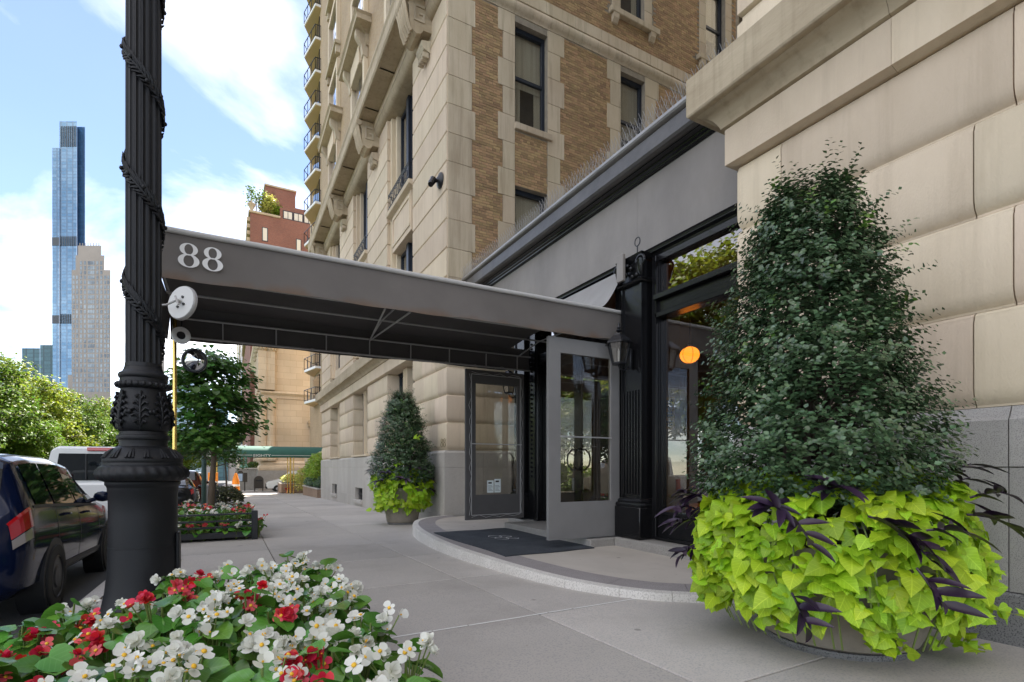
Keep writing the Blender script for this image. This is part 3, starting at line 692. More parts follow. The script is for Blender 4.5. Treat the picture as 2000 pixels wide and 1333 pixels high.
xsn = sorted(set([5.25,17.2] + [c for h in holes for c in (h[0],h[1])])); zsn = sorted(set([5.9,14.6,15.4,19.4] + [c for h in holes for c in (h[2],h[3])]))
for i in range(len(xsn)-1):
    for j in range(len(zsn)-1):
        cx_, cz_ = (xsn[i]+xsn[i+1])/2, (zsn[j]+zsn[j+1])/2
        if any(h[0] < cx_ < h[1] and h[2] < cz_ < h[3] for h in holes): continue
        m.face([(xsn[i],YC+.012,zsn[j]),(xsn[i+1],YC+.012,zsn[j]),(xsn[i+1],YC+.012,zsn[j+1]),(xsn[i],YC+.012,zsn[j+1])])
part('mortar_bed', m, M_mort, LW)
m = MB(); m.box(5.75,26,YC+.02,YC+.05,19.45,52); part('upper_brick_wall', m, M_tanb, LW)
# numerals on the corner stone
# ================================================================== black shopfront between the two wings
SF = thing('shop_front', (6.0, 8.6, 0), 'one storey black and grey shopfront with moulded cornice between the stone wings', 'shopfront')
Y0s, Y1s = 4.08, 13.28
for k, (ya, yb) in enumerate(((Y0s,6.62),(6.624,9.9),(9.904,Y1s))):
    m = MB(); m.box(6.0,6.25,ya,yb,4.80,6.06); part('frieze_panel', m, M_frz, SF)
prof = [(6.0,6.02),(5.985,6.02),(5.985,6.035),(5.95,6.05),(5.945,6.075),(5.91,6.095),(5.905,6.12),(5.83,6.135),(5.83,6.15),(6.3,6.15)]
m = MB(); m.prism(prof,'y',Y0s,Y1s); part('cornice_moulding', m, M_blk, SF, 40)
for ya, yb in ((Y0s,7.3),(7.304,10.3),(10.304,13.0),(13.004,Y1s)):
    m = MB(); m.prism([(5.80,6.155),(5.73,6.165),(5.70,6.20),(5.70,6.42),(5.72,6.45),(6.3,6.47),(6.3,6.155)],'y',ya,yb); part('cornice_fascia', m, M_capm, SF)
m = MB(); m.prism([(5.735,6.46),(5.66,6.475),(5.64,6.50),(5.64,6.545),(5.67,6.56),(6.4,6.60),(6.4,6.48)],'y',Y0s,Y1s+.0); part('cornice_cap', m, M_zinc, SF)
m = MB(); m.box(6.4,15.5,Y0s-.02,Y1s,6.3,6.5); part('roof', m, M_frz, SF)
m = MB()
y = Y0s
while y < Y1s:       # bird spikes: fans of wire on the cap
    for dx, dy in ((-.05,.03),(.05,-.02),(-.02,-.045),(.03,.045)):
        b = (5.665,y,6.555); m.tube([b,(5.66+dx*1.6,y+dy*1.8,6.79+rng.uniform(-.02,.02))],.0038,3)
    y += .095
part('bird_spikes', m, M_steel, SF, kind='stuff')
m = MB(); m.prism([(6.0,4.66),(5.96,4.66),(5.95,4.70),(5.90,4.73),(5.90,4.77),(5.88,4.795),(6.2,4.795),(6.2,4.66)],'y',Y0s,Y1s); part('head_moulding', m, M_blk, SF, 40)
def pilaster(y0, y1):
    m = MB(); yc = (y0+y1)/2
    m.cbox(5.66,6.1,y0-.06,y1+.06,.152,.66,.012)
    m.loft([[(6.1,y0-p,z),(5.74-p,y0-p,z),(5.74-p,y1+p,z),(6.1,y1+p,z)] for p, z in ((.055,.662),(.06,.69),(.05,.72),(.03,.73),(.035,.755),(.02,.78),(.0,.80))])
    pl = part('pilaster', m, M_blk, SF, 40)
    m = MB(); m.box(5.78,6.1,y0,y1,.8,4.28)
    n = 6; wv = (y1-y0-.08)/n
    for k in range(n):            # flutes: raised fillets between hollows
        ya = y0+.04+k*wv
        m.box(5.755,5.78,ya+wv*.62,ya+wv,.86,2.55)
    m.box(5.75,5.78,y0,y0+.035,.8,4.25); m.box(5.75,5.78,y1-.035,y1,.8,4.25)
    part('shaft', m, M_blk, pl)
    m = MB(); m.loft([[(6.1,y0-p,z),(5.76-p,y0-p,z),(5.76-p,y1+p,z),(6.1,y1+p,z)] for p, z in ((.0,4.26),(.05,4.28),(.06,4.31),(.03,4.34),(.0,4.36),(.0,4.62),(.05,4.66),(.07,4.72))])
    for yy in (y0-.02, y1+.02):
        pts = []
        for t in range(26):
            a = t*.42; r = .11-.0038*t; pts.append((5.72, yy+r*math.cos(a), 4.58+r*math.sin(a)))
        m.tube(pts,.022,6)
        m.tube([(5.7,yy,4.6),(5.72,yy,4.42),(5.74,yy,4.36)],[.05,.035,.02],6)
    for q in range(10): m.sphere((5.72,y0+.05+rng.random()*(y1-y0-.1),4.38+rng.random()*.22),.035,n=7,m=5)
    part('capital', m, M_blk, pl, 50)
    return pl
p1 = pilaster(6.25,6.74)
m = MB(); m.cbox(5.60,5.66,6.52,6.68,4.34,4.78,.008); part('cover_plate', m, M_frz, p1)
m = MB(); m.tube([(5.74,6.33+.06*math.cos(t*PI/8),4.92+.07*math.sin(t*PI/8)) for t in range(17)],.009,6); m.tube([(5.74,6.33,4.86),(5.74,6.33,4.7)],.01,6); part('ring_bracket', m, M_blkm, p1)
pilaster(10.0,10.45)
def shop_window(y0, y1, dx=0):
    m = MB(); t = .09
    for (a, b, za, zb, xf) in ((y0,y0+t,.16,4.66,5.92),(y1-t,y1,.16,4.66,5.92),(y0+t,y1-t,.16,.56,5.97),(y0+t,y1-t,4.56,4.66,5.94),(y0+t,y1-t,3.66,3.74,5.90),(y0+t,y1-t,3.745,3.93,5.95),(y0+t,y1-t,3.935,4.02,5.86)):
        m.cbox(xf,6.12,a,b,za,zb,.008)
    for xx, dd in ((5.90,.0),(5.955,.03),(5.985,.06)): m.box(xx,6.1,y0+t,y0+t+.03+dd*.4,.56,4.56); m.box(xx,6.1,y1-t-.03-dd*.4,y1-t,.56,4.56)
    m.box(5.93,6.1,y0+t,y1-t,.56,.6); m.box(5.91,6.1,y0+t,y1-t,.16,.2)
    sh = lambda mb: setattr(mb, 'v', [(p[0]+dx,p[1],p[2]) for p in mb.v])
    sh(m); f = part('shop_window', m, M_blk, SF)
    g = MB(); g.box(6.03,6.038,y0+t,y1-t,.58,3.67); sh(g); part('pane', g, M_shopglass, f)
    g = MB(); g.box(6.03,6.038,y0+t,y1-t,4.0,4.57); sh(g); part('pane', g, M_shopglass, f)
shop_window(4.1,6.2); shop_window(10.55,13.2,1.35)
m = MB(); m.box(6.1,7.5,10.40,10.54,.1,4.79); part('recess_wall', m, M_frz, SF)
# entry: black jambs, double doors with curved handles, transom
M_doorglass = glass('door_glass', (0.72,0.69,0.62), add=0.26)
m = MB()
for (a, b) in ((6.80,7.02),(9.62,9.98)): m.cbox(5.86,6.2,a,b,.13,4.66,.01); m.box(5.83,5.86,a+.05,b-.05,.3,4.5)
m.box(5.9,6.2,7.02,9.62,3.55,3.75); m.box(5.9,6.2,7.02,9.62,4.5,4.66)
for q in range(30): m.sphere((5.82,9.80,1.1+q*.1),.025,n=6,m=4)
part('door_frame', m, M_blk, SF)
m = MB(); m.box(6.05,6.055,7.02,9.62,3.75,4.5); part('transom_pane', m, M_doorglass, SF)
for (a, b, hs) in ((7.03,8.32,1),(8.325,9.61,-1)):
    m = MB(); t = .11
    m.box(6.0,6.06,a,a+t,.14,3.54); m.box(6.0,6.06,b-t,b,.14,3.54); m.box(6.0,6.06,a+t,b-t,.14,.5); m.box(6.0,6.06,a+t,b-t,3.4,3.54)
    d = part('door', m, M_blk, SF)
    g = MB(); g.box(6.025,6.033,a+t,b-t,.5,3.4); part('pane', g, M_doorglass, d)
    g = MB(); yh = b-.05 if hs > 0 else a+.05
    g.tube([(6.0,yh,1.25),(5.94,yh-hs*.05,1.25),(5.93,yh-hs*.17,1.34),(5.93,yh-hs*.2,1.45),(5.93,yh-hs*.17,1.56),(5.94,yh-hs*.05,1.65),(6.0,yh,1.65)],.017,8); part('handle', g, M_blkm, d, 60)
# interior room
M_tan = pm('tan_interior', (0.50,0.38,0.26), (0.42,0.31,0.2), 0.8, 0.8)
M_floor = pm('dark_floor', (0.13,0.10,0.075), (0.08,0.06,0.05), 2, 0.35)
m = MB(); m.face([(6.2,4.2,.16),(12.5,4.2,.16),(12.5,13.2,.16),(6.2,13.2,.16)]); part('interior_floor', m, M_floor, SF)
m = MB(); m.box(12.5,12.6,4.1,13.25,.1,4.75); m.box(6.3,12.5,4.08,4.14,.1,4.75); m.box(7.5,12.5,13.22,13.27,.1,4.75); m.box(8.55,8.9,8.1,8.65,.16,4.7); m.box(7.4,12.5,10.42,10.5,.16,4.7)
part('interior_wall', m, M_tan, SF)
m = MB(); m.box(6.26,12.6,4.08,13.27,4.75,4.8); part('interior_ceiling', m, pm('ceiling_white', (0.55,0.5,0.43), None, rough=.9), SF)

def emis(name, col, s):
    m = bpy.data.materials.new(name); m.use_nodes = True; b = m.node_tree.nodes['Principled BSDF']; b.inputs['Base Color'].default_value = (*col,1); b.inputs['Emission Color'].default_value = (*col,1); b.inputs['Emission Strength'].default_value = s; return m
M_globe = emis('amber_globe', (1.0,0.30,0.03), 0.55)
t = thing('pendant_lamp', (7.05,6.45,3.26), 'lit amber globe lamp hanging inside the shop window', 'lamp')
m = MB(); m.sphere((7.05,6.45,3.26),.17,.17,.145,16,10); part('globe', m, M_globe, t, 180)
m = MB(); m.tube([(7.05,6.45,3.43),(7.05,6.45,4.75)],.006,5); m.lathe([(.05,3.42),(.05,3.46),(.01,3.48)],10,7.05,6.45)
for a in range(3): m.tube([(7.05+(.172)*math.cos(u)*math.cos(a*1.05),6.45+(.172)*math.cos(u)*math.sin(a*1.05),3.26+(.147)*math.sin(u)) for u in [k*PI/8 for k in range(17)]],.004,4)
part('cord', m, M_blkm, t)
M_orange = pm('orange_fabric', (0.62,0.22,0.03), (0.5,0.17,0.02), 5, 0.8)
M_wood = pm('brown_wood', (0.26,0.15,0.075), (0.18,0.10,0.05), 3, 0.45, stretch=(1,8,1))
t = thing('lounge_chair', (7.3,6.2,.16), 'orange lounge chair behind the shop window near the purple leaves', 'chair')
m = MB()
m.loft([[(7.3+u,6.2+v,z) for (u, v, z) in ((-.3,-.32,h),(.3,-.32,h),(.3,.3,h),(-.3,.3,h))] for h in (.55,.66)]); part('seat', m, M_orange, t)
m = MB(); m.loft([[(7.55+o,5.9,z),(7.62+o,5.9,z),(7.62+o,6.48,z),(7.55+o,6.48,z)] for o, z in ((0,.62),(.05,.9),(.13,1.25),(.16,1.36))]); part('backrest', m, M_orange, t)
for dx in (-.27,.27):
    for dy in (-.28,.26): m = MB(); m.tube([(7.3+dx,6.2+dy,.55),(7.3+dx*1.15,6.2+dy*1.1,.162)],[.02,.013],7); part('leg', m, M_wood, t)
for dy in (-.33,.31): m = MB(); m.tube([(7.01,6.2+dy,.6),(6.98,6.2+dy,.9),(7.15,6.2+dy,.96),(7.65,6.2+dy,1.0)],.022,7); part('armrest', m, M_wood, t)
t = thing('reception_desk', (8.5,7.3,.16), 'brown wooden reception desk inside the shop window', 'desk')
m = MB(); m.box(8.1,8.8,6.95,7.8,.162,1.15); part('body', m, M_wood, t)
m = MB(); m.cbox(8.05,8.85,6.9,7.85,1.152,1.2,.01); part('top', m, M_tan, t)
t = thing('poster', (8.54,8.4,2.4), 'narrow yellow vertical notice inside the shop window', 'sign')
M_yel = pm('yellow_card', (0.72,0.42,0.06), None, rough=.7)
m = MB(); m.box(8.53,8.545,8.24,8.51,2.15,2.85); part('card', m, M_yel, t)
m = MB()
for k in range(9):
    if k in (2,5): continue
    for q in range(3): m.box(8.522,8.528,8.29+q*.06,8.33+q*.06,2.22+k*.066,2.26+k*.066)
part('print', m, M_room, t, kind='stuff')

# ================================================================== awning
M_edge = pm('pale_canvas_edge', (0.50,0.485,0.465), None, rough=.85, bump=.2, bscale=200, bdist=.003)
AW = thing('entrance_awning', (2.4, 8.35, 3.4), 'long grey canvas awning numbered 88 reaching from the doors to the kerb', 'awning')
XA, XB, YN, YF = -.85, 5.93, 6.80, 9.92; ZE, ZT = 3.37, 3.87
def ripple(x, z, s): return .010*math.sin(x*1.7+s)+.007*math.sin(x*5.1+z*3+s)
def zlow(x): return ZE + .035*(x-XA)/(XB-XA)*1.6 + .013*math.sin(x*2.3)+.005*math.sin(x*7.1)
m = MB(); n = 60
def fringe(y, sgn, th=.012):
    R1 = []; 
    for i in range(n+1):
        x = XA+(XB-XA)*i/n; zl = zlow(x); fl = 0
        if i > n-4: fl = .02*(i-n+4)
        R1.append([(x,y+sgn*(.05-fl)+ripple(x,0,1),zl),(x,y+sgn*.025+ripple(x,1,2),zl+.2),(x,y+ripple(x,2,3)*.5,ZT+.03),(x,y-sgn*th,ZT+.03),(x,y+sgn*(.025-th)+ripple(x,1,2),zl+.2),(x,y+sgn*(.05-th-fl)+ripple(x,0,1),zl)])
    return R1
m.loft(fringe(YN,-1)); val = part('valance', m, M_val, AW, 60)
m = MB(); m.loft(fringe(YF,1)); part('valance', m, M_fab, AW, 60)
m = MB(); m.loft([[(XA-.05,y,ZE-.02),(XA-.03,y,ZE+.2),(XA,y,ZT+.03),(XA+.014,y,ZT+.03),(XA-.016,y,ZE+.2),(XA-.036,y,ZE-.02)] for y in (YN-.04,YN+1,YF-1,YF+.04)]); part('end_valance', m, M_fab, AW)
m = MB()      # taut roof with a slight crown, pale rolled edge
rn = 24; rows = []
for i in range(rn+1):
    x = XA+(5.35-XA)*i/rn
    rows.append([(x,YN+(YF-YN)*k/10,ZT+.03+.10*math.sin(PI*k/10)) for k in range(11)]+[(x,YN+(YF-YN)*k/10,ZT+.018+.10*math.sin(PI*k/10)) for k in range(10,-1,-1)])
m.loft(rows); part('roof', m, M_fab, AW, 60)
m = MB(); m.tube([(XA,YN-.005,ZT+.04)]+[(XA+(XB-XA)*i/30,YN-.012+ripple(XA+(XB-XA)*i/30,2,3)*.5,ZT+.042) for i in range(1,31)],.034,8); part('edge_roll', m, M_edge, AW, 60)
M_drape = pm('pale_grey_canvas', (0.33,0.32,0.305), (0.27,0.26,0.25), 1.5, 0.9, bump=.3, bscale=420, bdist=.002)
m = MB()      # draped flashing up to the frieze
rows = []
for i in range(9):
    u = i/8; row = []
    for k in range(41):
        v = k/40; y = YN+.05+(YF-YN-.1)*v
        fold = .05*math.sin(v*26+u*2)*(1-u)*math.exp(-v*2)+.02*math.sin(v*60+u*5)*(1-u)
        hang = max(0, 1-v*1.4)
        row.append((5.32+(5.90-5.32)*u+fold*(1-u), y-.03*u, ZT+.05+.10*math.sin(PI*v)*(1-u)+(4.68-ZT-.05)*u**(1.15+.4*hang)))
    rows.append(row)
m.loft(rows, caps=False, closed=False); part('flashing', m, M_drape, AW, 60)
# frame
fr = MB(); 
for (y, z) in ((YN+.05,ZE+.05),(YF-.06,3.70),(YF-.05,ZE+.03),(8.95,3.83),(YN+.06,3.80)): fr.tube([(XA+.04,y,z),(XB-.1,y,z+.03)],.017,6)
part('frame_rail', fr, M_steel, AW)
for x in (-.78,-.11,.7,1.53,2.31,3.11,3.92,4.75,5.5):
    m = MB(); m.tube([(x,YF-.055,ZE+.05),(x,YF-.06,3.70)],.012,6); part('frame_strut', m, M_steel, AW)
for x in (-.78,2.31,5.5):
    m = MB(); m.tube([(x,YF-.06,3.70),(x,8.95,3.85),(x,YN+.06,3.82)],.014,6); part('frame_rafter', m, M_steel, AW)
m = MB(); m.tube([(2.31,YF-.07,3.69),(1.85,YN+.2,3.46)],.014,6); m.tube([(2.31,YF-.07,3.69),(2.2,YN+.2,3.46)],.014,6); part('frame_brace', m, M_steel, AW)
def lace(m, a, b, off, step=.16, r=.004):
    a, b, off = Vector(a), Vector(b), Vector(off); k = int((b-a).length/step); pts = []
    for i in range(k+1):
        p = a+(b-a)*i/k; pts.append(p+off*(.2 if i % 2 else 1.0)+off*rng.uniform(-.3,.3))
    m.tube(pts, r, 4)
m = MB(); lace(m,(-.78,YF-.03,ZE+.05),(5.3,YF-.03,ZE+.09),(0,0,-.035)); part('lacing', m, M_edge, AW, kind='stuff')
for y in (YN+.08, YF-.12):       # brass poles at the kerb end
    m = MB(); zb = gz(y); m.tube([(-.78,y,zb+.01),(-.78,y,ZE+.32)],.03,12); m.lathe([(.09,zb),(.09,zb+.02),(.05,zb+.05),(.045,zb+.12),(.03,zb+.15)],14,-.78,y); part('pole', m, M_brass, AW, 60)
# lettering: fat-face 8s
def eight(mb, org, u, v, h, nrm, lift=.003, italic=0, thick=1.0):
    """two bold loops with narrow counters, laid out on the plane (u, v)"""
    org, u, v, nrm = Vector(org), Vector(u), Vector(v), Vector(nrm)
    def loop(cx, cy, rx, ry, ix, iy, l):
        K = 36; P = lambda a, b: org + u*((a+b*italic)*h) + v*(b*h) + nrm*l
        o = [P(cx+rx*math.cos(2*PI*k/K), cy+ry*math.sin(2*PI*k/K)) for k in range(K)]
        i_ = [P(cx+ix*math.cos(2*PI*k/K), cy+iy*math.sin(2*PI*k/K)) for k in range(K)]
        for k in range(K): q = (k+1) % K; mb.face([o[k],o[q],i_[q],i_[k]])
    loop(0, .745, .315, .255, .315-.165*thick, .255-.03*thick-.01, lift)
    loop(0, .275, .37, .275, .37-.19*thick, .275-.03*thick-.01, lift+.0012)
M_ltr = pm('white_lettering', (0.74,0.73,0.71), None, rough=.7)
for xx in (-.405,-.175):
    m = MB(); eight(m, (xx,YN-.052,3.51), (1,0,0), (0,0.06,.998), .275, (0,-1,0), .014); part('numeral', m, M_ltr, val)
# ---- glazed storm panels at each side of the doors
M_panel = pm('grey_canvas_panel', (0.24,0.235,0.23), (0.20,0.195,0.19), 1.4, 0.85, bump=.25, bscale=420, bdist=.002)
def storm(name, y, x0, x1, z0, z1, gl, mat, label, laces):
    t = thing(name, ((x0+x1)/2, y, 0), label, 'side panel')
    gx0, gx1, g0, g1 = gl; m = MB(); th = .035
    m.box(x0,gx0,y-th,y+th,z0,z1); m.box(gx1,x1,y-th,y+th,z0,z1); m.box(gx0,gx1,y-th,y+th,z0,g0); m.box(gx0,gx1,y-th,y+th,g1,z1)
    part('canvas', m, mat, t)
    g = MB(); g.box(gx0,gx1,y-.006,y+.006,g0,g1); part('pane', g, M_stormglass, t)
    g = MB(); g.box(gx0-(.1 if laces else 0),gx1+(.1 if laces else 0),y-th-.014,y-th+.004,1.78,1.80); part('crossbar', g, M_steel, t)
    if laces:
        m = MB(); a, b = x0+.12, x1-.1; yy = y-th-.012
        for p, q in (((a,yy,z0+.1),(a,yy,z1-.1)),((b,yy,z0+.1),(b,yy,z1-.1)),((a,yy,z0+.1),(b,yy,z0+.1)),((a,yy,z1-.1),(b,yy,z1-.1))): m.tube([p,q],.007,5)
        lace(m,(a,yy,z0+.1),(a,yy,z1-.1),(-.05,0,0)); lace(m,(b,yy,z0+.1),(b,yy,z1-.1),(.05,0,0)); lace(m,(a,yy,z0+.1),(b,yy,z0+.1),(0,0,-.05)); lace(m,(a,yy,z1-.1),(b,yy,z1-.1),(0,0,.05))
        part('lacing', m, M_edge, t, kind='stuff')
    return t
M_stormglass = glass('panel_glass', (0.92,0.90,0.85), add=0.05)
storm('storm_panel', 6.87, 4.38, 5.80, .15, 3.36, (4.60,5.62,.74,3.12), M_panel, 'pale grey canvas side panel with tall window nearest the shop window', False)
t2 = storm('storm_panel', 9.88, 4.28, 5.66, .2, 3.34, (4.50,5.50,.72,3.06), M_fab, 'laced canvas side panel coloured dark for awning shade with tall window beyond the doormat', True)  # shade beneath the awning is put into this panel's darker canvas colour
M_paper = pm('white_paper', (0.72,0.78,0.76), None, rough=.8)
for k, xx in enumerate((4.85,5.02)):
    t = thing('paper_notice', (xx,9.86,.9), ('left' if k == 0 else 'right') + ' one of two small white paper notices taped inside the dark side panel window', 'notice')
    m = MB(); m.box(xx-.075,xx+.075,9.862,9.866,.76,1.02+.03*k); part('sheet', m, M_paper, t)
    m = MB()
    m.box(xx-.05,xx+.03,9.859,9.861,.95+.03*k,.985+.03*k)
    for q in range(5): m.box(xx-.055,xx+.055-.02*(q%3),9.859,9.861,.80+q*.026,.806+q*.026)
    part('print', m, M_room, t, kind='stuff')
# ---- doormat
M_mat = pm('dark_doormat', (0.030,0.036,0.046), (0.055,0.062,0.072), 3.0, 0.95, bump=.8, bscale=350, contrast=.5, bdist=.004)
t = thing('doormat', (4.3,8.3,0.006), 'dark blue black doormat with white 88 before the entrance', 'doormat')
m = MB(); 
mo = [(3.5,9.62),(3.44,6.62),(5.11,6.62),(5.11,9.62)]
rows = [[(mo[0][0]+(mo[3][0]-mo[0][0])*u+.02*math.sin(v*7)*(1-u), mo[1][1]+(9.66-6.62)*v+.02*math.sin(u*9), .018+.004*math.sin(u*13+v*9)) for u in [k/12 for k in range(13)]] for v in [k/16 for k in range(17)]]
m.loft(rows, caps=False, closed=False)
edge = [rows[0][k] for k in range(13)] + [rows[j][12] for j in range(17)] + [rows[16][k] for k in range(12,-1,-1)] + [rows[j][0] for j in range(16,-1,-1)]
m.loft([[(p[0],p[1],.003) for p in edge], edge], caps=False)
part('pile', m, M_mat, t)
m = MB()
for k in range(2): eight(m, (4.16,8.52-.27*k,.026), (0,-1,0), (1,0,0), .40, (0,0,1), .001, .25, .32)
part('numeral', m, M_ltr, t)

# ---- lanterns on the pilasters
M_lglass = glass('lantern_glass', (0.85,0.85,0.82), add=.06)
def lantern(x, y, z, label):
    t = thing('wall_lantern', (x,y,z), label, 'lantern'); K = 6
    def hexr(r, zz, ph=0): return [(x+r*math.cos(ph+2*PI*k/K), y+r*math.sin(ph+2*PI*k/K), z+zz) for k in range(K)]
    m = MB(); m.loft([hexr(.10,.0),hexr(.115,.025),hexr(.115,.035)])
    for k in range(K):
        a, b = hexr(.112,.03)[k], hexr(.185,.34)[k]; m.tube([a,b],.009,5)
    b_ = part('cage', m, M_blkm, t)
    m = MB(); m.loft([hexr(.104,.035),hexr(.175,.335)], caps=False); part('pane', m, M_lglass, b_)
    m = MB(); m.loft([hexr(.235,.33),hexr(.225,.36),hexr(.10,.47),hexr(.085,.50),hexr(.02,.52)]); part('hood', m, M_blk, t)
    m = MB(); m.lathe([(.012,.52),(.05,.55),(.02,.575),(.035,.60),(.014,.63),(.02,.65),(.002,.70)],10,x,y); m.v = [(p[0],p[1],p[2]+z) for p in m.v]; part('finial', m, M_blkm, t, 60)
    m = MB(); m.tube([(x,y,z),(x+.02,y,z-.06),(x+.12,y,z-.08),(x+.22,y,z+.02),(x+.24,y,z+.2)],.016,8)
    m.cbox(x+.20,x+.25,y-.05,y+.05,z-.05,z+.28,.012); part('wall_bracket', m, M_blkm, t, 60)
    m = MB(); m.lathe([(.018,.06),(.018,.22),(.004,.26)],8,x,y); m.v = [(p[0],p[1],p[2]+z) for p in m.v]; part('candle', m, M_edge, t)
lantern(5.50,6.50,2.95,'black hexagonal lantern on the fluted pilaster beside the pale panel')
lantern(5.50,10.25,2.95,'black hexagonal lantern beyond the dark laced side panel')
# ---- round mirrors and light on the kerb end of the awning
M_mirror = pm('mirror_glass', (0.75,0.77,0.78), None, rough=.02, metal=1.0)
def mirror(c, facing, tilt, label, arm):
    t = thing('convex_mirror', c, label, 'mirror')
    M = Matrix.Translation(c) @ Matrix.Rotation(facing,4,'Z') @ Matrix.Rotation(PI/2+tilt,4,'Y')
    def tr(mb): mb.v = [tuple(M @ Vector(p)) for p in mb.v]; return mb
    m = MB(); m.lathe([(.165,-.02),(.17,-.012),(.165,.0),(.10,.045),(.02,.062)],28); part('mirror_face', tr(m), M_mirror, t, 60)
    m = MB(); m.lathe([(.182,-.03),(.19,-.02),(.19,.01),(.175,.016),(.166,.0),(.165,-.03)],28); part('rim', tr(m), M_steel if facing > 0 else M_blkm, t, 60)
    m = MB(); m.lathe([(.001,-.036),(.18,-.034),(.18,-.026)],28); b = part('back_plate', tr(m), M_white, t)
    for a in range(4): m = MB(); m.lathe([(.014,-.048),(.014,-.036)],8,.06*math.cos(a*PI/2+.5),.06*math.sin(a*PI/2+.5)); part('bolt', tr(m), M_blkm, b)
    m = MB(); m.tube([(.0,.0,-.036),(.0,.0,-.08)],.02,8); m.tube([(-.05,.03,-.08),(.05,-.03,-.08)],.012,6); tr(m); m.tube([tuple(M @ Vector((0,0,-.08)))] + arm,.011,7); part('arm', m, M_steel, t, 60)
mirror((-.45,6.66,3.085), math.radians(44), 0.12, 'round convex mirror showing its white back beside the lamp post', [(-.6,6.6,3.03),(-.72,6.72,3.04),(-.78,6.88,3.05)])
mirror((-.50,9.55,2.98), math.radians(-110), 0.1, 'round convex mirror facing the camera below the awning corner', [(-.62,9.72,2.97),(-.78,9.8,2.98)])
t = thing('spotlight', (-.62,9.72,3.42), 'small round white ring light inside the awning end', 'light')
m = MB(); M = Matrix.Translation((-.66,9.3,3.30)) @ Matrix.Rotation(math.radians(-75),4,'Z') @ Matrix.Rotation(PI/2,4,'Y')
m.lathe([(.06,.0),(.075,-.02),(.12,-.02),(.13,.0),(.125,.03),(.08,.035),(.06,.02)],24,caps=False); m.v = [tuple(M @ Vector(p)) for p in m.v]; part('ring', m, M_white, t, 60)
m = MB(); m.lathe([(.001,.0),(.06,.005),(.06,-.06),(.001,-.08)],20); m.v = [tuple(M @ Vector(p)) for p in m.v]; m.tube([tuple(M @ Vector((0,0,-.08))),(-.66,9.45,3.5),(-.66,9.5,3.80)],.012,6); part('housing', m, M_blkm, t, 60)
# ---- floodlight on the corner pier and the brass numerals
t = thing('floodlight', (5.2,13.72,9.3), 'black round floodlight fixture on the stone corner pier above the awning', 'camera')
m = MB(); M = Matrix.Translation((5.2,13.72,9.35)) @ Matrix.Rotation(-PI/2,4,'Y')
m.lathe([(.20,.0),(.22,.02),(.20,.06),(.10,.10),(.06,.13)],18); m.v = [tuple(M @ Vector(p)) for p in m.v]; part('base', m, M_blkm, t, 60)
m = MB(); m.tube([(5.1,13.72,9.33),(4.95,13.7,9.28)],.05,8); m.tube([(4.98,13.74,9.34),(4.86,13.64,9.12)],[.10,.075],12); m.sphere((4.90,13.68,9.2),.09,n=10,m=7); part('head', m, M_blk, t, 60)
t = thing('house_number', (5.19,13.5,1.9), 'small brass 88 fixed to the stone corner pier', 'number')
for k in range(2):
    m = MB(); eight(m, (5.196,13.62-.20*k,1.86), (0,-1,0), (0,0,1), .24, (-1,0,0), .012, 0, .7); part('numeral', m, M_brass, t)
# ================================================================== street lamp
lx, ly = -.74, 6.13; lz0 = gz(ly)
LP = thing('street_lamp', (lx, ly, lz0), 'tall black cast iron lamp post with fluted shaft and spiral leaf garland', 'lamp post')
M_iron = pm('black_cast_iron', (0.010,0.0105,0.0125), (0.007,0.0075,0.009), 3, 0.5, bump=.35, bscale=170, bdist=.004, spec=.35)
def lzy(y): return 1.3 + (913-y)*.00495
m = MB(); m.lathe([(.44,lz0-.05),(.44,lz0+.02),(.43,lz0+.05),(.405,lz0+.12),(.375,lz0+.25),(.355,lz0+.42),(.347,lz0+.62),(.345,lzy(1066)-.006),(.349,lzy(1066)-.004),(.349,lzy(1066)+.004),(.345,lzy(1066)+.006),(.343,.85),(.343,1.06),(.352,1.075),(.352,1.10),(.36,1.12),(.375,1.135),(.375,1.16)],56,lx,ly); part('base', m, M_iron, LP, 60)
m = MB(); m.loft([[ (lx+r*math.cos(a)*(1+w*math.cos(a*26+z*30)), ly+r*math.sin(a)*(1+w*math.cos(a*26+z*30)), z) for a in [2*PI*k/130 for k in range(130)]] for r, z, w in ((.37,1.162,0),(.42,1.175,.01),(.452,1.205,.025),(.462,1.24,.03),(.45,1.275,.028),(.42,1.305,.012),(.40,1.315,0),(.40,1.34,0),(.395,1.345,0))]); part('rope_collar', m, M_iron, LP, 50)
m = MB(); m.lathe([(.395,1.347),(.40,1.36),(.395,1.385),(.36,1.42),(.31,1.47),(.27,1.49),(.245,1.50),(.24,1.525),(.245,1.56),(.262,1.565),(.27,1.585),(.262,1.605),(.245,1.61),(.235,1.64)],48,lx,ly)
for k in range(14):          # leaf band on the sloping shoulder
    a = 2*PI*k/14
    for da, rr in ((-.09,.012),(0,.016),(.09,.012)):
        m.tube([(lx+(.40)*math.cos(a+da),ly+.40*math.sin(a+da),1.385),(lx+.355*math.cos(a+da*.7),ly+.355*math.sin(a+da*.7),1.43),(lx+.30*math.cos(a+da*.3),ly+.30*math.sin(a+da*.3),1.475)],[rr,rr*1.4,rr*.5],6)
part('shoulder', m, M_iron, LP, 50)
m = MB(); m.lathe([(.235,1.642),(.25,1.655),(.268,1.68),(.281,1.73),(.283,1.79),(.272,1.86),(.252,1.94),(.235,2.01),(.225,2.05)],48,lx,ly)
vz = part('vase', m, M_iron, LP, 60)
def vr(z): 
    P = [(1.642,.235),(1.68,.268),(1.73,.281),(1.79,.283),(1.86,.272),(1.94,.252),(2.05,.225)]
    for (a, b), (c, d) in zip(P[:-1], P[1:]):
        if z <= c: return b+(d-b)*(z-a)/(c-a)
    return .225
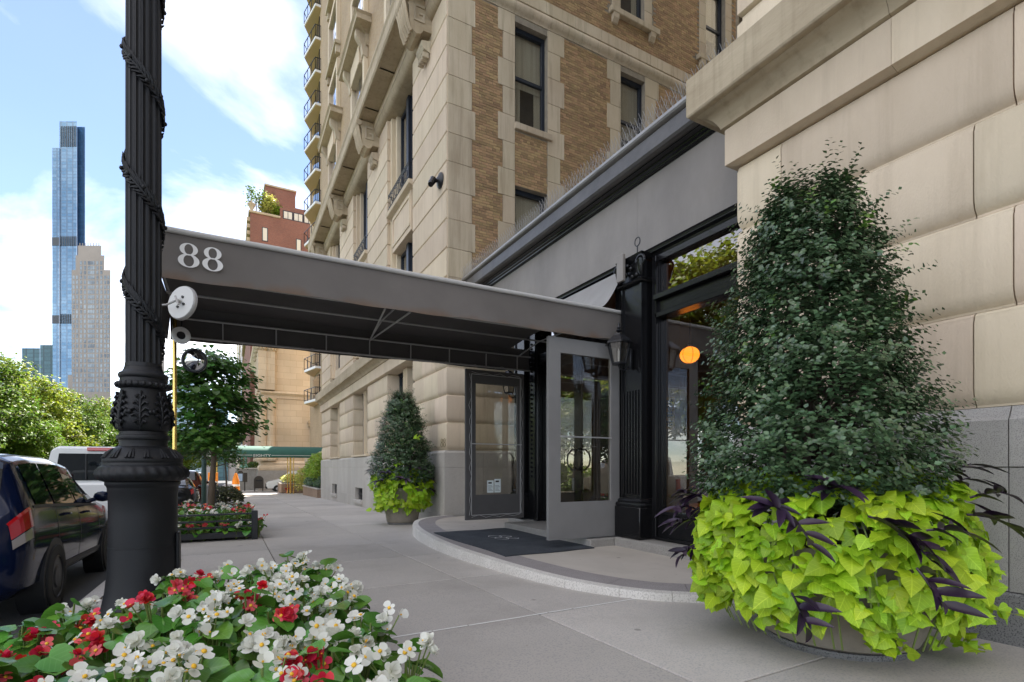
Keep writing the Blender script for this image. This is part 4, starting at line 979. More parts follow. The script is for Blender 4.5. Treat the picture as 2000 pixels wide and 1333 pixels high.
for k in range(8):           # acanthus leaves round the vase
    a0 = 2*PI*k/8 - PI/2; m = MB()
    m.tube([(lx+(vr(z)+.012+.02*max(0,(z-1.95)*8))*math.cos(a0),ly+(vr(z)+.012+.02*max(0,(z-1.95)*8))*math.sin(a0),z) for z in (1.66,1.72,1.8,1.88,1.96,2.02)],[.01,.016,.017,.014,.012,.02],7)
    for s in (-1,1):
        for q, zz in enumerate((1.69,1.75,1.81,1.87,1.93)):
            w0 = (.20,.28,.30,.26,.18)[q]
            m.tube([(lx+(vr(zz)+.01)*math.cos(a0),ly+(vr(zz)+.01)*math.sin(a0),zz),(lx+(vr(zz+.04)+.018)*math.cos(a0+s*w0*.6),ly+(vr(zz+.04)+.018)*math.sin(a0+s*w0*.6),zz+.045),(lx+(vr(zz+.05)+.03)*math.cos(a0+s*w0),ly+(vr(zz+.05)+.03)*math.sin(a0+s*w0),zz+.03)],[.011,.017,.015],6)
    for s in (-1,1): m.sphere((lx+(vr(1.80)+.018)*math.cos(a0+s*.34),ly+(vr(1.80)+.018)*math.sin(a0+s*.34),1.82),.024,n=8,m=6)
    part('acanthus_leaf', m, M_iron, vz, 60)
m = MB(); m.lathe([(.225,2.052),(.26,2.06),(.275,2.085),(.262,2.11),(.238,2.118),(.232,2.15),(.245,2.16),(.252,2.18),(.243,2.20),(.212,2.215),(.2,2.235),(.19,2.26)],48,lx,ly)
for k in range(26): a = 2*PI*k/26; m.sphere((lx+.262*math.cos(a),ly+.262*math.sin(a),2.087),.026,n=7,m=5)
part('ring_moulding', m, M_iron, LP, 60)
NF = 16
def flute(r, z, a):
    u = (a*NF/(2*PI)) % 1.0
    return r - (.022*math.sin(PI*max(0,min(1,(u-.2)/.8)))**.6 if u > .2 else 0)
m = MB(); m.lathe([(.188,2.262),(.184,2.30)],160,lx,ly); m.lathe([(.181,2.301),(.179,4.5),(.176,7.0),(.170,9.0),(.16,12.0)],160,lx,ly,fn=flute)
part('shaft', m, M_iron, LP, 28)
m = MB()
zz0, pitch = 2.28, 1.115; total = 8.0; ns = 260; pts = []
ph0 = -PI/2-.55 + PI
def gp(t, dr=0, dz=0, da=0):
    z = zz0 + t; a = -2*PI*t/pitch + 1.45
    return (lx+(.186+dr)*math.cos(a+da), ly+(.186+dr)*math.sin(a+da), z+dz)
m.tube([gp(total*i/ns) for i in range(ns+1)], .014, 6)
for i in range(int(total/.034)):
    t = i*.034
    for s in (-1, 1):
        m.tube([gp(t),gp(t+.03,.015,s*.035,s*.05),gp(t+.085,.012+rng.uniform(0,.018),s*.08+rng.uniform(-.02,.02),s*.05)],[.007,.018,.005],5)
    if i % 4 == 0: m.sphere(gp(t,.03,rng.uniform(-.04,.04)),.022,n=6,m=4)
part('garland', m, M_iron, LP, 60)
m = MB()          # lantern head, above the picture
m.lathe([(.16,12.0),(.24,12.1),(.2,12.25),(.12,12.3),(.3,12.6),(.36,12.9),(.30,13.2),(.1,13.4),(.02,13.6)],24,lx,ly); part('lamp_head', m, M_iron, LP, 60)
m = MB(); m.cbox(lx+.33,lx+.37,ly-.12,ly+.12,lz0+.28,lz0+.78,.01); part('hatch', m, M_iron, LP)

LP.scale = (.81,.81,1)
# ================================================================== planting
def leafmat(name, c1, c2, rough, trans, var=.25, hue=.015, spec=.5, scale=2.0, vein=0):
    return pm(name, c1, c2, scale, rough, isl=var, hue=hue, trans=trans, spec=spec, vein=vein)
M_holly = leafmat('holly_leaf', (0.070,0.125,0.060), (0.088,0.150,0.066), 0.2, .10, .4, .02, .6)
M_hollyn = leafmat('young_holly_leaf', (0.10,0.20,0.035), (0.13,0.24,0.04), 0.3, .2)
M_vine = leafmat('chartreuse_leaf', (0.42,0.60,0.022), (0.27,0.47,0.018), 0.42, .28, .3, .018, .4, 3.5, .40)
M_purp = leafmat('purple_leaf', (0.038,0.017,0.040), (0.020,0.011,0.026), 0.34, .06, .4, .02)
M_beg = leafmat('begonia_leaf', (0.075,0.21,0.028), (0.11,0.28,0.036), 0.24, .22, .4, .02, .5, 2.0, .35)
M_stem = pm('green_stem', (0.16,0.22,0.05), None, rough=.6)
M_bark = pm('grey_brown_bark', (0.16,0.115,0.08), (0.10,0.075,0.055), 9, 0.9, bump=.6, bscale=40, stretch=(1,1,.3), bdist=.01)
M_barkd = pm('dark_bark', (0.075,0.055,0.042), (0.05,0.04,0.03), 9, 0.9, bump=.6, bscale=40, stretch=(1,1,.3), bdist=.01)
M_soil = pm('dark_soil', (0.035,0.026,0.02), (0.02,0.016,0.012), 8, 0.95, bump=.8, bscale=40, bdist=.02)
M_wpet = leafmat('white_petal', (0.80,0.79,0.74), (0.76,0.76,0.66), 0.55, .25, .08, .005)
M_rpet = leafmat('red_petal', (0.66,0.014,0.022), (0.58,0.02,0.05), 0.45, .22, .2, .012)
M_ppet = leafmat('coral_pink_petal', (0.72,0.07,0.12), (0.68,0.10,0.10), 0.45, .22, .2, .012)
M_pollen = pm('yellow_stamens', (0.80,0.46,0.03), None, rough=.7)
M_pot = pm('weathered_concrete_pot', (0.33,0.29,0.235), (0.22,0.19,0.15), 3, 0.9, bump=.4, bscale=50, detail=8, bdist=.006)

def frame(pos, nrm, tip, roll=0):
    n = Vector(nrm).normalized(); t = Vector(tip); t = (t - n*t.dot(n))
    if t.length < 1e-4: t = n.orthogonal()
    t.normalize(); s = t.cross(n)
    M = Matrix(((s.x,t.x,n.x,pos[0]),(s.y,t.y,n.y,pos[1]),(s.z,t.z,n.z,pos[2]),(0,0,0,1)))
    return M
def add_leaf(mb, lf, M, s=1.0):
    vs, fs = lf; b = len(mb.v)
    for p in vs: mb.v.append(tuple(M @ (Vector(p)*s))); mb.uv.append((p[0],p[1]))
    for f in fs: mb.f.append(tuple(b+i for i in f)); mb.m.append(mb.mi)
def outline_leaf(half, fold=.12, droop=.15, wav=0.0):
    """leaf from a half outline [(x, y)], folded along the midrib; tip at +Y, base at the origin"""
    ys_ = [p[1] for p in half]; vs = []; fs = []; n = len(half)
    L_ = max(ys_)
    def zf(x, y): return fold*abs(x) - droop*(y/L_)**2*L_ + wav*math.sin(y/L_*9)*abs(x)
    for x, y in half: vs.append((0, min(max(y,0), L_), zf(0, max(y,0))))
    for x, y in half: vs.append((x, y, zf(x, y)))
    for x, y in half: vs.append((-x, y, zf(x, y)))
    for k in range(n-1):
        fs.append((k, n+k, n+k+1, k+1)); fs.append((k, k+1, 2*n+k+1, 2*n+k))
    return vs, fs
LF_holly = ([(0,0,0),(.42,.35,.10),(.30,.72,.06),(0,1.05,-.05),(-.30,.72,.06),(-.42,.35,.10),(0,.5,-.04)],[(0,1,6),(1,2,6),(2,3,6),(3,4,6),(4,5,6),(5,0,6)])
LF_quad = ([(0,0,0),(.38,.45,.08),(0,1,-.06),(-.38,.45,.08)],[(0,1,2),(0,2,3)])
LF_heart = outline_leaf([(0.0,0.0),(.14,-.12),(.34,-.15),(.50,-.04),(.55,.16),(.50,.36),(.38,.56),(.22,.75),(.07,.90),(0,.98)], .16, .30, .10)
LF_lobed = outline_leaf([(0.0,0.0),(.16,-.14),(.38,-.16),(.56,-.06),(.68,.10),(.54,.22),(.46,.34),(.42,.50),(.28,.70),(.09,.88),(0,.98)], .18, .26, .12)
H_ = [(0.0,0.0),(.14,-.12),(.34,-.15),(.50,-.04),(.55,.16),(.50,.36),(.38,.56),(.22,.75),(.07,.90),(0,.98)]; J_ = [(0.0,0.0),(.16,-.14),(.38,-.16),(.56,-.06),(.68,.10),(.54,.22),(.46,.34),(.42,.50),(.28,.70),(.09,.88),(0,.98)]
LF_vines = [outline_leaf(H_,.10,.20,.06), outline_leaf(H_,.30,.42,.14), outline_leaf(H_,-.12,.12,.2), outline_leaf(J_,.12,.22,.08), outline_leaf(J_,.34,.40,.16), outline_leaf(J_,-.10,.10,.22)]
LF_lance = outline_leaf([(.03,0),(.10,.10),(.145,.3),(.14,.5),(.105,.72),(.05,.9),(0,1.0)], .5, .25)
LF_beg = outline_leaf([(0,0),(.2,-.12),(.42,-.08),(.52,.15),(.50,.42),(.38,.68),(.2,.86),(0,.96)], .22, .12, .05)
def leafmesh(name, lf, s, mat, smooth=True):
    mb = MB(); add_leaf(mb, lf, Matrix.Identity(4), s); return mb.mesh(name, mat, smooth=180 if smooth else None)

# ---------------- clipped holly shrubs in the planters
def holly(cx, cy, zb, label):
    t = thing('holly_shrub', (cx,cy,zb), label, 'shrub', 'clipped hollies in stone planters')
    P = [(1.0,.58),(1.15,.79),(1.4,.83),(1.8,.765),(2.2,.67),(2.6,.575),(3.0,.45),(3.35,.30),(3.56,.13)]
    def rad(z):
        for (a, b), (c, d) in zip(P[:-1], P[1:]):
            if z <= c: return b+(d-b)*(max(z,a)-a)/(c-a)
        return .1
    m = MB()
    for k in range(7):
        a = k*.9; b0 = (cx+.10*math.cos(a), cy+.10*math.sin(a), zb+.75)
        z1 = 2.2+.2*k; r1 = rad(z1)*.55
        m.tube([b0,(cx+.17*math.cos(a),cy+.17*math.sin(a),1.3),(cx+.3*r1*math.cos(a+.3),cy+.3*r1*math.sin(a+.3),1.8),(cx+r1*math.cos(a+.4),cy+r1*math.sin(a+.4),z1)],[.045,.036,.024,.008],7)
    for k in range(90):
        z = rng.uniform(1.05,2.2); a = rng.uniform(0,2*PI); r = rad(z)*rng.uniform(.7,.95)
        m.tube([(cx+.12*math.cos(a),cy+.12*math.sin(a),z-.35*rng.random()-.1),(cx+.5*r*math.cos(a+.1),cy+.5*r*math.sin(a+.1),z-.12),(cx+r*math.cos(a),cy+r*math.sin(a),z)],[.012,.008,.003],4)
    part('stems', m, M_barkd, t, 60)
    big = MB(); leaves = []
    for k in range(3000):
        u = rng.random(); z = 1.0 + (3.52-1.0)*u**1.1
        a = rng.uniform(0, 2*PI); lump = 1 + .11*noise.noise(Vector((math.cos(a)*1.7, math.sin(a)*1.7, z*1.9)))*1.6
        gapn = noise.noise(Vector((math.cos(a)*2.3+7, math.sin(a)*2.3, z*2.6)))
        r = rad(z)*lump*(1 - abs(rng.gauss(0,.10))) * (1-.25*max(0, gapn-.15))
        if gapn > .44 and rng.random() < .6: continue
        o = Vector((math.cos(a), math.sin(a), 0)); d = (o*rng.uniform(.5,1.0) + Vector((rng.uniform(-.4,.4),rng.uniform(-.4,.4),rng.uniform(-.1,.9)))).normalized()
        tip = Vector((cx,cy,z)) + o*r; Ls = rng.uniform(.13,.24)
        if z > 3.3: d = (d + Vector((0,0,1.2))).normalized()
        if rng.random() < .09: Ls *= 1.5; tip = tip + d*rng.uniform(.06,.13)
        base = tip - d*Ls*.5
        nl = int(Ls/.0155)
        new = rng.random() < .05
        for i in range(nl):
            s = i/nl; p = base + d*Ls*s; ph = i*2.4 + rng.random()
            side = d.orthogonal().normalized(); side.rotate(Matrix.Rotation(ph,3,d))
            ld = (side*1.0 + d*(.5+.6*s) + Vector((0,0,.15))).normalized()
            nn = (d*.9 + Vector((0,0,.7)) - side*.3 + Vector((rng.gauss(0,.25),rng.gauss(0,.25),rng.gauss(0,.25)))).normalized()
            leaves.append((p + side*.006, nn, ld, rng.uniform(.037,.055)*(1-.25*s), new and s > .5))
    for k in range(2600):
        z = rng.uniform(1.25,3.3); a = rng.uniform(0,2*PI); r = rad(z)*rng.uniform(.35,.82)
        leaves.append((Vector((cx+r*math.cos(a),cy+r*math.sin(a),z)),Vector((math.cos(a)*.6+rng.gauss(0,.5),math.sin(a)*.6+rng.gauss(0,.5),.6)).normalized(),Vector((rng.gauss(0,1),rng.gauss(0,1),rng.gauss(0,.6))).normalized(),rng.uniform(.05,.07),False))
    cp = Vector((0,0,1.3)); w = Vector((cx,cy,0))
    def facing(l): return (l[0]-cp).length - (1.2 if l[4] else 0) - .3*l[3]/.04
    leaves.sort(key=facing)
    lm = leafmesh('holly_leaf', LF_holly, 1.0, M_holly); lmn = leafmesh('holly_leaf_young', LF_holly, 1.0, M_hollyn)
    cnt = 0
    for i, l in enumerate(leaves):
        M = frame(l[0], l[1], l[2])
        if i % 17 == 0 and cnt < 300:
            cnt += 1; ML = Matrix.Translation((-cx,-cy,-zb)) @ M @ Matrix.Scale(l[3],4); inst('leaf', lmn if l[4] else lm, t, None, mat=ML)
        else:
            big.mi = 1 if l[4] else 0; add_leaf(big, LF_holly if i < 12000 else LF_quad, M, l[3])
    part('foliage', big, [M_holly, M_hollyn], t, 180, kind='stuff')
    return t
H1 = holly(3.99, 2.46, gz(2.34), 'large dark green clipped holly in the near planter at right')
H2 = copy_tree(H1); H2.location = (4.25, 14.25, gz(14.2)); H2.scale = (1.02,1.02,1.03); H2.rotation_euler = (0,0,2.2)
H2['label'] = 'smaller dark holly in the far tapered planter beside the awning'

# ---------------- planters
def pot(cx, cy, prof, label, cat='planter'):
    z = gz(cy); t = thing('stone_planter', (cx,cy,z), label, cat, 'stone planters at the entrance')
    m = MB(); m.lathe([(r,z+h) for r, h in prof],40,cx,cy); part('bowl', m, M_pot, t, 40)
    m = MB(); m.lathe([(prof[0][0]*.97,z-.02),(prof[0][0]*1.03,z+.015),(prof[0][0]*1.03,z+.05),(prof[0][0]*.98,z+.052)],40,cx,cy); part('foot', m, M_grand, t, 40)
    m = MB(); m.lathe([(prof[-1][0]*.9,z+prof[-1][1]-.08),(.01,z+prof[-1][1]+.02)],30,cx,cy); part('soil', m, M_soil, t)
    return t
pot(4.15,2.34,[(.48,.055),(.53,.08),(.58,.2),(.66,.42),(.72,.68),(.76,.72),(.76,.8),(.70,.8),(.68,.74)],'wide round concrete planter under the yellow green vine at right')
pot(4.25,14.25,[(.40,.055),(.43,.07),(.50,.5),(.56,.9),(.60,.94),(.60,1.02),(.54,1.02),(.52,.96)],'tall tapered concrete planter beyond the curved platform')

def vine(cx, cy, prof, nleaf, size, label, extra=(), gap=0.0, lim0=.62):
    z0 = gz(cy); t = thing('sweet_potato_vine', (cx,cy,z0), label, 'vine', 'yellow green vines spilling over planters')
    m = MB(); K = len(prof)-1
    for k in range(46):
        a = 2*PI*k/46+rng.uniform(-.05,.05)
        m.tube([(cx+prof[0][0]*.5*math.cos(a),cy+prof[0][0]*.5*math.sin(a),prof[0][1]-.1)]+[(cx+(r-.07)*math.cos(a+.05*i),cy+(r-.07)*math.sin(a+.05*i),z-.02) for i, (r, z) in enumerate(prof)],.006,4)
    part('stems', m, M_stem, t)
    lv = []
    for k in range(nleaf):
        u = rng.random()**.85*.999; a = rng.uniform(0, 2*PI); f = u*K; i = int(f); fr_ = f-i
        bot = .5+.5*noise.noise(Vector((math.cos(a)*2.2,math.sin(a)*2.2,cx)))*1.6
        if u > lim0+(1-lim0)*max(.12,bot): continue
        if gap and noise.noise(Vector((math.cos(a)*1.5+3,math.sin(a)*1.5,u*2))) > gap: continue
        r = prof[i][0]+(prof[i+1][0]-prof[i][0])*fr_; z = prof[i][1]+(prof[i+1][1]-prof[i][1])*fr_
        dr, dz = prof[i+1][0]-prof[i][0], prof[i+1][1]-prof[i][1]
        o = Vector((math.cos(a),math.sin(a),0)); tan = (o*dr+Vector((0,0,dz))).normalized(); nn = Vector((0,0,1))*dr*1.0 - o*dz; nn = (o*(-dz)+Vector((0,0,dr))).normalized()
        r += rng.uniform(-.10,.05) + .10*noise.noise(Vector((math.cos(a)*2.6,math.sin(a)*2.6,u*3.5+cx))); z += .09*noise.noise(Vector((math.cos(a)*2.2+9,math.sin(a)*2.2,u*2+cx)))
        pos = Vector((cx,cy,z))+o*r
        nrm = (nn*.8+Vector((0,0,1.0))+Vector((-.25,-.35,0))+Vector((rng.gauss(0,.42),rng.gauss(0,.42),rng.gauss(0,.25)))).normalized()
        tipd = (tan*.5+o*.7+o.cross(Vector((0,0,1)))*rng.gauss(0,.8)+Vector((0,0,-.1))).normalized()
        lv.append((pos-tipd*size*.4, nrm, tipd, size*rng.choice((.45,.6,.75,.9,1.0,1.1,1.25))*rng.uniform(.9,1.1)))
    for (p, r_, n_) in extra:
        for k in range(n_): lv.append((Vector(p)+Vector((rng.gauss(0,r_),rng.gauss(0,r_),abs(rng.gauss(0,r_*.6)))), Vector((rng.gauss(-.3,.4),rng.gauss(-.4,.4),1)), Vector((rng.gauss(0,1),rng.gauss(-.3,1),-.4)), size*rng.uniform(.5,.95)))
    lv.sort(key=lambda l: (l[0]-Vector((0,0,1.3))).length)
    meshes = [(leafmesh('vine_leaf', q_, 1.0, M_vine), q_) for q_ in LF_vines]
    rest = MB()
    for i, l in enumerate(lv):
        M = frame(l[0], l[1], l[2]); q = rng.randrange(6)
        if i < 300: inst('leaf', meshes[q][0], t, None, mat=Matrix.Translation((-cx,-cy,-z0)) @ M @ Matrix.Scale(l[3],4))
        else: add_leaf(rest, meshes[q][1], M, l[3])
    if rest.v: part('foliage', rest, M_vine, t, 180, kind='stuff')
    return t
vine(4.09,2.38,[(.26,1.14),(.54,1.22),(.78,1.12),(.92,.88),(.95,.60),(.88,.36),(.78,.12)],3100,.114,'bright yellow green vine spilling over the wide near planter',
     extra=[((4.42,1.70,.28),.09,12),((4.46,1.60,.07),.07,9),((3.75,1.72,.12),.07,9),((4.35,1.38,.35),.08,7),((4.25,2.0,1.22),.06,5),((3.5,2.6,.25),.08,8),((3.55,2.35,.18),.06,8)], lim0=.8)
vine(4.25,14.25,[(.25,1.16),(.48,1.22),(.68,1.12),(.80,.9),(.82,.62),(.74,.32),(.66,.05)],1250,.145,'yellow green vine trailing over the far tapered planter', extra=[((4.0,13.75,1.38),.10,8),((3.4,14.0,.1),.1,10),((4.45,13.4,2.1),.06,5)], gap=.42, lim0=.88)

# ---------------- purple heart plants
lance = leafmesh('purple_leaf', LF_lance, 1.0, M_purp)
def purple(px, py, pz, dirv, label, n=9, L_=.24, grp='purple plants in the near planter'):
    t = thing('purple_heart_plant', (px,py,pz), label, 'plant', grp); d = Vector(dirv).normalized()
    pts = [Vector((px,py,pz)) + d*s*.15 + Vector((0,0,-.03*s*s+.02*s)) for s in (0,.35,.7,1.0,1.3)]
    m = MB(); m.tube(pts,[.008,.008,.007,.006,.004],6); part('stem', m, M_purp, t)
    for k in range(n):
        s = .15+.85*k/(n-1); p = pts[0]+d*s*.19+Vector((0,0,-.03*(s*1.3)**2+.02*s))
        a = k*PI*.88+rng.uniform(-.4,.4); side = d.orthogonal().normalized(); side.rotate(Matrix.Rotation(a,3,d))
        td = (d*(.15+.5*s)+side*1.0+Vector((0,0,-.15))).normalized(); nn = (d*.6-side*.5+Vector((0,0,1.0))).normalized()
        inst('leaf', lance, t, None, mat=Matrix.Translation((-px,-py,-pz)) @ frame(p, nn, td) @ Matrix.Scale(L_*rng.uniform(.75,1.1),4))
    return t
pl_near = [((3.49,3.05,1.04),(-.6,.6,.35),'purple plant at the left end of the near planter, upper spray'),((3.43,3.02,.86),(-.8,.5,.1),'purple plant at the left end of the near planter, middle spray'),((3.42,2.97,.70),(-.85,.35,-.4),'purple plant at the left end of the near planter, lowest spray'),((3.45,3.1,.95),(-.9,.2,.2),'purple spray reaching toward the shop window from the near planter'),
 ((3.72,3.1,1.12),(-.3,.8,.5),'purple spray behind the left end of the yellow green vine'),((3.20,2.26,1.03),(-.4,-.7,.1),'purple spray over the upper left of the near vine'),((3.17,2.06,.98),(-.15,-.7,-.6),'hanging purple spray left of the middle of the near vine'),
 ((3.40,1.99,1.13),(-.3,-.6,.3),'upright purple spray above the middle of the near vine'),((3.43,1.74,1.0),(.5,-.6,-.3),'purple spray trailing across the middle of the near vine'),((3.53,1.62,.9),(.1,-.7,-.5),'hanging purple spray right of the near vine centre'),((3.58,1.50,.93),(.4,-.7,.1),'long purple spray over the right front of the near vine'),((3.47,1.50,.72),(-.1,-.6,-.75),'lower purple spray hanging over the right front of the near vine'),
 ((4.40,1.74,1.22),(.3,-.6,.6),'tall purple spray at the top right of the near planter'),((4.28,1.55,1.10),(.55,-.7,.3),'purple spray reaching out at the right end of the near vine'),((4.1,1.50,1.0),(.7,-.7,-.1),'purple spray drooping at the right end of the near vine'),((4.50,1.78,1.14),(.5,-.5,.5),'purple spray against the granite wall at right'),
 ((3.14,2.04,.50),(-.2,-.6,-.8),'small purple spray low on the front of the near vine')]
for p, d, lb in pl_near: purple(*p, d, lb, rng.choice((6,7,8)), .215)
pl_far = [((3.75,13.75,1.12),(-.8,-.5,.4),'purple spray at the left side of the far planter'),((3.62,13.9,.95),(-.9,-.3,.0),'purple spray drooping left of the far planter'),((4.6,13.75,1.2),(.5,-.8,.4),'purple spray at the right side of the far planter'),((4.75,13.85,1.0),(.7,-.6,0),'purple spray drooping right of the far planter'),((4.25,13.6,1.25),(.2,-.9,.5),'purple spray at the front top of the far planter'),((4.1,13.55,1.02),(-.2,-.95,-.1),'purple spray hanging at the front of the far planter'),((4.85,14.0,.75),(.7,-.5,-.4),'lowest purple spray at the right of the far planter'),((3.5,14.2,1.15),(-.8,.2,.5),'purple spray behind the left of the far planter')]
for p, d, lb in pl_far: purple(*p, d, lb, 8, .27, 'purple plants in the far planter')

# ---------------- begonias
begl = [leafmesh('begonia_leaf', LF_beg, 1.0, M_beg), leafmesh('begonia_leaf', outline_leaf([(0,0),(.16,-.14),(.36,-.12),(.54,.10),(.54,.38),(.40,.66),(.2,.84),(0,.92)], .32, .2, .06), 1.0, M_beg)]
def blossom(pm_, kind):
    mb = MB()
    def petal(a, L_, w_, up):
        o = Vector((math.cos(a),math.sin(a),0)); s = Vector((-math.sin(a),math.cos(a),0)); b = len(mb.v)
        for (u, v, z) in ((.06,0,0),(.35,.42,.05),(.75,.52,.10),(1.0,.25,.06),(1.05,0,.03),(1.0,-.25,.06),(.75,-.52,.10),(.35,-.42,.05),(.6,0,.02)): mb.v.append(tuple(o*u*L_+s*v*w_+Vector((0,0,z*L_+up*u))))
        for f in ((0,1,8),(1,2,8),(2,3,8),(3,4,8),(4,5,8),(5,6,8),(6,7,8),(7,0,8)): mb.f.append(tuple(b+i for i in f)); mb.m.append(0)
    if kind == 0:      # open single flower: two large and two small petals
        for a, L_, w_ in ((0,1,1.0),(PI,1,1.0),(PI/2,.8,.55),(-PI/2,.8,.55)): petal(a,L_,w_,.05)
    elif kind == 1:    # half-closed
        for a, L_, w_ in ((0,.9,1.1),(PI,.9,1.1),(PI/2,.6,.6)): petal(a,L_,w_,.65)
    else:              # ruffled double
        for r_ in range(3):
            for k in range(4): petal(k*PI/2+r_*.6,1-.25*r_,.8,.25+.35*r_)
    mb.mi = 1
    if kind == 0: mb.sphere((0,0,.10),.24,.24,.16,8,5)
    elif kind == 1: mb.sphere((0,0,.3),.12,.12,.12,6,4)
    return mb.mesh('blossom', [pm_, M_pollen], smooth=60)
bw = [blossom(M_wpet,0), blossom(M_wpet,0), blossom(M_wpet,1), blossom(M_wpet,2)]
br = [blossom(M_rpet,0), blossom(M_rpet,1), blossom(M_rpet,2)]
bp_ = [blossom(M_ppet,0), blossom(M_ppet,1), blossom(M_ppet,2)]
def begonia(x, y, h, colr, label, grp, nl=11, nb=5, rad=.2, ls=.125):
    z = gz(y); t = thing('begonia_plant', (x,y,z), label, 'flower', grp); sm = MB()
    for k in range(nl):
        a = k*2.4+rng.random(); s = (k+.5)/nl; zz = h*(.48+.5*(1-s)*rng.uniform(.8,1.15)); r = rad*(.25+.8*s)
        o = Vector((math.cos(a),math.sin(a),0)); p = Vector((0,0,zz))+o*r*.6
        sm.tube([(x,y,z+.01),(x+p.x*.5,y+p.y*.5,z+zz*.6),(x+p.x,y+p.y,z+zz)],.006,4)
        nn = (Vector((0,0,1))+o*rng.uniform(.0,.7)+Vector((rng.gauss(0,.3),rng.gauss(0,.3),0))).normalized(); td = (o+o.cross(Vector((0,0,1)))*rng.gauss(0,.5)+Vector((0,0,rng.uniform(-.3,.35)))).normalized()
        inst('leaf', begl[k%2], t, None, mat=frame(p, nn, td) @ Matrix.Scale(ls*rng.uniform(.7,1.15),4))
    ncl = max(1, nb//4); cls = []
    for q in range(ncl):
        a = rng.uniform(0,2*PI); r = rad*rng.uniform(.1,.75); cls.append((r*math.cos(a), r*math.sin(a), h*rng.uniform(.88,1.04)))
    for k in range(nb):
        c = cls[k % ncl]; p = Vector((c[0]+rng.gauss(0,.04),c[1]+rng.gauss(0,.04),c[2]+rng.gauss(0,.028)))
        sm.tube([(x+c[0]*.4,y+c[1]*.4,z+h*.6),(x+p.x,y+p.y,z+p.z)],.004,4)
        bs = {'white':bw,'red':br,'pink':bp_}[colr]
        if colr == 'red' and rng.random() < .25: bs = bp_
        nn = (Vector((0,-.55,.75))+Vector((rng.gauss(0,.45),rng.gauss(0,.45),rng.gauss(0,.2)))).normalized()
        inst('blossom', rng.choice(bs), t, None, mat=frame(p, nn, (rng.gauss(0,1),rng.gauss(0,1),rng.gauss(0,1))) @ Matrix.Scale((.045 if colr=='white' else .043)*rng.uniform(.75,1.15),4))
    part('stems', sm, M_stem, t)
    return t
bed = MB(); bed.raw([(-1.2,1.2,gz(1.2)+.006),(.55,1.2,gz(1.2)+.006),(.55,5.3,gz(5.3)+.006),(-1.2,5.3,gz(5.3)+.006),(-1.0,1.4,gz(1.4)+.06),(.4,1.4,gz(1.4)+.06),(.4,5.15,gz(5.15)+.06),(-1.0,5.15,gz(5.15)+.06)],[(4,5,6,7),(0,1,5,4),(1,2,6,5),(2,3,7,6),(3,0,4,7)])
tag(part('flower_bed_soil', bed, M_soil), kind='structure')
gy = 1.75; row = 0
while gy < 5.3:
    gx = -1.16 + (.15 if row % 2 else 0)
    while gx < (.74 if gy > 2.3 else .62):
        x, y = gx+rng.uniform(-.06,.06), gy+rng.uniform(-.06,.06)
        far = (y-1.7)/3.6
        hh = .47 + .07*rng.random() + .06*noise.noise(Vector((x*1.5,y*1.5,0))) + .02*far
        if x < -.25: hh -= .10*min(1,(-.25-x)/.4)
        if x < -.45 and y > 4.75: gx += .31; continue
        nw = noise.noise(Vector((x*1.15+4,y*.9+2,1.0)))
        c = 'white' if nw > -.17 or (y > 4.9) else 'red'
        if rng.random() < .20: c = 'red' if c == 'white' else 'white'
        if x < -.75 and rng.random() < .4: c = 'red'
        zr = ('front edge' if y < 2.5 else 'near half' if y < 3.4 else 'far half' if y < 4.4 else 'back, by the lamp post'); zc = ('left' if x < -.55 else 'middle' if x < .1 else 'right')
        begonia(x, y, hh, c, c+' flowered begonia in the large foreground bed, '+zc+' side, '+zr, c+' begonias in the foreground bed, '+zc+' '+zr, nl=17, ls=.135, nb=rng.choice((9,10,11,12)) if c == 'white' else rng.choice((5,6,7,8)))
        gx += .31
    gy += .30; row += 1

# ---------------- black tree guard with begonias, far pit
GD = thing('tree_guard', (-.33,13.6,gz(13.6)), 'low black railed tree guard around the begonias and young tree', 'tree guard')
gx0, gx1, gy0, gy1 = -1.12, .46, 12.45, 15.6
def post(x, y):
    m = MB(); z = gz(y); m.cbox(x-.06,x+.06,y-.06,y+.06,z,z+.62,.01); part('post', m, M_blkm, GD)
for x, y in ((gx0,gy0),(gx1,gy0),(gx0,gy1),(gx1,gy1)): post(x, y)
for zz, hh in ((.06,.12),(.27,.035),(.40,.035),(.54,.035)):
    for (a, b) in (((gx0,gy0),(gx1,gy0)),((gx0,gy1),(gx1,gy1)),((gx0,gy0),(gx0,gy1)),((gx1,gy0),(gx1,gy1))):
        m = MB(); d = .02
        if a[1] == b[1]: z = gz(a[1])+zz; m.box(a[0]+.06,b[0]-.06,a[1]-d,a[1]+d,z,z+hh)
        else:
            za, zb2 = gz(a[1])+zz, gz(b[1])+zz
            m.raw([(a[0]-d,a[1]+.06,za),(a[0]+d,a[1]+.06,za),(a[0]+d,b[1]-.06,zb2),(a[0]-d,b[1]-.06,zb2),(a[0]-d,a[1]+.06,za+hh),(a[0]+d,a[1]+.06,za+hh),(a[0]+d,b[1]-.06,zb2+hh),(a[0]-d,b[1]-.06,zb2+hh)],[(0,3,2,1),(4,5,6,7),(0,1,5,4),(1,2,6,5),(2,3,7,6),(3,0,4,7)])
        part('rail', m, M_blkm, GD)
m = MB(); m.raw([(gx0+.05,gy0+.05,gz(gy0)+.05),(gx1-.05,gy0+.05,gz(gy0)+.05),(gx1-.05,gy1-.05,gz(gy1)+.05),(gx0+.05,gy1-.05,gz(gy1)+.05)],[(0,1,2,3)]); part('soil', m, M_soil, GD)
k = 0
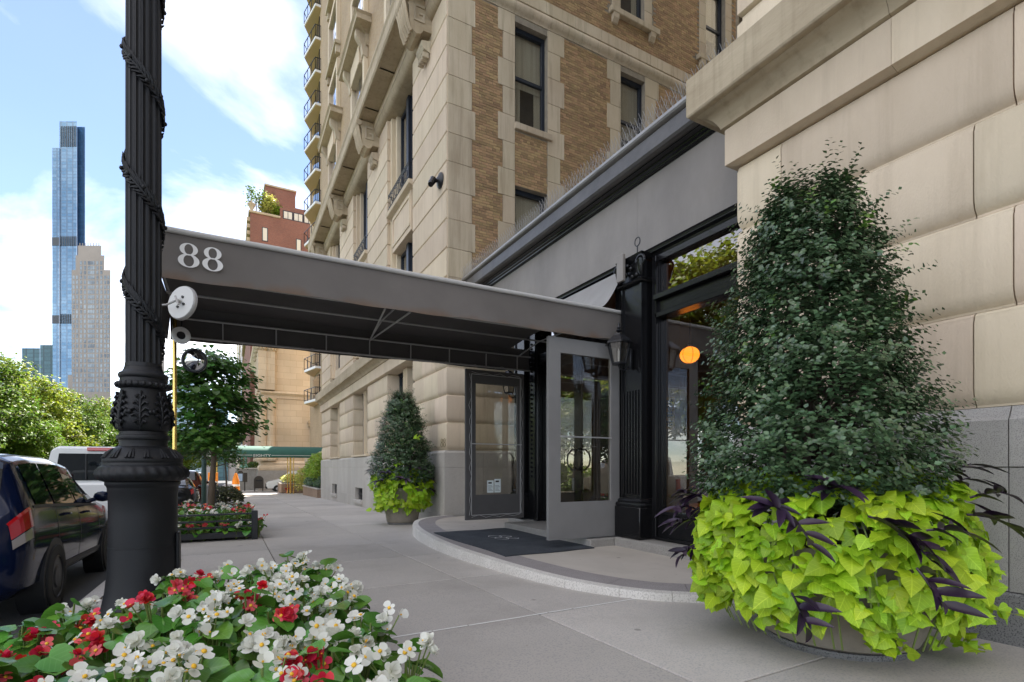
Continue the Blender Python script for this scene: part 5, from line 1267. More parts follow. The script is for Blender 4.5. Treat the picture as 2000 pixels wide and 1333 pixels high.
for yy in (12.52,12.85,13.2,13.6,14.1,14.7,15.2):
    for xx in (-.98,-.72,-.45,-.18,.09,.34):
        c = rng.choice(('white','white','pink','pink','white'))
        hh = .34 if yy < 12.6 else rng.uniform(.58,.72)
        x, y = xx+rng.uniform(-.05,.05), yy+rng.uniform(-.04,.04)
        if abs(x+.42) < .12 and abs(y-14.8) < .15: continue
        zr = ('along the near rail' if y < 13.0 else 'before the trunk' if y < 14.3 else 'at the far end'); zc = ('left' if x < -.55 else 'middle' if x < 0 else 'right')
        begonia(x, y, hh, c, ('white' if c=='white' else 'coral pink')+' flowered begonia inside the low black tree guard, '+zc+' side, '+zr, c+' begonias inside the tree guard, '+zc+' '+zr, nl=9, nb=rng.choice((4,5,6)), rad=.2, ls=.14)
for (x, y, h_, c, q_) in ((.55,12.7,.45,'pink','near'),(.53,13.1,.4,'pink','farther')): begonia(x, y, h_, c, q_+' of two coral pink begonias hanging out of the right side of the tree guard', 'begonias beside the tree guard', nl=8, nb=4, rad=.14)

# ---------------- trees
def limb_tree(mb, base, h, r0, spread, n, seed, zfrac=.35):
    R = random.Random(seed); ends = []
    b = Vector(base); top = b + Vector((R.uniform(-.03,.03)*h, R.uniform(-.03,.03)*h, h*.9))
    trunk = [b.lerp(top, s) + Vector((R.gauss(0,.008)*h, R.gauss(0,.008)*h, 0))*(s > 0) for s in (0,.2,.4,.6,.8,1)]
    mb.tube(trunk, [r0*1.15, r0, r0*.8, r0*.58, r0*.36, r0*.12], 9)
    for k in range(n):
        s = zfrac + (0.95-zfrac)*k/n; p = b.lerp(top, s); a = k*2.4+R.uniform(-.5,.5)
        L_ = spread*(1.05-.65*s)*R.uniform(.8,1.15); rise = L_*R.uniform(.25,.6)
        q = p + Vector((math.cos(a)*L_*.5, math.sin(a)*L_*.5, rise*.6)); e = p + Vector((math.cos(a)*L_, math.sin(a)*L_, rise))
        mb.tube([p,q,e],[r0*.32*(1.1-s),r0*.2*(1.1-s),r0*.05],6)
        ends += [q, e, (q+e)/2]
        for j in range(2):
            a2 = a+R.uniform(-.9,.9); e2 = q + Vector((math.cos(a2)*L_*.45, math.sin(a2)*L_*.45, R.uniform(-.1,.35)*L_)); mb.tube([q,e2],[r0*.12*(1.1-s),r0*.03],5); ends.append(e2)
    return ends + [top]
# young street tree in the guard
M_lin = leafmat('tree_leaf_green', (0.062,0.15,0.026), (0.085,0.20,0.034), 0.4, .3, .4, .02)
tx, ty = -.42, 14.8
t = thing('street_tree', (tx,ty,gz(ty)), 'young street tree with broad dark green leaves standing in the black tree guard', 'tree')
m = MB(); ends = limb_tree(m, (tx,ty,gz(ty)), 4.9, .075, 1.22, 17, 5, .36); part('trunk', m, M_bark, t, 60)
lm = leafmesh('tree_leaf', LF_beg, 1.0, M_lin); lv = []
for e in ends:
    for k in range(62):
        p = e + Vector((rng.gauss(0,.24),rng.gauss(0,.24),rng.gauss(0,.11)))
        if p.z < 1.45+.25*rng.random() + (.35 if p.x > .15 else 0): continue
        o = (p-Vector((tx,ty,p.z))); o = o.normalized() if o.length > .01 else Vector((1,0,0))
        lv.append((p,(Vector((0,0,1))+o*.35+Vector((rng.gauss(0,.3),rng.gauss(0,.3),0))).normalized(),(o+Vector((rng.gauss(0,.6),rng.gauss(0,.6),-.35))).normalized(),rng.uniform(.09,.155)))
lv.sort(key=lambda l: l[0].length); rest = MB()
LF_pent = ([(0,0,0),(.48,.2,.1),(.36,.7,.03),(0,1,-.12),(-.36,.7,.03),(-.48,.2,.1)],[(0,1,2,3),(0,3,4,5)])
for i, l in enumerate(lv):
    M = frame(l[0],l[1],l[2])
    if i < 300: inst('leaf', lm, t, None, mat=Matrix.Translation((-tx,-ty,-gz(ty))) @ M @ Matrix.Scale(l[3],4))
    else: add_leaf(rest, LF_pent, M, l[3])
part('foliage', rest, M_lin, t, kind='stuff')
# park trees: three crowns shared by the row across the avenue
M_park = [leafmat('park_leaf_a', (0.12,0.215,0.02), (0.16,0.25,0.026), 0.5, .48, .45, .03, .4, .25), leafmat('park_leaf_b', (0.17,0.24,0.02), (0.22,0.27,0.028), 0.5, .48, .4, .03, .4, .25), leafmat('park_leaf_c', (0.085,0.16,0.02), (0.12,0.19,0.028), 0.5, .4, .45, .03, .4, .25)]
def park_tree(h, spread, seed, mat):
    R = random.Random(seed); t = thing('park_tree', (0,0,0), 'x', 'tree'); tr = MB()
    ends = limb_tree(tr, (0,0,0), h*.92, h*.022, spread, 26, seed, .25); part('trunk', tr, M_bark, t, 60)
    cr = MB(); s = .16*h/12
    for e in ends:
        for q in range(2):
            c = e + Vector((R.gauss(0,.5),R.gauss(0,.5),R.gauss(0,.35)))*h/12
            k_ = R.uniform(.5,1.0)*h/12
            for k in range(62):
                d = Vector((R.gauss(0,1),R.gauss(0,1),R.gauss(0,.7))).normalized()*k_*R.uniform(.55,1.05)
                nn = (d.normalized()*.6+Vector((0,0,.8))+Vector((R.gauss(0,.5),R.gauss(0,.5),R.gauss(0,.4)))).normalized()
                add_leaf(cr, LF_quad, frame(c+d, nn, (R.gauss(0,1),R.gauss(0,1),-.3)), s*R.uniform(1.0,2.0))
    part('crown', cr, mat, t); return t
protos = [park_tree(11, 4.2, 21, M_park[0]), park_tree(12.5, 4.8, 22, M_park[1]), park_tree(10, 4.5, 23, M_park[2])]
spots = [(-17.6,50.5,2,1.2,'tall darker park tree cut by the left edge of the view'),(-17.2,55,0,.95,'yellow green park tree just right of the tall darker one at the left edge'),(-15.5,60,1,.92,'bright park tree behind the blue car'),(-14.2,66,2,1.08,'round park tree left of the lamp post'),(-20,66,1,1.1,'tall park tree behind the left edge of the row'),(-18.5,74,0,1.1,'park tree below the dark office block'),(-14.5,80,1,1.05,'park tree under the glass tower'),(-12.0,75,0,.9,'park tree just left of the lamp post base'),(-11.5,96,2,1.0,'park tree seen right of the brass pole'),(-10.5,112,1,1.0,'park tree far down the avenue'),(-10.0,132,0,1.1,'park tree farther down the avenue'),(-9.5,155,1,1.1,'farthest park tree down the avenue'),(-15.5,45,2,.62,'low park tree over the roof of the blue car'),(-13.8,55,0,.62,'low bushy park tree over the white pickup'),
         (-19,18,0,1.7,'park tree reflected in the upper shop window'),(-18,26,1,1.65,'park tree reflected in the lower shop window'),(-19,34,2,1.7,'park tree reflected beside the doors'),(-18,42,1,1.15,'park tree reflected in the entrance doors')]
used = set()
for i, (x, y, k, s, lb) in enumerate(spots):
    o = protos[k] if k not in used else copy_tree(protos[k]); used.add(k)
    o.location = (x, y, gz(y)-.2); o.scale = (s,s,s*rng.uniform(.95,1.08)); o.rotation_euler = (0,0,rng.uniform(0,6.28)); o['label'] = lb; o['group'] = 'park trees across the avenue'
m = MB(); m.raw([(-9.6,40,gz(40)-.1),(-200,40,gz(40)-.1),(-200,400,gz(400)-.1),(-9.6,400,gz(400)-.1)],[(0,3,2,1)])
tag(part('park_ground', m, pm('park_grass', (0.05,0.09,0.02),(0.07,0.10,0.03),.5,.9)), kind='structure')
# hedge mass under the trees
def leafmass(name, x0, x1, y0, y1, z0, z1, n, s, mat, parent=None, kind='stuff', f=LF_quad):
    mb = MB()
    for k in range(n):
        p = Vector((rng.uniform(x0,x1),rng.uniform(y0,y1),z0+(z1-z0)*rng.random()**.7))
        u = (p.x-x0)/(x1-x0)*2-1; v = (p.y-y0)/(y1-y0)*2-1; lim = z0+(z1-z0)*max(.25,1-.6*max(abs(u),abs(v))**3)*(1+.25*noise.noise(p*1.3))
        if p.z > lim: p.z = lim - rng.random()*.1
        add_leaf(mb, f, frame(p,(rng.gauss(0,.6),rng.gauss(-.3,.6),1),(rng.gauss(0,1),rng.gauss(0,1),-.2)), s*rng.uniform(.6,1.2))
    return part(name, mb, mat, parent, kind=kind)
leafmass('park_undergrowth', -30, -10.5, 44, 100, -1.6, 2.2, 16000, .5, M_park[0])
# ================================================================== vehicles
M_cglass = pm('car_glass', (0.010,0.013,0.014), None, rough=.03, coat=0, spec=.9)
M_tyre = pm('tyre_rubber', (0.018,0.018,0.018), None, rough=.8, bump=.2, bscale=80)
M_hub = pm('dark_steel_rim', (0.06,0.06,0.062), None, rough=.45, metal=.6)
M_alloy = pm('alloy_rim', (0.45,0.45,0.46), None, rough=.35, metal=.8)
M_red = pm('red_lens', (0.45,0.008,0.012), None, rough=.12, coat=.6)
M_clear = pm('clear_lens', (0.30,0.26,0.25), None, rough=.12, coat=.6)
M_trim = pm('black_trim', (0.012,0.012,0.013), None, rough=.5)
def paint(name, c, metal=.0): return pm(name, c, None, rough=.10, metal=metal, coat=.12, spec=.2)
P_blue = paint('dark_blue_paint', (0.004,0.008,0.028)); P_white = paint('white_vehicle_paint', (0.72,0.72,0.70), 0); P_black = paint('black_car_paint', (0.012,0.012,0.013)); P_maroon = paint('dark_red_paint', (0.08,0.022,0.016)); P_silver = paint('silver_paint', (0.42,0.42,0.41), .5); P_yellow = paint('taxi_yellow_paint', (0.72,0.36,0.02), 0)
SEC = {
 'hatch': [(0.0,.36,.66,.58,.78,.56,.84),(.05,.28,.80,.60,.90,.64,.97),(.13,.25,.865,.64,.98,.70,1.06),(.24,.24,.885,.66,1.02,.70,1.24),(.36,.24,.888,.66,1.03,.68,1.42),(.44,.24,.888,.66,1.03,.665,1.505),(.9,.24,.888,.66,1.015,.66,1.55),(1.8,.24,.886,.65,.985,.655,1.555),(2.4,.24,.885,.64,.965,.64,1.51),(2.9,.24,.883,.63,.945,.60,1.36),(3.4,.24,.878,.62,.92,.66,1.05),(3.55,.24,.873,.60,.90,.66,.97),(4.0,.26,.84,.56,.78,.60,.86),(4.25,.30,.76,.52,.66,.52,.72),(4.35,.38,.60,.5,.58,.45,.62)],
 'sedan': [(0.0,.40,.66,.6,.86,.56,.92),(.05,.30,.80,.62,.95,.64,1.02),(.15,.25,.88,.66,1.0,.74,1.07),(.6,.24,.90,.66,1.02,.72,1.10),(.95,.24,.905,.66,1.02,.66,1.28),(1.35,.24,.905,.66,1.0,.63,1.43),(1.9,.24,.905,.65,.98,.62,1.46),(2.5,.24,.905,.64,.96,.61,1.41),(3.1,.24,.90,.63,.94,.60,1.15),(3.4,.24,.89,.62,.92,.68,1.0),(4.2,.26,.86,.58,.80,.62,.88),(4.6,.32,.74,.52,.66,.5,.72),(4.7,.4,.6,.5,.58,.45,.6)],
 'suv': [(0.0,.46,.70,.7,.95,.62,1.0),(.05,.36,.85,.72,1.04,.70,1.12),(.12,.30,.92,.76,1.10,.74,1.30),(.28,.29,.94,.78,1.14,.72,1.60),(.42,.29,.945,.78,1.15,.70,1.70),(1.0,.29,.945,.78,1.13,.69,1.75),(2.0,.29,.945,.77,1.10,.68,1.74),(2.7,.29,.94,.76,1.07,.66,1.62),(3.2,.29,.935,.75,1.05,.66,1.28),(3.5,.29,.93,.74,1.03,.72,1.12),(4.3,.32,.90,.68,.92,.66,1.02),(4.65,.38,.78,.6,.76,.54,.82),(4.75,.46,.64,.55,.65,.5,.7)]}
def vehicle(kind, x, y, color, label, yaw=0, sc=1.09, group='cars parked along the kerb', rim=None):
    secs = SEC[kind]; z0 = gz(y)-.15
    t = thing('parked_car', (0,0,0), label, 'car', group)
    def ring_half(s):
        yy, zb, w, zm, zbl, wr, zr = s
        return [(0,zb),(w*.82,zb),(w*.965,zb+.10),(w*.99,zm-.08),(w,zm),(w*.985,(zm+zbl)/2),(w*.955,zbl),(wr+(w*.955-wr)*.45,zbl+(zr-zbl)*.5),(wr,zr-.07),(wr-.09,zr-.015),(wr*.5,zr+.008),(0,zr+.012)]
    def at(yy):
        for a, b in zip(secs[:-1], secs[1:]):
            if yy <= b[0]: f = (yy-a[0])/(b[0]-a[0]); return tuple(p+(q-p)*f for p, q in zip(a,b))
        return secs[-1]
    def surf(yy, i, side, off=0.0):
        h = ring_half(at(yy)); k = min(int(i), len(h)-2); f = i-k; px = h[k][0]+(h[k+1][0]-h[k][0])*f; pz = h[k][1]+(h[k+1][1]-h[k][1])*f
        if off:
            dx, dz = h[k+1][1]-h[k][1], -(h[k+1][0]-h[k][0]); L_ = math.hypot(dx,dz) or 1; px += dx/L_*off; pz += dz/L_*off
        return (side*px, yy, pz)
    def patch(ya, yb, ia, ib, side, off=.006, ny=6, ni=4, skew=0):
        mb = MB(); g = [[surf(ya+(yb-ya)*u/ny + skew*(v/ni), ia+(ib-ia)*v/ni, side, off) for v in range(ni+1)] for u in range(ny+1)]
        for u in range(ny):
            for v in range(ni): q = [g[u][v],g[u+1][v],g[u+1][v+1],g[u][v+1]]; mb.face(q if side > 0 else q[::-1])
        return mb
    m = MB(); rings = []
    fine = []
    for a, b in zip(secs[:-1], secs[1:]):
        n = max(1, int((b[0]-a[0])/.12))
        fine += [tuple(p+(q-p)*k/n for p, q in zip(a,b)) for k in range(n)]
    fine.append(secs[-1])
    wy = (.92, secs[-1][0]-.88); wr_ = .335 if kind != 'suv' else .375
    for s in fine:
        h = ring_half(s); pts = list(h)
        rg = [(p[0],s[0],p[1]) for p in h] + [(-p[0],s[0],p[1]) for p in h[-2:0:-1]]
        # wheel openings: lift the sill over each wheel
        rings.append(rg)
    m.loft(rings); body = part('body', m, color, t, 40)
    # windows
    def win(ya, yb, s, skew=0): part('side_window', patch(ya,yb,6.12,7.86,s,.007,8,4,skew), M_cglass, t, 60)
    wins_ = {'hatch':((.50,1.02,.10),(1.10,1.92,.05),(2.0,2.85,-.12)),'sedan':((1.0,1.9,.12),(1.98,2.9,-.15)),'suv':((.45,1.05,.06),(1.15,2.05,.03),(2.13,2.95,-.12))}[kind]
    for s in (-1,1):
        for (ya, yb, sk) in wins_: win(ya, yb, s, sk)
    rg0, rg1 = {'hatch':(.15,.42),'sedan':(.66,1.3),'suv':(.12,.38)}[kind]
    def toppatch(ya, yb, wf):
        mb = MB(); n = 8
        g = [[surf(ya+(yb-ya)*u/5, 11-(11-8.4)*abs(v*2/n-1)*wf, 1 if v*2 >= n else -1, .008) for v in range(n+1)] for u in range(6)]
        for u in range(5):
            for v in range(n): mb.face([g[u][v],g[u+1][v],g[u+1][v+1],g[u][v+1]][::-1])
        return mb
    part('rear_window', toppatch(rg0, rg1, 1.0), M_cglass, t, 60)
    fw0, fw1 = {'hatch':(2.55,3.38),'sedan':(2.6,3.32),'suv':(2.78,3.42)}[kind]
    part('windscreen', toppatch(fw0, fw1, 1.0), M_cglass, t, 60)
    for s in (-1,1):
        lt = part('tail_light', patch(.05,.30 if kind=='hatch' else .2,5.15,6.1,s,.012,8,6), M_red if kind != 'hatch' else M_red, t, 60)
        if kind == 'hatch': part('lens', patch(.05,.26,4.6,5.1,s,.012,8,4), M_clear, lt, 60)
        part('head_light', patch(secs[-1][0]-.45,secs[-1][0]-.12,5.0,6.0,s,.008,4,3), M_clear, t, 60)
        for (ya, yb, ia, ib) in ([(1.06,1.075,2.6,6.1),(1.95,1.965,2.2,8),(2.93,2.945,2.2,6.2)] if kind != 'sedan' else [(.98,.995,3.5,6.1),(1.93,1.945,2.2,8),(2.95,2.965,2.2,6.2)]):
            part('door_seam', patch(ya,yb,ia,ib,s,.003,1,8), M_trim, t)
        part('belt_trim', patch(wins_[0][0]-.1,wins_[-1][1]+.1,6.0,6.1,s,.008,16,1), M_trim, t)
        part('sill_trim', patch(1.25,secs[-1][0]-1.2,1.6,2.3,s,.006,8,2), M_trim, t)
        for yy in (1.32, 2.2):
            a = surf(yy,5.55,s,.0); b_ = surf(yy+.16,5.55,s,.0); mm = MB(); mm.tube([a,(a[0]+s*.035,a[1]+.03,a[2]),(b_[0]+s*.035,b_[1]-.03,b_[2]),b_],.014,6); part('door_handle', mm, color, t, 60)
        a = surf(wins_[-1][1]-.03,6.3,s); mm = MB(); mm.sphere((a[0]+s*.13,a[1],a[2]+.05),.10,.06,.07,10,6); mm.tube([a,(a[0]+s*.1,a[1],a[2]+.03)],.03,6); part('wing_mirror', mm, color, t, 60)
    mm = MB(); mm.box(-.5,.5,.005,.05,.30,.40); part('bumper_grille', mm, M_trim, t)
    mm = MB(); mm.box(-.26,.26,-.012,.03,.62,.74); part('licence_plate', mm, M_white, t)
    for s in (-1,1):
        for yy in wy:
            w = at(yy)[2]; xw = s*(w-.105)
            mm = MB(); mm.lathe([(wr_+.045,-.11),(wr_+.045,.102)],30); M = Matrix.Translation((s*(w-.10),yy,wr_-.01)) @ Matrix.Rotation(PI/2*s,4,'Y'); mm.v = [tuple(M @ Vector(p)) for p in mm.v]; part('wheel_arch', mm, M_trim, t, 40)
            mm = MB(); mm.lathe([(wr_*.62,-.10),(wr_*.95,-.10),(wr_,-.06),(wr_,.07),(wr_*.95,.112),(wr_*.66,.118),(wr_*.62,.10)],30); M = Matrix.Translation((s*(w-.095),yy,wr_-.02)) @ Matrix.Rotation(PI/2*s,4,'Y'); mm.v = [tuple(M @ Vector(p)) for p in mm.v]; wh = part('wheel', mm, M_tyre, t, 60)
            mm = MB(); mm.lathe([(wr_*.66,.105),(wr_*.60,.118),(wr_*.56,.085),(wr_*.36,.10),(wr_*.30,.118),(wr_*.10,.118),(.001,.122)],30)
            for q in range(8): aa = q*PI/4; mm.box(wr_*.42*math.cos(aa)-.02,wr_*.42*math.cos(aa)+.02,wr_*.42*math.sin(aa)-.02,wr_*.42*math.sin(aa)+.02,.09,.104)
            mm.v = [tuple(M @ Vector(p)) for p in mm.v]; part('rim', mm, rim or M_hub, wh, 40)
    t.location = (x, y, z0); t.scale = (sc,)*3; t.rotation_euler = (-.02,0,yaw)
    return t
vehicle('hatch', -2.76, 6.62, P_blue, 'dark blue hatchback at the left edge parked beside the lamp post', sc=1.135)
vehicle('sedan', -2.15, 22.6, P_black, 'black saloon with red tail lights just right of the lamp post', rim=M_alloy)
vehicle('suv', -2.2, 29.2, P_maroon, 'dark reddish sport utility car parked ahead of the black saloon', rim=M_alloy)
vehicle('suv', -2.3, 36.5, P_silver, 'silver car parked behind the green sign post', rim=M_alloy)
vehicle('sedan', -2.3, 43.5, P_black, 'black car parked farthest along the kerb beyond the young tree', rim=M_alloy)
vehicle('sedan', -5.6, 52, P_yellow, 'yellow taxi far down the avenue', group='cars in the traffic lanes', rim=M_alloy)
# white pickup
def pickup(x, y):
    z = gz(y)-.15; t = thing('pickup_truck', (0,0,0), 'white pickup truck with red roof brake light parked ahead of the blue hatchback', 'truck')
    def bx(name, mat, a, c=.04, par=None): mb = MB(); mb.cbox(*a, c); return part(name, mb, mat, par or t)
    m = MB()
    ring = lambda yy, w0, w1, zb, zt: [(-w0,yy,zb),(w0,yy,zb),(w0*1.0,yy,(zb+1.15)/2),(w0*.985,yy,1.18),(w1,yy,zt-.06),(w1-.10,yy,zt),(-w1+.10,yy,zt),(-w1,yy,zt-.06),(-w0*.985,yy,1.18),(-w0,yy,(zb+1.15)/2)]
    m.loft([ring(2.05,1.0,.84,.5,1.90),(ring(2.12,1.0,.82,.5,1.95)),ring(3.4,1.0,.80,.5,1.96),ring(4.0,1.0,.78,.5,1.86),ring(4.6,.99,.80,.5,1.26),ring(5.4,.97,.82,.5,1.18),ring(5.75,.9,.75,.55,1.05)]); part('cab', m, P_white, t, 40)
    for s in (-1,1): bx('bed_side', P_white, (s*.99-.06,s*.99+.06,0,2.0,.55,1.22))
    bx('tailgate', P_white, (-.92,.92,-.04,.04,.6,1.22)); bx('bed_floor', M_trim, (-.93,.93,.04,2.0,.6,.7)); bx('bumper', M_alloy, (-.98,.98,-.14,-.04,.42,.6))
    for s in (-1,1): bx('tail_light', M_red, (s*.96-.07,s*.96+.07,-.05,.05,.78,1.14), .02)
    mb = MB(); mb.raw([(-.78,2.055,1.26),(.78,2.055,1.26),(.70,2.015,1.80),(-.70,2.015,1.80)],[(0,1,2,3)]); mb.v = [(p[0],p[1]-.02-.0*p[2],p[2]) for p in mb.v]; rw = part('rear_window', mb, M_cglass, t)
    for xx in (-.26,.26): bx('window_bar', M_trim, (xx-.012,xx+.012,1.985,2.02,1.27,1.79), .004, rw)
    bx('brake_light', M_red, (-.25,.2,2.0,2.06,1.855,1.925), .012); 
    for q in (-.08,.09,.27): pass
    for s in (-1,1):
        mb = MB(); mb.raw([(s*.992,2.3,1.22),(s*.985,3.3,1.22),(s*.845,3.3,1.82),(s*.845,2.35,1.82)],[(0,1,2,3)]); mb.v = [(p[0]+s*.012,p[1],p[2]) for p in mb.v]; part('side_window', mb, M_cglass, t)
        for yy in (.95,4.75):
            M = Matrix.Translation((s*.93,yy,.38)) @ Matrix.Rotation(PI/2*s,4,'Y'); mb = MB(); mb.lathe([(.24,-.13),(.37,-.12),(.395,-.08),(.395,.08),(.37,.12),(.25,.125)],26); mb.v = [tuple(M @ Vector(p)) for p in mb.v]; wh = part('wheel', mb, M_tyre, t, 60)
            mb = MB(); mb.lathe([(.25,.11),(.2,.09),(.08,.12),(.001,.125)],20); mb.v = [tuple(M @ Vector(p)) for p in mb.v]; part('rim', mb, M_alloy, wh, 40)
        bx('wing_mirror', M_trim, (s*1.15-.13,s*1.15+.13,3.95,4.05,1.22,1.5), .03)
    t.location = (x,y,z); t.scale = (1.1,1.1,1.15); t.rotation_euler = (-.02,0,0)
pickup(-2.65, 13.0)
# white van crossing on the side street
def van(x, y):
    z = gz(y)-.1; t = thing('white_van', (0,0,0), 'white van with dark grille waiting on the side street behind the brick planters', 'van')
    m = MB(); r = lambda xx, zb, zt, w: [(xx,-w,zb),(xx,w,zb),(xx,w*1.0,zt*.55),(xx,w*.88,zt),(xx,-w*.88,zt),(xx,-w,zt*.55)]
    m.loft([r(0,.55,.95,.8),r(.1,.45,1.1,.92),r(1.0,.4,1.28,.98),r(1.15,.4,1.35,1.0),r(2.0,.4,2.05,1.0),r(2.4,.4,2.2,1.0),r(5.4,.4,2.2,1.0),r(5.6,.5,2.1,.95)]); part('body', m, P_white, t, 40)
    for s in (-1,1):
        mb = MB(); mb.raw([(1.45,s*1.0,1.25),(2.45,s*1.0,1.25),(2.45,s*.93,1.9),(1.95,s*.93,1.9)],[(0,1,2,3)]); mb.v = [(p[0],p[1]+s*.02,p[2]) for p in mb.v]; part('side_window', mb, M_cglass, t)
        for xx in (1.0,4.4):
            M = Matrix.Translation((xx,s*.95,.38)) @ Matrix.Rotation(-PI/2*s,4,'X'); mb = MB(); mb.lathe([(.22,-.1),(.38,-.1),(.38,.1),(.24,.11)],24); mb.v = [tuple(M @ Vector(p)) for p in mb.v]; wh = part('wheel', mb, M_tyre, t, 60)
            mb = MB(); mb.lathe([(.24,.10),(.08,.12),(.001,.12)],18); mb.v = [tuple(M @ Vector(p)) for p in mb.v]; part('rim', mb, M_alloy, wh, 40)
    mb = MB(); mb.cbox(-.05,.12,-.85,.85,.4,.62,.02); part('bumper', mb, M_trim, t)
    mb = MB(); mb.box(-.02,.05,-.5,.5,.64,.86); part('grille', mb, M_trim, t)
    mb = MB(); mb.raw([(1.22,-.85,1.38),(1.22,.85,1.38),(1.97,.8,2.02),(1.97,-.8,2.02)],[(0,1,2,3)]); mb.v = [(p[0]-.02,p[1],p[2]+.02) for p in mb.v]; part('windscreen', mb, M_cglass, t)
    t.location = (x,y,z)
van(3.2, 58.5)

# ================================================================== kerbside furniture
M_green = pm('dark_green_metal', (0.02,0.05,0.04), None, rough=.45)
t = thing('sign_post', (-.78,20.2,gz(20.2)), 'dark green steel sign post beside the young tree', 'post')
z = gz(20.2); m = MB(); m.tube([(-.78,20.2,z),(-.78,20.2,z+3.6)],.075,12); part('shaft', m, M_green, t, 60)
m = MB(); m.lathe([(.13,z),(.13,z+.06),(.09,z+.1)],14,-.78,20.2); part('foot', m, M_green, t, 40)
m = MB(); m.lathe([(.09,z+3.6),(.1,z+3.64),(.02,z+3.72)],14,-.78,20.2); part('cap', m, M_green, t, 60)
t = thing('bollard', (-.92,25.5,gz(25.5)), 'grey cylindrical bollard behind the sign post', 'bollard'); z = gz(25.5)
m = MB(); m.lathe([(.15,z),(.15,z+.95),(.17,z+.96),(.17,z+1.03),(.14,z+1.06)],18,-.92,25.5); part('body', m, pm('grey_metal', (.30,.31,.32), None, rough=.45, metal=.4), t, 40)
m = MB(); m.lathe([(.2,z),(.2,z+.04),(.16,z+.05)],18,-.92,25.5); part('foot', m, M_steel, t, 40)
t = thing('parking_meter', (-.62,25.9,gz(25.9)), 'black hooped post behind the trunk of the young tree', 'post'); z = gz(25.9)
m = MB(); m.tube([(-.62,25.9,z),(-.62,25.9,z+1.05)],.07,10); m.lathe([(.1,z+1.05),(.11,z+1.12),(.02,z+1.2)],12,-.62,25.9); part('shaft', m, M_blkm, t, 60)
m = MB(); m.tube([(-.62+.16*math.cos(k*PI/8),25.86,z+.7+.13*math.sin(k*PI/8)) for k in range(17)],.03,7); part('hoop', m, M_blkm, t, 60)
# second tree pit: shrub mound, guard and slender tree
t = thing('shrub', (-.25,29.2,gz(29.2)), 'dark rounded shrub bed around a slender tree farther along the kerb', 'shrub')
z = gz(29.2)
leafmass('foliage', -1.0,.55,28.2,30.6,z,z+.95,2600,.13,leafmat('dark_shrub_leaf', (.035,.055,.02), (.06,.06,.02), .5, .15, .5, .04),t)
m = MB()
for k in range(12): a = k*.52; m.tube([(-.25,29.3,z),(-.25+.5*math.cos(a),29.3+.7*math.sin(a),z+.7)],[.02,.006],5)
part('stems', m, M_barkd, t)
t = thing('street_tree', (-.2,30.0,gz(30)), 'slender sunlit street tree rising from the dark shrub bed', 'tree')
m = MB(); ends = limb_tree(m, (-.2,30.0,gz(30)), 4.2, .05, 1.2, 12, 9, .5); part('trunk', m, M_bark, t, 60)
mb = MB()
for e in ends:
    for k in range(40):
        add_leaf(mb, LF_quad, frame(e+Vector((rng.gauss(0,.25),rng.gauss(0,.25),rng.gauss(0,.15))),(rng.gauss(0,.4),rng.gauss(0,.4),1),(rng.gauss(0,1),rng.gauss(0,1),-.3)), rng.uniform(.1,.17))
part('foliage', mb, M_lin, t, kind='stuff')
# mailbox, newspaper box, work barrier
M_bronze = pm('dark_bronze_box', (0.045,0.036,0.028), None, rough=.5)
t = thing('mail_box', (2.6,60.2,gz(60)), 'dark round topped mailbox beside the white van', 'mailbox'); z = gz(60)
m = MB(); m.prism([(2.15,z+.3),(3.05,z+.3),(3.05,z+1.15)]+[(2.6+.45*math.cos(k*PI/10),z+1.15+.45*math.sin(k*PI/10)) for k in range(1,10)]+[(2.15,z+1.15)],'y',59.9,60.5); part('body', m, M_bronze, t)
for xx in (2.22,2.98):
    for yy in (59.95,60.45): m = MB(); m.box(xx-.04,xx+.04,yy-.04,yy+.04,z,z+.3); part('leg', m, M_bronze, t)
m = MB(); m.box(2.3,2.9,59.86,59.9,z+1.05,z+1.2); part('flap', m, M_trim, t)
t = thing('pay_phone', (1.0,62.5,gz(62)), 'dark kerbside phone stand with pale blue panel before the grey wall', 'phone'); z = gz(62)
m = MB(); m.prism([(.65,z+1.0),(1.2,z+1.0),(1.2,z+2.0),(1.08,z+2.15),(.77,z+2.15),(.65,z+2.0)],'y',62.3,62.7); m.box(1.22,1.6,62.35,62.65,z+.95,z+1.95); part('housing', m, M_bronze, t)
m = MB(); m.box(.72,1.13,62.26,62.3,z+1.05,z+1.85); part('panel', m, pm('pale_blue_panel', (.42,.55,.72), None, rough=.4), t)
for xx in (.75,1.35): m = MB(); m.box(xx-.06,xx+.06,62.4,62.6,z,z+1.0); part('leg', m, M_bronze, t)
M_org = pm('safety_orange', (0.85,0.26,0.02), None, rough=.6)
t = thing('work_sign', (-.9,41,gz(41)), 'orange road work panel on a frame far along the kerb', 'sign'); z = gz(41)
m = MB(); m.cbox(-1.35,-.75,41,41.05,z+1.15,z+1.75,.01); part('panel', m, M_org, t)
for xx in (-1.28,-.82): m = MB(); m.tube([(xx,41.03,z),(xx,41.03,z+1.2)],.025,6); part('leg', m, M_steel, t)
t = thing('safety_barrel', (.35,44,gz(44)), 'tall orange construction panel standing on the pavement near the grey wall', 'barrel'); z = gz(44)
m = MB(); m.lathe([(.40,z),(.40,z+.06),(.30,z+.08),(.27,z+.6),(.23,z+1.2),(.10,z+1.65),(.05,z+1.75)],14,.35,44); part('body', m, M_org, t, 40)
m = MB(); m.lathe([(.274,z+.75),(.262,z+.9)],14,.35,44); part('stripe', m, M_white, t)
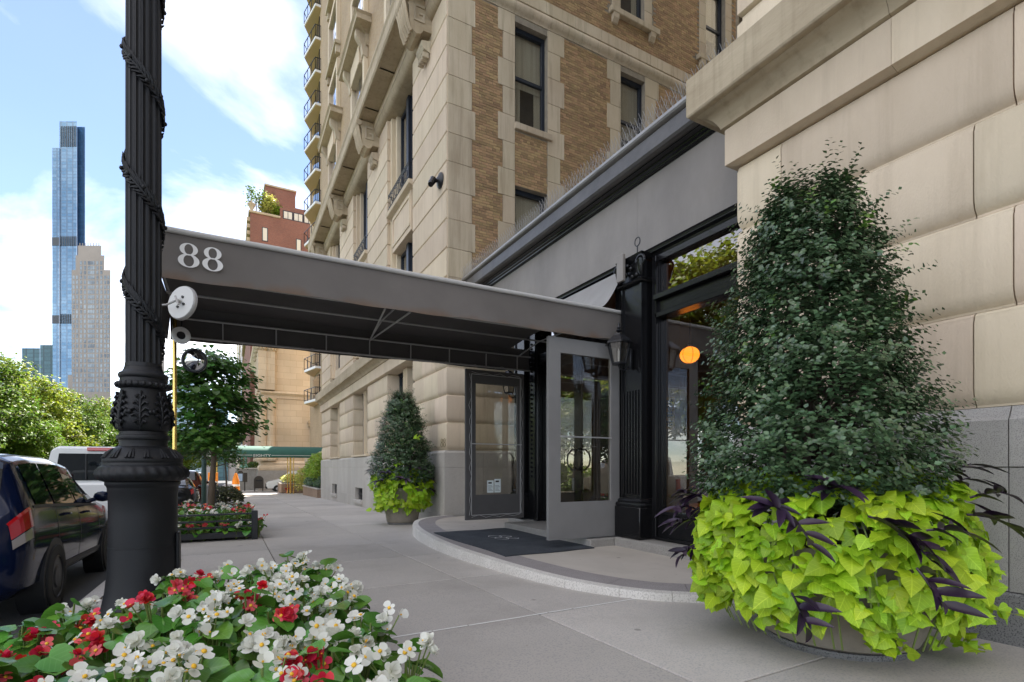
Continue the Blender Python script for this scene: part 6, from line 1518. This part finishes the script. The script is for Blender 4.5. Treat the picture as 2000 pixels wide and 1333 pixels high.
def signal(x, y, z, lb, s=1):
    t = thing('traffic_light', (x,y,gz(y)), lb, 'traffic light', 'traffic lights along the avenue')
    m = MB(); m.cbox(x-.17*s,x+.17*s,y-.12,y+.12,z,z+1.0*s,.02); part('housing', m, pm('signal_yellow', (0.75,0.33,0.02), None, rough=.5) if 'signal_yellow' not in MATS else MATS['signal_yellow'], t)
    for k in range(3): m = MB(); m.lathe([(.11*s,0),(.11*s,.1),(.001,.03)],12); m.v = [(x+p[0],y-.13-p[2],z+(.17+.33*k)*s+p[1]) for p in m.v]; part('lens', m, M_red if k == 2 else M_trim, t)
    m = MB(); m.tube([(x,y,z+1.0*s),(x,y,z+1.6*s),(x-3.2*s if x > -4 else x-2.5,y,z+1.9*s),(x-3.2*s if x > -4 else x-2.5,y,gz(y))],.06,7); part('pole', m, M_green, t)
signal(-19.3,49.5,4.4,'orange traffic light at the left edge against the park trees',1.0)
signal(-3.1,68,3.6,'orange traffic light hanging over the avenue above the parked cars',1.0)
signal(-4.8,84,2.9,'farther orange traffic light over the traffic lanes',1.0)

# ================================================================== side street and neighbours
# tan brick tower with angled balconies
EB = thing('balcony_building', (7.0,37,-.8), 'tall tan brick apartment tower with angled white balconies beyond the limestone house', 'building')
m = MB(); m.box(7.1,28,35.4,56,-2,58); part('wall', m, M_tanb, EB)
m = MB(); m.box(6.6,7.1,35.4,56,-2,2.6); part('base', m, M_chur, EB)
M_soff = pm('balcony_soffit', (0.62,0.46,0.27), None, rough=.85)
for k in range(-2,13):
    zt = 42.55-2.93*k
    if zt < 5: break
    N0 = (6.62,48.7); O = (6.03,51.5); bk = (7.1,53.5); bn = (7.1,48.7)
    m = MB(); m.prism([N0,O,bk,bn],'z',zt-.20,zt); b = part('balcony', m, M_white, EB)
    m = MB(); m.prism([(N0[0]+.05,N0[1]+.05),(O[0]+.06,O[1]),bk,(bn[0],bn[1]+.05)],'z',zt-.24,zt-.202); part('soffit', m, M_soff, b)
    m = MB()
    pts = [(bn[0],bn[1]),N0,O,bk]
    for a, c in zip(pts[:-1], pts[1:]):
        m.tube([(a[0],a[1],zt+1.05),(c[0],c[1],zt+1.05)],.035,5); m.tube([(a[0],a[1],zt+.1),(c[0],c[1],zt+.1)],.02,5)
        for q in range(4): s = q/3; x_, y_ = a[0]+(c[0]-a[0])*s, a[1]+(c[1]-a[1])*s; m.tube([(x_,y_,zt),(x_,y_,zt+1.05)],.03,5)
    part('railing', m, M_blkm, b)
    m = MB(); m.box(7.02,7.1,49.2,53.0,zt,zt+2.3); part('window', m, M_cglass, EB)
m = MB()
# street awning lettered EIGHTY
M_teal = pm('green_canvas', (0.035,0.13,0.10), (0.03,0.11,0.09), 2, .8)
t = thing('street_awning', (3.6,47.5,2.2), 'long green arched street awning lettered EIGHTY on slim brass posts', 'awning')
prof = [(46.4,2.12),(46.4,2.42)]+[(47.6-1.2*math.cos(k*PI/12),2.42+.62*math.sin(k*PI/12)) for k in range(1,12)]+[(48.8,2.42),(48.8,2.12)]
m = MB(); m.loft([[(x,p[0],p[1]) for p in prof] for x in (-1.1,2,5,7.1)], caps=False, closed=False); part('canvas', m, M_teal, t, 50)
m = MB(); m.prism([(46.42,2.42)]+[(47.6-1.18*math.cos(k*PI/12),2.42+.6*math.sin(k*PI/12)) for k in range(1,12)]+[(48.78,2.42)],'x',-1.1,-1.06); part('end_panel', m, M_teal, t)
for x in (4.35,4.62,-.95):
    for y in (46.5,48.7):
        m = MB(); m.tube([(x,y,gz(y)),(x,y,2.3)],.035,8); part('post', m, M_brass, t, 60)
def text_mesh(s, size):
    cu = bpy.data.curves.new('lettering', 'FONT'); cu.body = s; cu.size = size; cu.align_x = 'CENTER'
    o = bpy.data.objects.new('lettering', cu); COL.objects.link(o); bpy.context.view_layer.update()
    me = bpy.data.meshes.new_from_object(o.evaluated_get(bpy.context.evaluated_depsgraph_get())); bpy.data.objects.remove(o); return me
me = text_mesh('EIGHTY', .36); me.materials.append(M_ltr)
inst('lettering', me, t, None, mat=Matrix.Translation((2.25-3.6,46.38-47.5,2.16-2.2)) @ Matrix.Rotation(PI/2,4,'X') @ Matrix.Diagonal((1.05,.75,1,1)))
m = MB(); m.box(2.95,6.6,46.375,46.39,2.255,2.285); m.box(-.9,1.55,46.375,46.39,2.255,2.285); part('stripe', m, M_ltr, t)
# brick planters along the tower
def brick_planter(x0, x1, y0, y1, h, label, leafc, lh, big=False):
    z = gz((y0+y1)/2); t = thing('brick_planter', ((x0+x1)/2,(y0+y1)/2,z), label, 'planter', 'brick planters along the pavement')
    m = MB(); m.box(x0,x1,y0,y1,z-.3,z+h); part('wall', m, M_planterb, t)
    m = MB(); m.cbox(x0-.05,x1+.05,y0-.05,y1+.05,z+h+.002,z+h+.08,.015); part('coping', m, M_granl, t)
    m = MB(); m.box(x0+.1,x1-.1,y0+.1,y1-.1,z+h+.08,z+h+.1); part('soil', m, M_soil, t)
    return z+h+.1
zt = brick_planter(5.0,6.9,35.9,43.5,.62,'long low brick planter against the end of the limestone house','',1)
def bush(x0,x1,y0,y1,z0,z1,n,s,mat,label):
    t = thing('shrub', ((x0+x1)/2,(y0+y1)/2,z0), label, 'shrub'); leafmass('foliage',x0,x1,y0,y1,z0,z1,n,s,mat,t)
    m = MB()
    for k in range(8): a = k*.8; m.tube([((x0+x1)/2,(y0+y1)/2,z0-.05),((x0+x1)/2+(x1-x0)*.3*math.cos(a),(y0+y1)/2+(y1-y0)*.3*math.sin(a),z0+(z1-z0)*.7)],[.03,.01],5)
    part('stems', m, M_barkd, t)
M_lgt = leafmat('bright_shrub_leaf', (.20,.34,.03), (.28,.40,.04), .5, .35, .35, .03); M_yl = leafmat('yellow_shrub_leaf', (.42,.46,.07), (.52,.50,.16), .5, .35, .3, .03); M_bg = leafmat('blue_green_leaf', (.10,.16,.09), (.07,.13,.06), .5, .15, .35, .03)
bush(5.0,6.9,37.5,43.3,zt,zt+2.5,5200,.16,M_lgt,'tall bright green feathery shrub at the end of the limestone house')
bush(5.0,6.8,36.0,38.2,zt,zt+.85,1500,.12,M_bg,'low blue green shrub at the near end of the long brick planter')
bush(4.85,5.6,38.4,42,zt,zt+.7,1200,.12,M_bg,'low blue green shrub along the front edge of the long brick planter')
zt2 = brick_planter(3.9,6.4,49.3,53.2,.85,'square brick planter beside the brass posts of the green awning','',1)
bush(4.0,6.3,49.4,53,zt2,zt2+.8,1500,.16,M_yl,'pale yellow flowering shrub in the square brick planter')
bush(4.6,6.5,44.0,46.2,zt-.5,zt+1.4,1800,.16,M_yl,'yellow green shrub between the two brick planters')
t = thing('fire_connection', (4.0,49.25,gz(49)), 'small red standpipe against the square brick planter', 'standpipe')
m = MB(); z = gz(49); m.tube([(4.35,49.2,z),(4.35,49.2,z+.45)],.07,8); m.tube([(4.35,49.2,z+.42),(4.2,49.1,z+.42)],.06,8); m.tube([(4.35,49.2,z+.42),(4.5,49.1,z+.42)],.06,8); part('pipe', m, M_red, t, 60)
m = MB(); m.lathe([(.12,z),(.12,z+.03)],12,4.35,49.2); part('flange', m, M_brass, t)
# far pavement with side street
m = MB(); m.raw([(-1.4,56.2,gz(56)-.12),(60,56.2,gz(56)-.12),(60,60,gz(60)-.12),(-1.4,60,gz(60)-.12)],[(0,1,2,3)]); tag(part('side_street', m, M_asph), kind='structure')
m = MB(); m.raw([(-1.4,60,gz(60)+.0),(40,60,gz(60)+.0),(40,160,gz(160)+.0),(-1.4,160,gz(160)+.0),(-1.4,60,gz(60)-.3),(40,60,gz(60)-.3)],[(0,1,2,3),(4,5,1,0)]); tag(part('far_sidewalk', m, M_conc), kind='structure')
# stone church
CH = thing('stone_church', (8,62.5,-1.2), 'pale limestone church side wall with cornice and arched niche across the side street', 'church')
m = MB(); m.box(3.3,24,63,84,-2,16.5); part('wall', m, M_chur, CH)
def mould(prof, name, mat=M_lime):       # wraps the near and street faces
    m = MB(); m.loft([[(3.3-p,63-p,z),(24,63-p,z),(24,63.5,z),(3.8,63.5,z),(3.8,84,z),(3.3-p,84,z)] for p, z in prof]); part(name, m, mat, CH, 40)
mould([(.0,.95),(.55,.95),(.62,1.15),(.55,1.4),(.40,1.55),(.42,1.75),(.28,1.95),(.0,2.0)],'plinth_moulding')
mould([(.0,-2),(.7,-2),(.7,.94),(.0,.94)],'plinth',M_gran)
mould([(.0,8.9),(.12,8.95),(.12,9.25),(.3,9.4),(.45,9.5),(.45,9.66),(.1,9.75),(.0,9.78)],'string_course')
mould([(.0,14.6),(.2,14.8),(.5,15.4),(.9,15.7),(.9,16.2),(.0,16.5)],'cornice')
for (x, y) in ((3.05,62.75),(3.9,62.85),(3.05,64.6),(3.05,67),(3.05,70)):
    m = MB(); m.lathe([(.62,2.0),(.66,2.15),(.58,2.3),(.62,2.42),(.50,2.55),(.48,2.6),(.46,8.2),(.5,8.3),(.48,8.4),(.62,8.85),(.62,8.9)],20,x,y); part('column', m, M_chur, CH, 40)
    m = MB(); m.box(x-.42,x+.42,y-.42,y+.42,9.8,14.0); part('pilaster', m, M_chur, CH)
    m = MB(); m.lathe([(.45,14.0),(.5,14.2),(.75,14.6)],14,x,y)
    for q in range(10): m.sphere((x+.5*math.cos(q*.63),y+.5*math.sin(q*.63),14.25),.16,n=7,m=5)
    part('capital', m, M_limec, CH, 50)
m = MB(); m.box(8.0,8.3,62.7,63,2.0,5.9); m.box(9.9,10.2,62.7,63,2.0,5.9); m.box(7.8,10.4,62.6,63,5.9,6.3); m.prism([(7.7,6.3)]+[(9.1-1.4*math.cos(k*PI/10),6.3+.75*math.sin(k*PI/10)) for k in range(1,10)]+[(10.5,6.3)],'y',62.5,63); part('niche_surround', m, M_limec, CH)
m = MB(); m.box(8.3,9.9,62.96,62.99,2.0,5.9); part('blind_panel', m, M_lime, CH)
# grey wall with urn lamps
t = thing('stone_wall', (2.2,66.8,-1.3), 'low grey stone wall beside the church with a clipped hedge', 'wall')
m = MB(); m.box(.6,3.2,66,75,-2,1.05); part('wall', m, M_gran, t)
m = MB(); m.cbox(.5,3.25,65.9,75,1.052,1.22,.02); part('coping', m, M_granl, t)
t = thing('hedge', (2.4,68,1.2), 'small clipped hedge on top of the low grey wall', 'hedge'); leafmass('foliage',1.7,3.1,67,69,1.2,1.95,1200,.16,M_park[2],t)
M_verd = pm('verdigris', (0.16,0.33,0.27), None, rough=.6)
for xx in (1.15,1.55):
    t = thing('lamp_standard', (xx,66.6,1.22), ('left' if xx < 1.3 else 'right')+' of two verdigris lamp standards on the grey wall', 'lamp post', 'verdigris lamp standards')
    m = MB(); m.lathe([(.28,1.22),(.22,1.4),(.13,1.6),(.12,3.2),(.16,3.3)],14,xx,66.6); part('shaft', m, M_verd, t, 60)
    m = MB(); m.lathe([(.17,3.31),(.26,3.5),(.22,3.75),(.03,3.9)],14,xx,66.6); part('globe', m, M_white, t, 60)
# red brick apartment house
RB = thing('red_brick_building', (8,90,-2), 'red brick apartment house with roof garden and stepped penthouse', 'building')
m = MB(); m.box(2.7,26,90,130,-3,41.0); part('wall', m, M_redb, RB)
m = MB(); m.box(7.0,24,90.6,122,41,43.0); m.box(7.4,24,90.6,120,43,43.4); part('penthouse', m, M_redb, RB)
m = MB(); m.box(5.05,9.6,94,104,41,47.6); m.box(6.4,9.6,93.8,94,41,46.9); part('bulkhead', m, M_redb, RB)
m = MB(); m.box(4.9,9.8,93.85,104.2,47.6,47.85); part('coping', m, M_limec, RB)
m = MB(); m.cbox(2.45,7,89.8,130,40.9,41.25,.05); part('coping', m, M_limec, RB)
m = MB()
for k in range(14): zz = 26+1.05*k; m.box(2.25,2.72,90.15,130,zz,zz+.55)
part('stone_trim', m, M_limec, RB)
for (xa, xb, za, zb, mt) in ((4.35,5.2,36.8,39,M_white),(4.35,5.9,32.5,35,M_white),(9.3,10.1,36.2,38.2,M_win),(9.3,10.1,33.2,35.3,M_win),(9.3,10.1,30,32,M_win),(4.4,5.6,28,30.2,M_win),(9.3,10.1,26.5,28.5,M_win)):
    m = MB(); m.box(xa,xb,89.95,90.02,za,zb); f = part('window', m, M_win, RB)
    m = MB(); m.box(xa+.12,xb-.12,89.92,89.95,za+.12,zb-.12); part('pane', m, pm('pale_blind', (.62,.58,.48), None, rough=.4) if 'pale_blind' not in MATS else MATS['pale_blind'], f)
for k in range(3):
    xa = 7.4+1.55*k; m = MB(); m.box(xa,xa+1.5,90.52,90.62,40.3+.9,42.6); f = part('window', m, M_win, RB)
    m = MB(); m.box(xa+.15,xa+.7,90.48,90.52,41.35,42.45); m.box(xa+.8,xa+1.35,90.48,90.52,41.35,42.45); part('pane', m, MATS['pale_blind'], f)
m = MB(); m.lathe([(.3,41.25),(.2,41.5),(.55,42.2),(.62,42.4),(.2,42.6),(.1,43.0)],12,2.9,90.4); part('urn', m, M_limec, RB, 60)
for (x, y, h_, sp, mt, lb) in ((3.6,91.6,5.2,1.9,M_park[2],'thin leafy roof tree beside the urn on the red brick house'),(5.4,92.0,4.2,1.5,M_yl,'golden roof garden shrub on the red brick house'),(6.7,92.2,3.0,.9,M_lgt,'green roof garden shrub against the penthouse')):
    t = thing('roof_tree', (x,y,41), lb, 'tree'); m = MB(); ends = limb_tree(m,(x,y,41),h_,.07,sp,10,int(x*10),.3); part('trunk', m, M_bark, t)
    mb = MB()
    for e in ends:
        for k in range(9 if sp > 1.6 else 26): add_leaf(mb, LF_quad, frame(e+Vector((rng.gauss(0,.3),rng.gauss(0,.3),rng.gauss(0,.3))),(rng.gauss(0,.6),rng.gauss(0,.6),1),(rng.gauss(0,1),rng.gauss(0,1),0)), rng.uniform(.22,.4))
    part('foliage', mb, mt, t, kind='stuff')
# further street front beyond
for (y0, y1, x, h_, mt, lb) in ((84.2,89.8,3.6,20,M_redb,'narrow red brick house between the church and the tall brick house'),(131,165,2.4,44,M_tanb,'tan apartment house farthest down the avenue'),(166,230,2.2,52,M_chur,'pale apartment house at the end of the avenue')):
    t = thing('apartment_house', (x,y0,-2), lb, 'building'); m = MB(); m.box(x,x+20,y0,y1,-4,h_); part('wall', m, mt, t)
    m = MB(); m.cbox(x-.5,x+20,y0,y1,h_-1.2,h_-.2,.1); part('cornice', m, M_limec, t)
    k = 0; fm = MB(); fm.box(x-.04,x+.02,-.6,.6,0,1.9); fmm = fm.mesh('window', M_win); pn = MB(); pn.box(x-.06,x-.04,-.5,.5,.1,1.8); pnm = pn.mesh('pane', M_cglass)
    yy = y0+1.6
    while yy < y1-1 and k < 120:
        zz = 2.5
        while zz < h_-3.5 and k < 120:
            f = inst('window', fmm, t, (0,yy,zz)); f.location = (-x, yy-y0, zz+2); p_ = inst('pane', pnm, f, (0,0,0)); ORG[f.name] = (0,0,0); p_.location = (0,0,0); zz += 3.3; k += 1
        yy += 2.7

# ================================================================== skyline
def towermat(name, c1, c2, line, w_, h_, rough, metal=0, ms=.06):
    m = brickmat(name, c1, c2, line, 1, w_, h_, rough, ms, off=0); m.node_tree.nodes['Principled BSDF'].inputs['Metallic'].default_value = metal
    m.node_tree.nodes['Principled BSDF'].inputs['Normal'].links and m.node_tree.links.remove(m.node_tree.nodes['Principled BSDF'].inputs['Normal'].links[0])
    return m
M_tow = towermat('blue_curtain_wall', (0.10,0.20,0.31), (0.17,0.28,0.39), (0.12,0.18,0.25), 3.2, 4.4, .16, .55, .35)
M_towd = pm('dark_vent_band', (0.05,0.06,0.07), None, rough=.5)
def at(px, d):
    l = (px-1000)/1010; th = math.atan(550/1010); return (d*(l*math.cos(th)+math.sin(th)), d*(math.cos(th)-l*math.sin(th)))
T = thing('glass_tower', (-195,910,-15), 'very tall slim blue glass tower on the skyline left of the lamp post', 'skyscraper')
def slab_px(mb, pa, pb, d, depth, z0, z1):
    a, b = Vector(at(pa,d)), Vector(at(pb,d)); n = ((a+b)/2).normalized()
    mb.loft([[(p.x,p.y,z) for p in (a,b,b+n*depth,a+n*depth)] for z in (z0,z1)]); return a, b, n
m = MB(); slab_px(m,116,150,705,40,-20,473); part('main_shaft', m, M_tow, T)
m = MB(); slab_px(m,102,115.7,704,36,-20,436); part('side_shaft', m, M_tow, T)
m = MB(); slab_px(m,150.5,166,712,36,-20,470); part('chamfer_shaft', m, towermat('deep_blue_curtain_wall', (0.06,0.14,0.27), (0.09,0.19,0.33), (0.08,0.14,0.22), 3.2, 4.4, .2, .5, .35), T)
for zz in (303,197,96):
    m = MB(); slab_px(m,101.5,115.5,703.4,2,zz,zz+11); part('vent_band', m, M_towd, T)
    m = MB()
    for k in range(9): slab_px(m,118+k*3.6,119.6+k*3.6,704.4,1,zz,zz+13)
    part('vent_fins', m, M_towd, T)
m = MB()
for k in range(9): slab_px(m,118+k*3.6,119.4+k*3.6,704.4,1,438,466)
part('crown_fins', m, M_towd, T)
M_ltow = pm('tower_limestone', (0.33,0.295,0.26), (0.28,0.25,0.22), .05, .85)
T = thing('limestone_tower', (-160,850,-15), 'limestone clad tower in front of the blue glass tower', 'skyscraper')
a, b = Vector(at(140,665)), Vector(at(216,665)); ex = (b-a).normalized(); en = ((a+b)/2).normalized(); W = (b-a).length
def lim(u0, u1, z0, z1, dep, front=0):
    m = MB(); p = [a+ex*W*u0+en*front, a+ex*W*u1+en*front, a+ex*W*u1+en*dep, a+ex*W*u0+en*dep]; m.loft([[(q.x,q.y,z) for q in p] for z in (z0,z1)]); return m
part('shaft', lim(.0,1,-20,255,40), M_ltow, T); part('shaft', lim(.10,.84,255,274,38,1), M_ltow, T); part('shaft', lim(.16,.76,274,287,36,2), M_ltow, T); part('podium', lim(-.1,.05,-20,120,30,1), M_ltow, T)
m = MB()
for k in range(8): q0 = .2+k*.07; mm = lim(q0,q0+.02,287,291,4,4); m.raw(mm.v, mm.f)
part('roof_masts', m, M_ltow, T)
wm = MB(); u = ex; wm.loft([[(p.x,p.y,z) for p in (Vector((0,0)),ex*2.6,ex*2.6+en*.8,en*.8)] for z in (0,4.6)]); wmm = wm.mesh('window', pm('tower_window', (0.10,0.13,0.16), (0.30,0.36,0.40), .1, .15, detail=2))
cnt = 0; zz = 262
wcols = [.05,.14,.24,.34,.44,.50,.56,.66,.76,.86,.94]
while zz > 96 and cnt < 300:
    for c in wcols:
        if zz > 248 and not (.14 < c < .8): continue
        p = a+ex*(W*c-1.3)-en*.25
        if zz > 250: p = p+en*1
        inst('window', wmm, T, (p.x,p.y,zz)); cnt += 1
    zz -= 6.3
T = thing('office_block', (-170,685,-15), 'dark green glass office block low on the skyline above the park', 'office building')
M_dk = towermat('dark_green_curtain_wall', (0.035,0.085,0.10), (0.06,0.13,0.15), (0.03,0.06,0.07), 3.0, 4.0, .2, .3, .3)
m = MB(); slab_px(m,43,78,520,30,-20,121); part('west_block', m, M_dk, T); m = MB(); slab_px(m,78.3,103,519,30,-20,124); part('east_block', m, M_dk, T)
T = thing('distant_tower', (-80,600,-15), 'pale blue glass slab building seen behind the young street tree', 'office building')
m = MB(); slab_px(m,338,398,600,30,-20,100); part('main_block', m, towermat('pale_curtain_wall', (0.20,0.30,0.38), (0.28,0.38,0.46), (0.30,0.36,0.40), 3.0, 4.0, .2, .3, .3), T); m = MB(); slab_px(m,346,375,602,20,100,116); part('upper_block', m, M_ltow, T)
T = thing('distant_tower', (-170,900,-15), 'thin grey tower just right of the lamp shaft', 'skyscraper')
m = MB(); slab_px(m,311,321,900,20,-20,196); part('shaft', m, M_ltow, T); m = MB(); slab_px(m,312.5,319,902,16,196,204); part('crown', m, M_ltow, T)
T = thing('distant_tower', (-60,560,-15), 'low dark block at the end of the avenue behind the traffic lights', 'office building')
m = MB(); slab_px(m,395,470,480,20,-20,42); part('main_block', m, M_ltow, T); m = MB(); slab_px(m,420,445,479,10,-20,60); part('upper_block', m, M_dk, T)
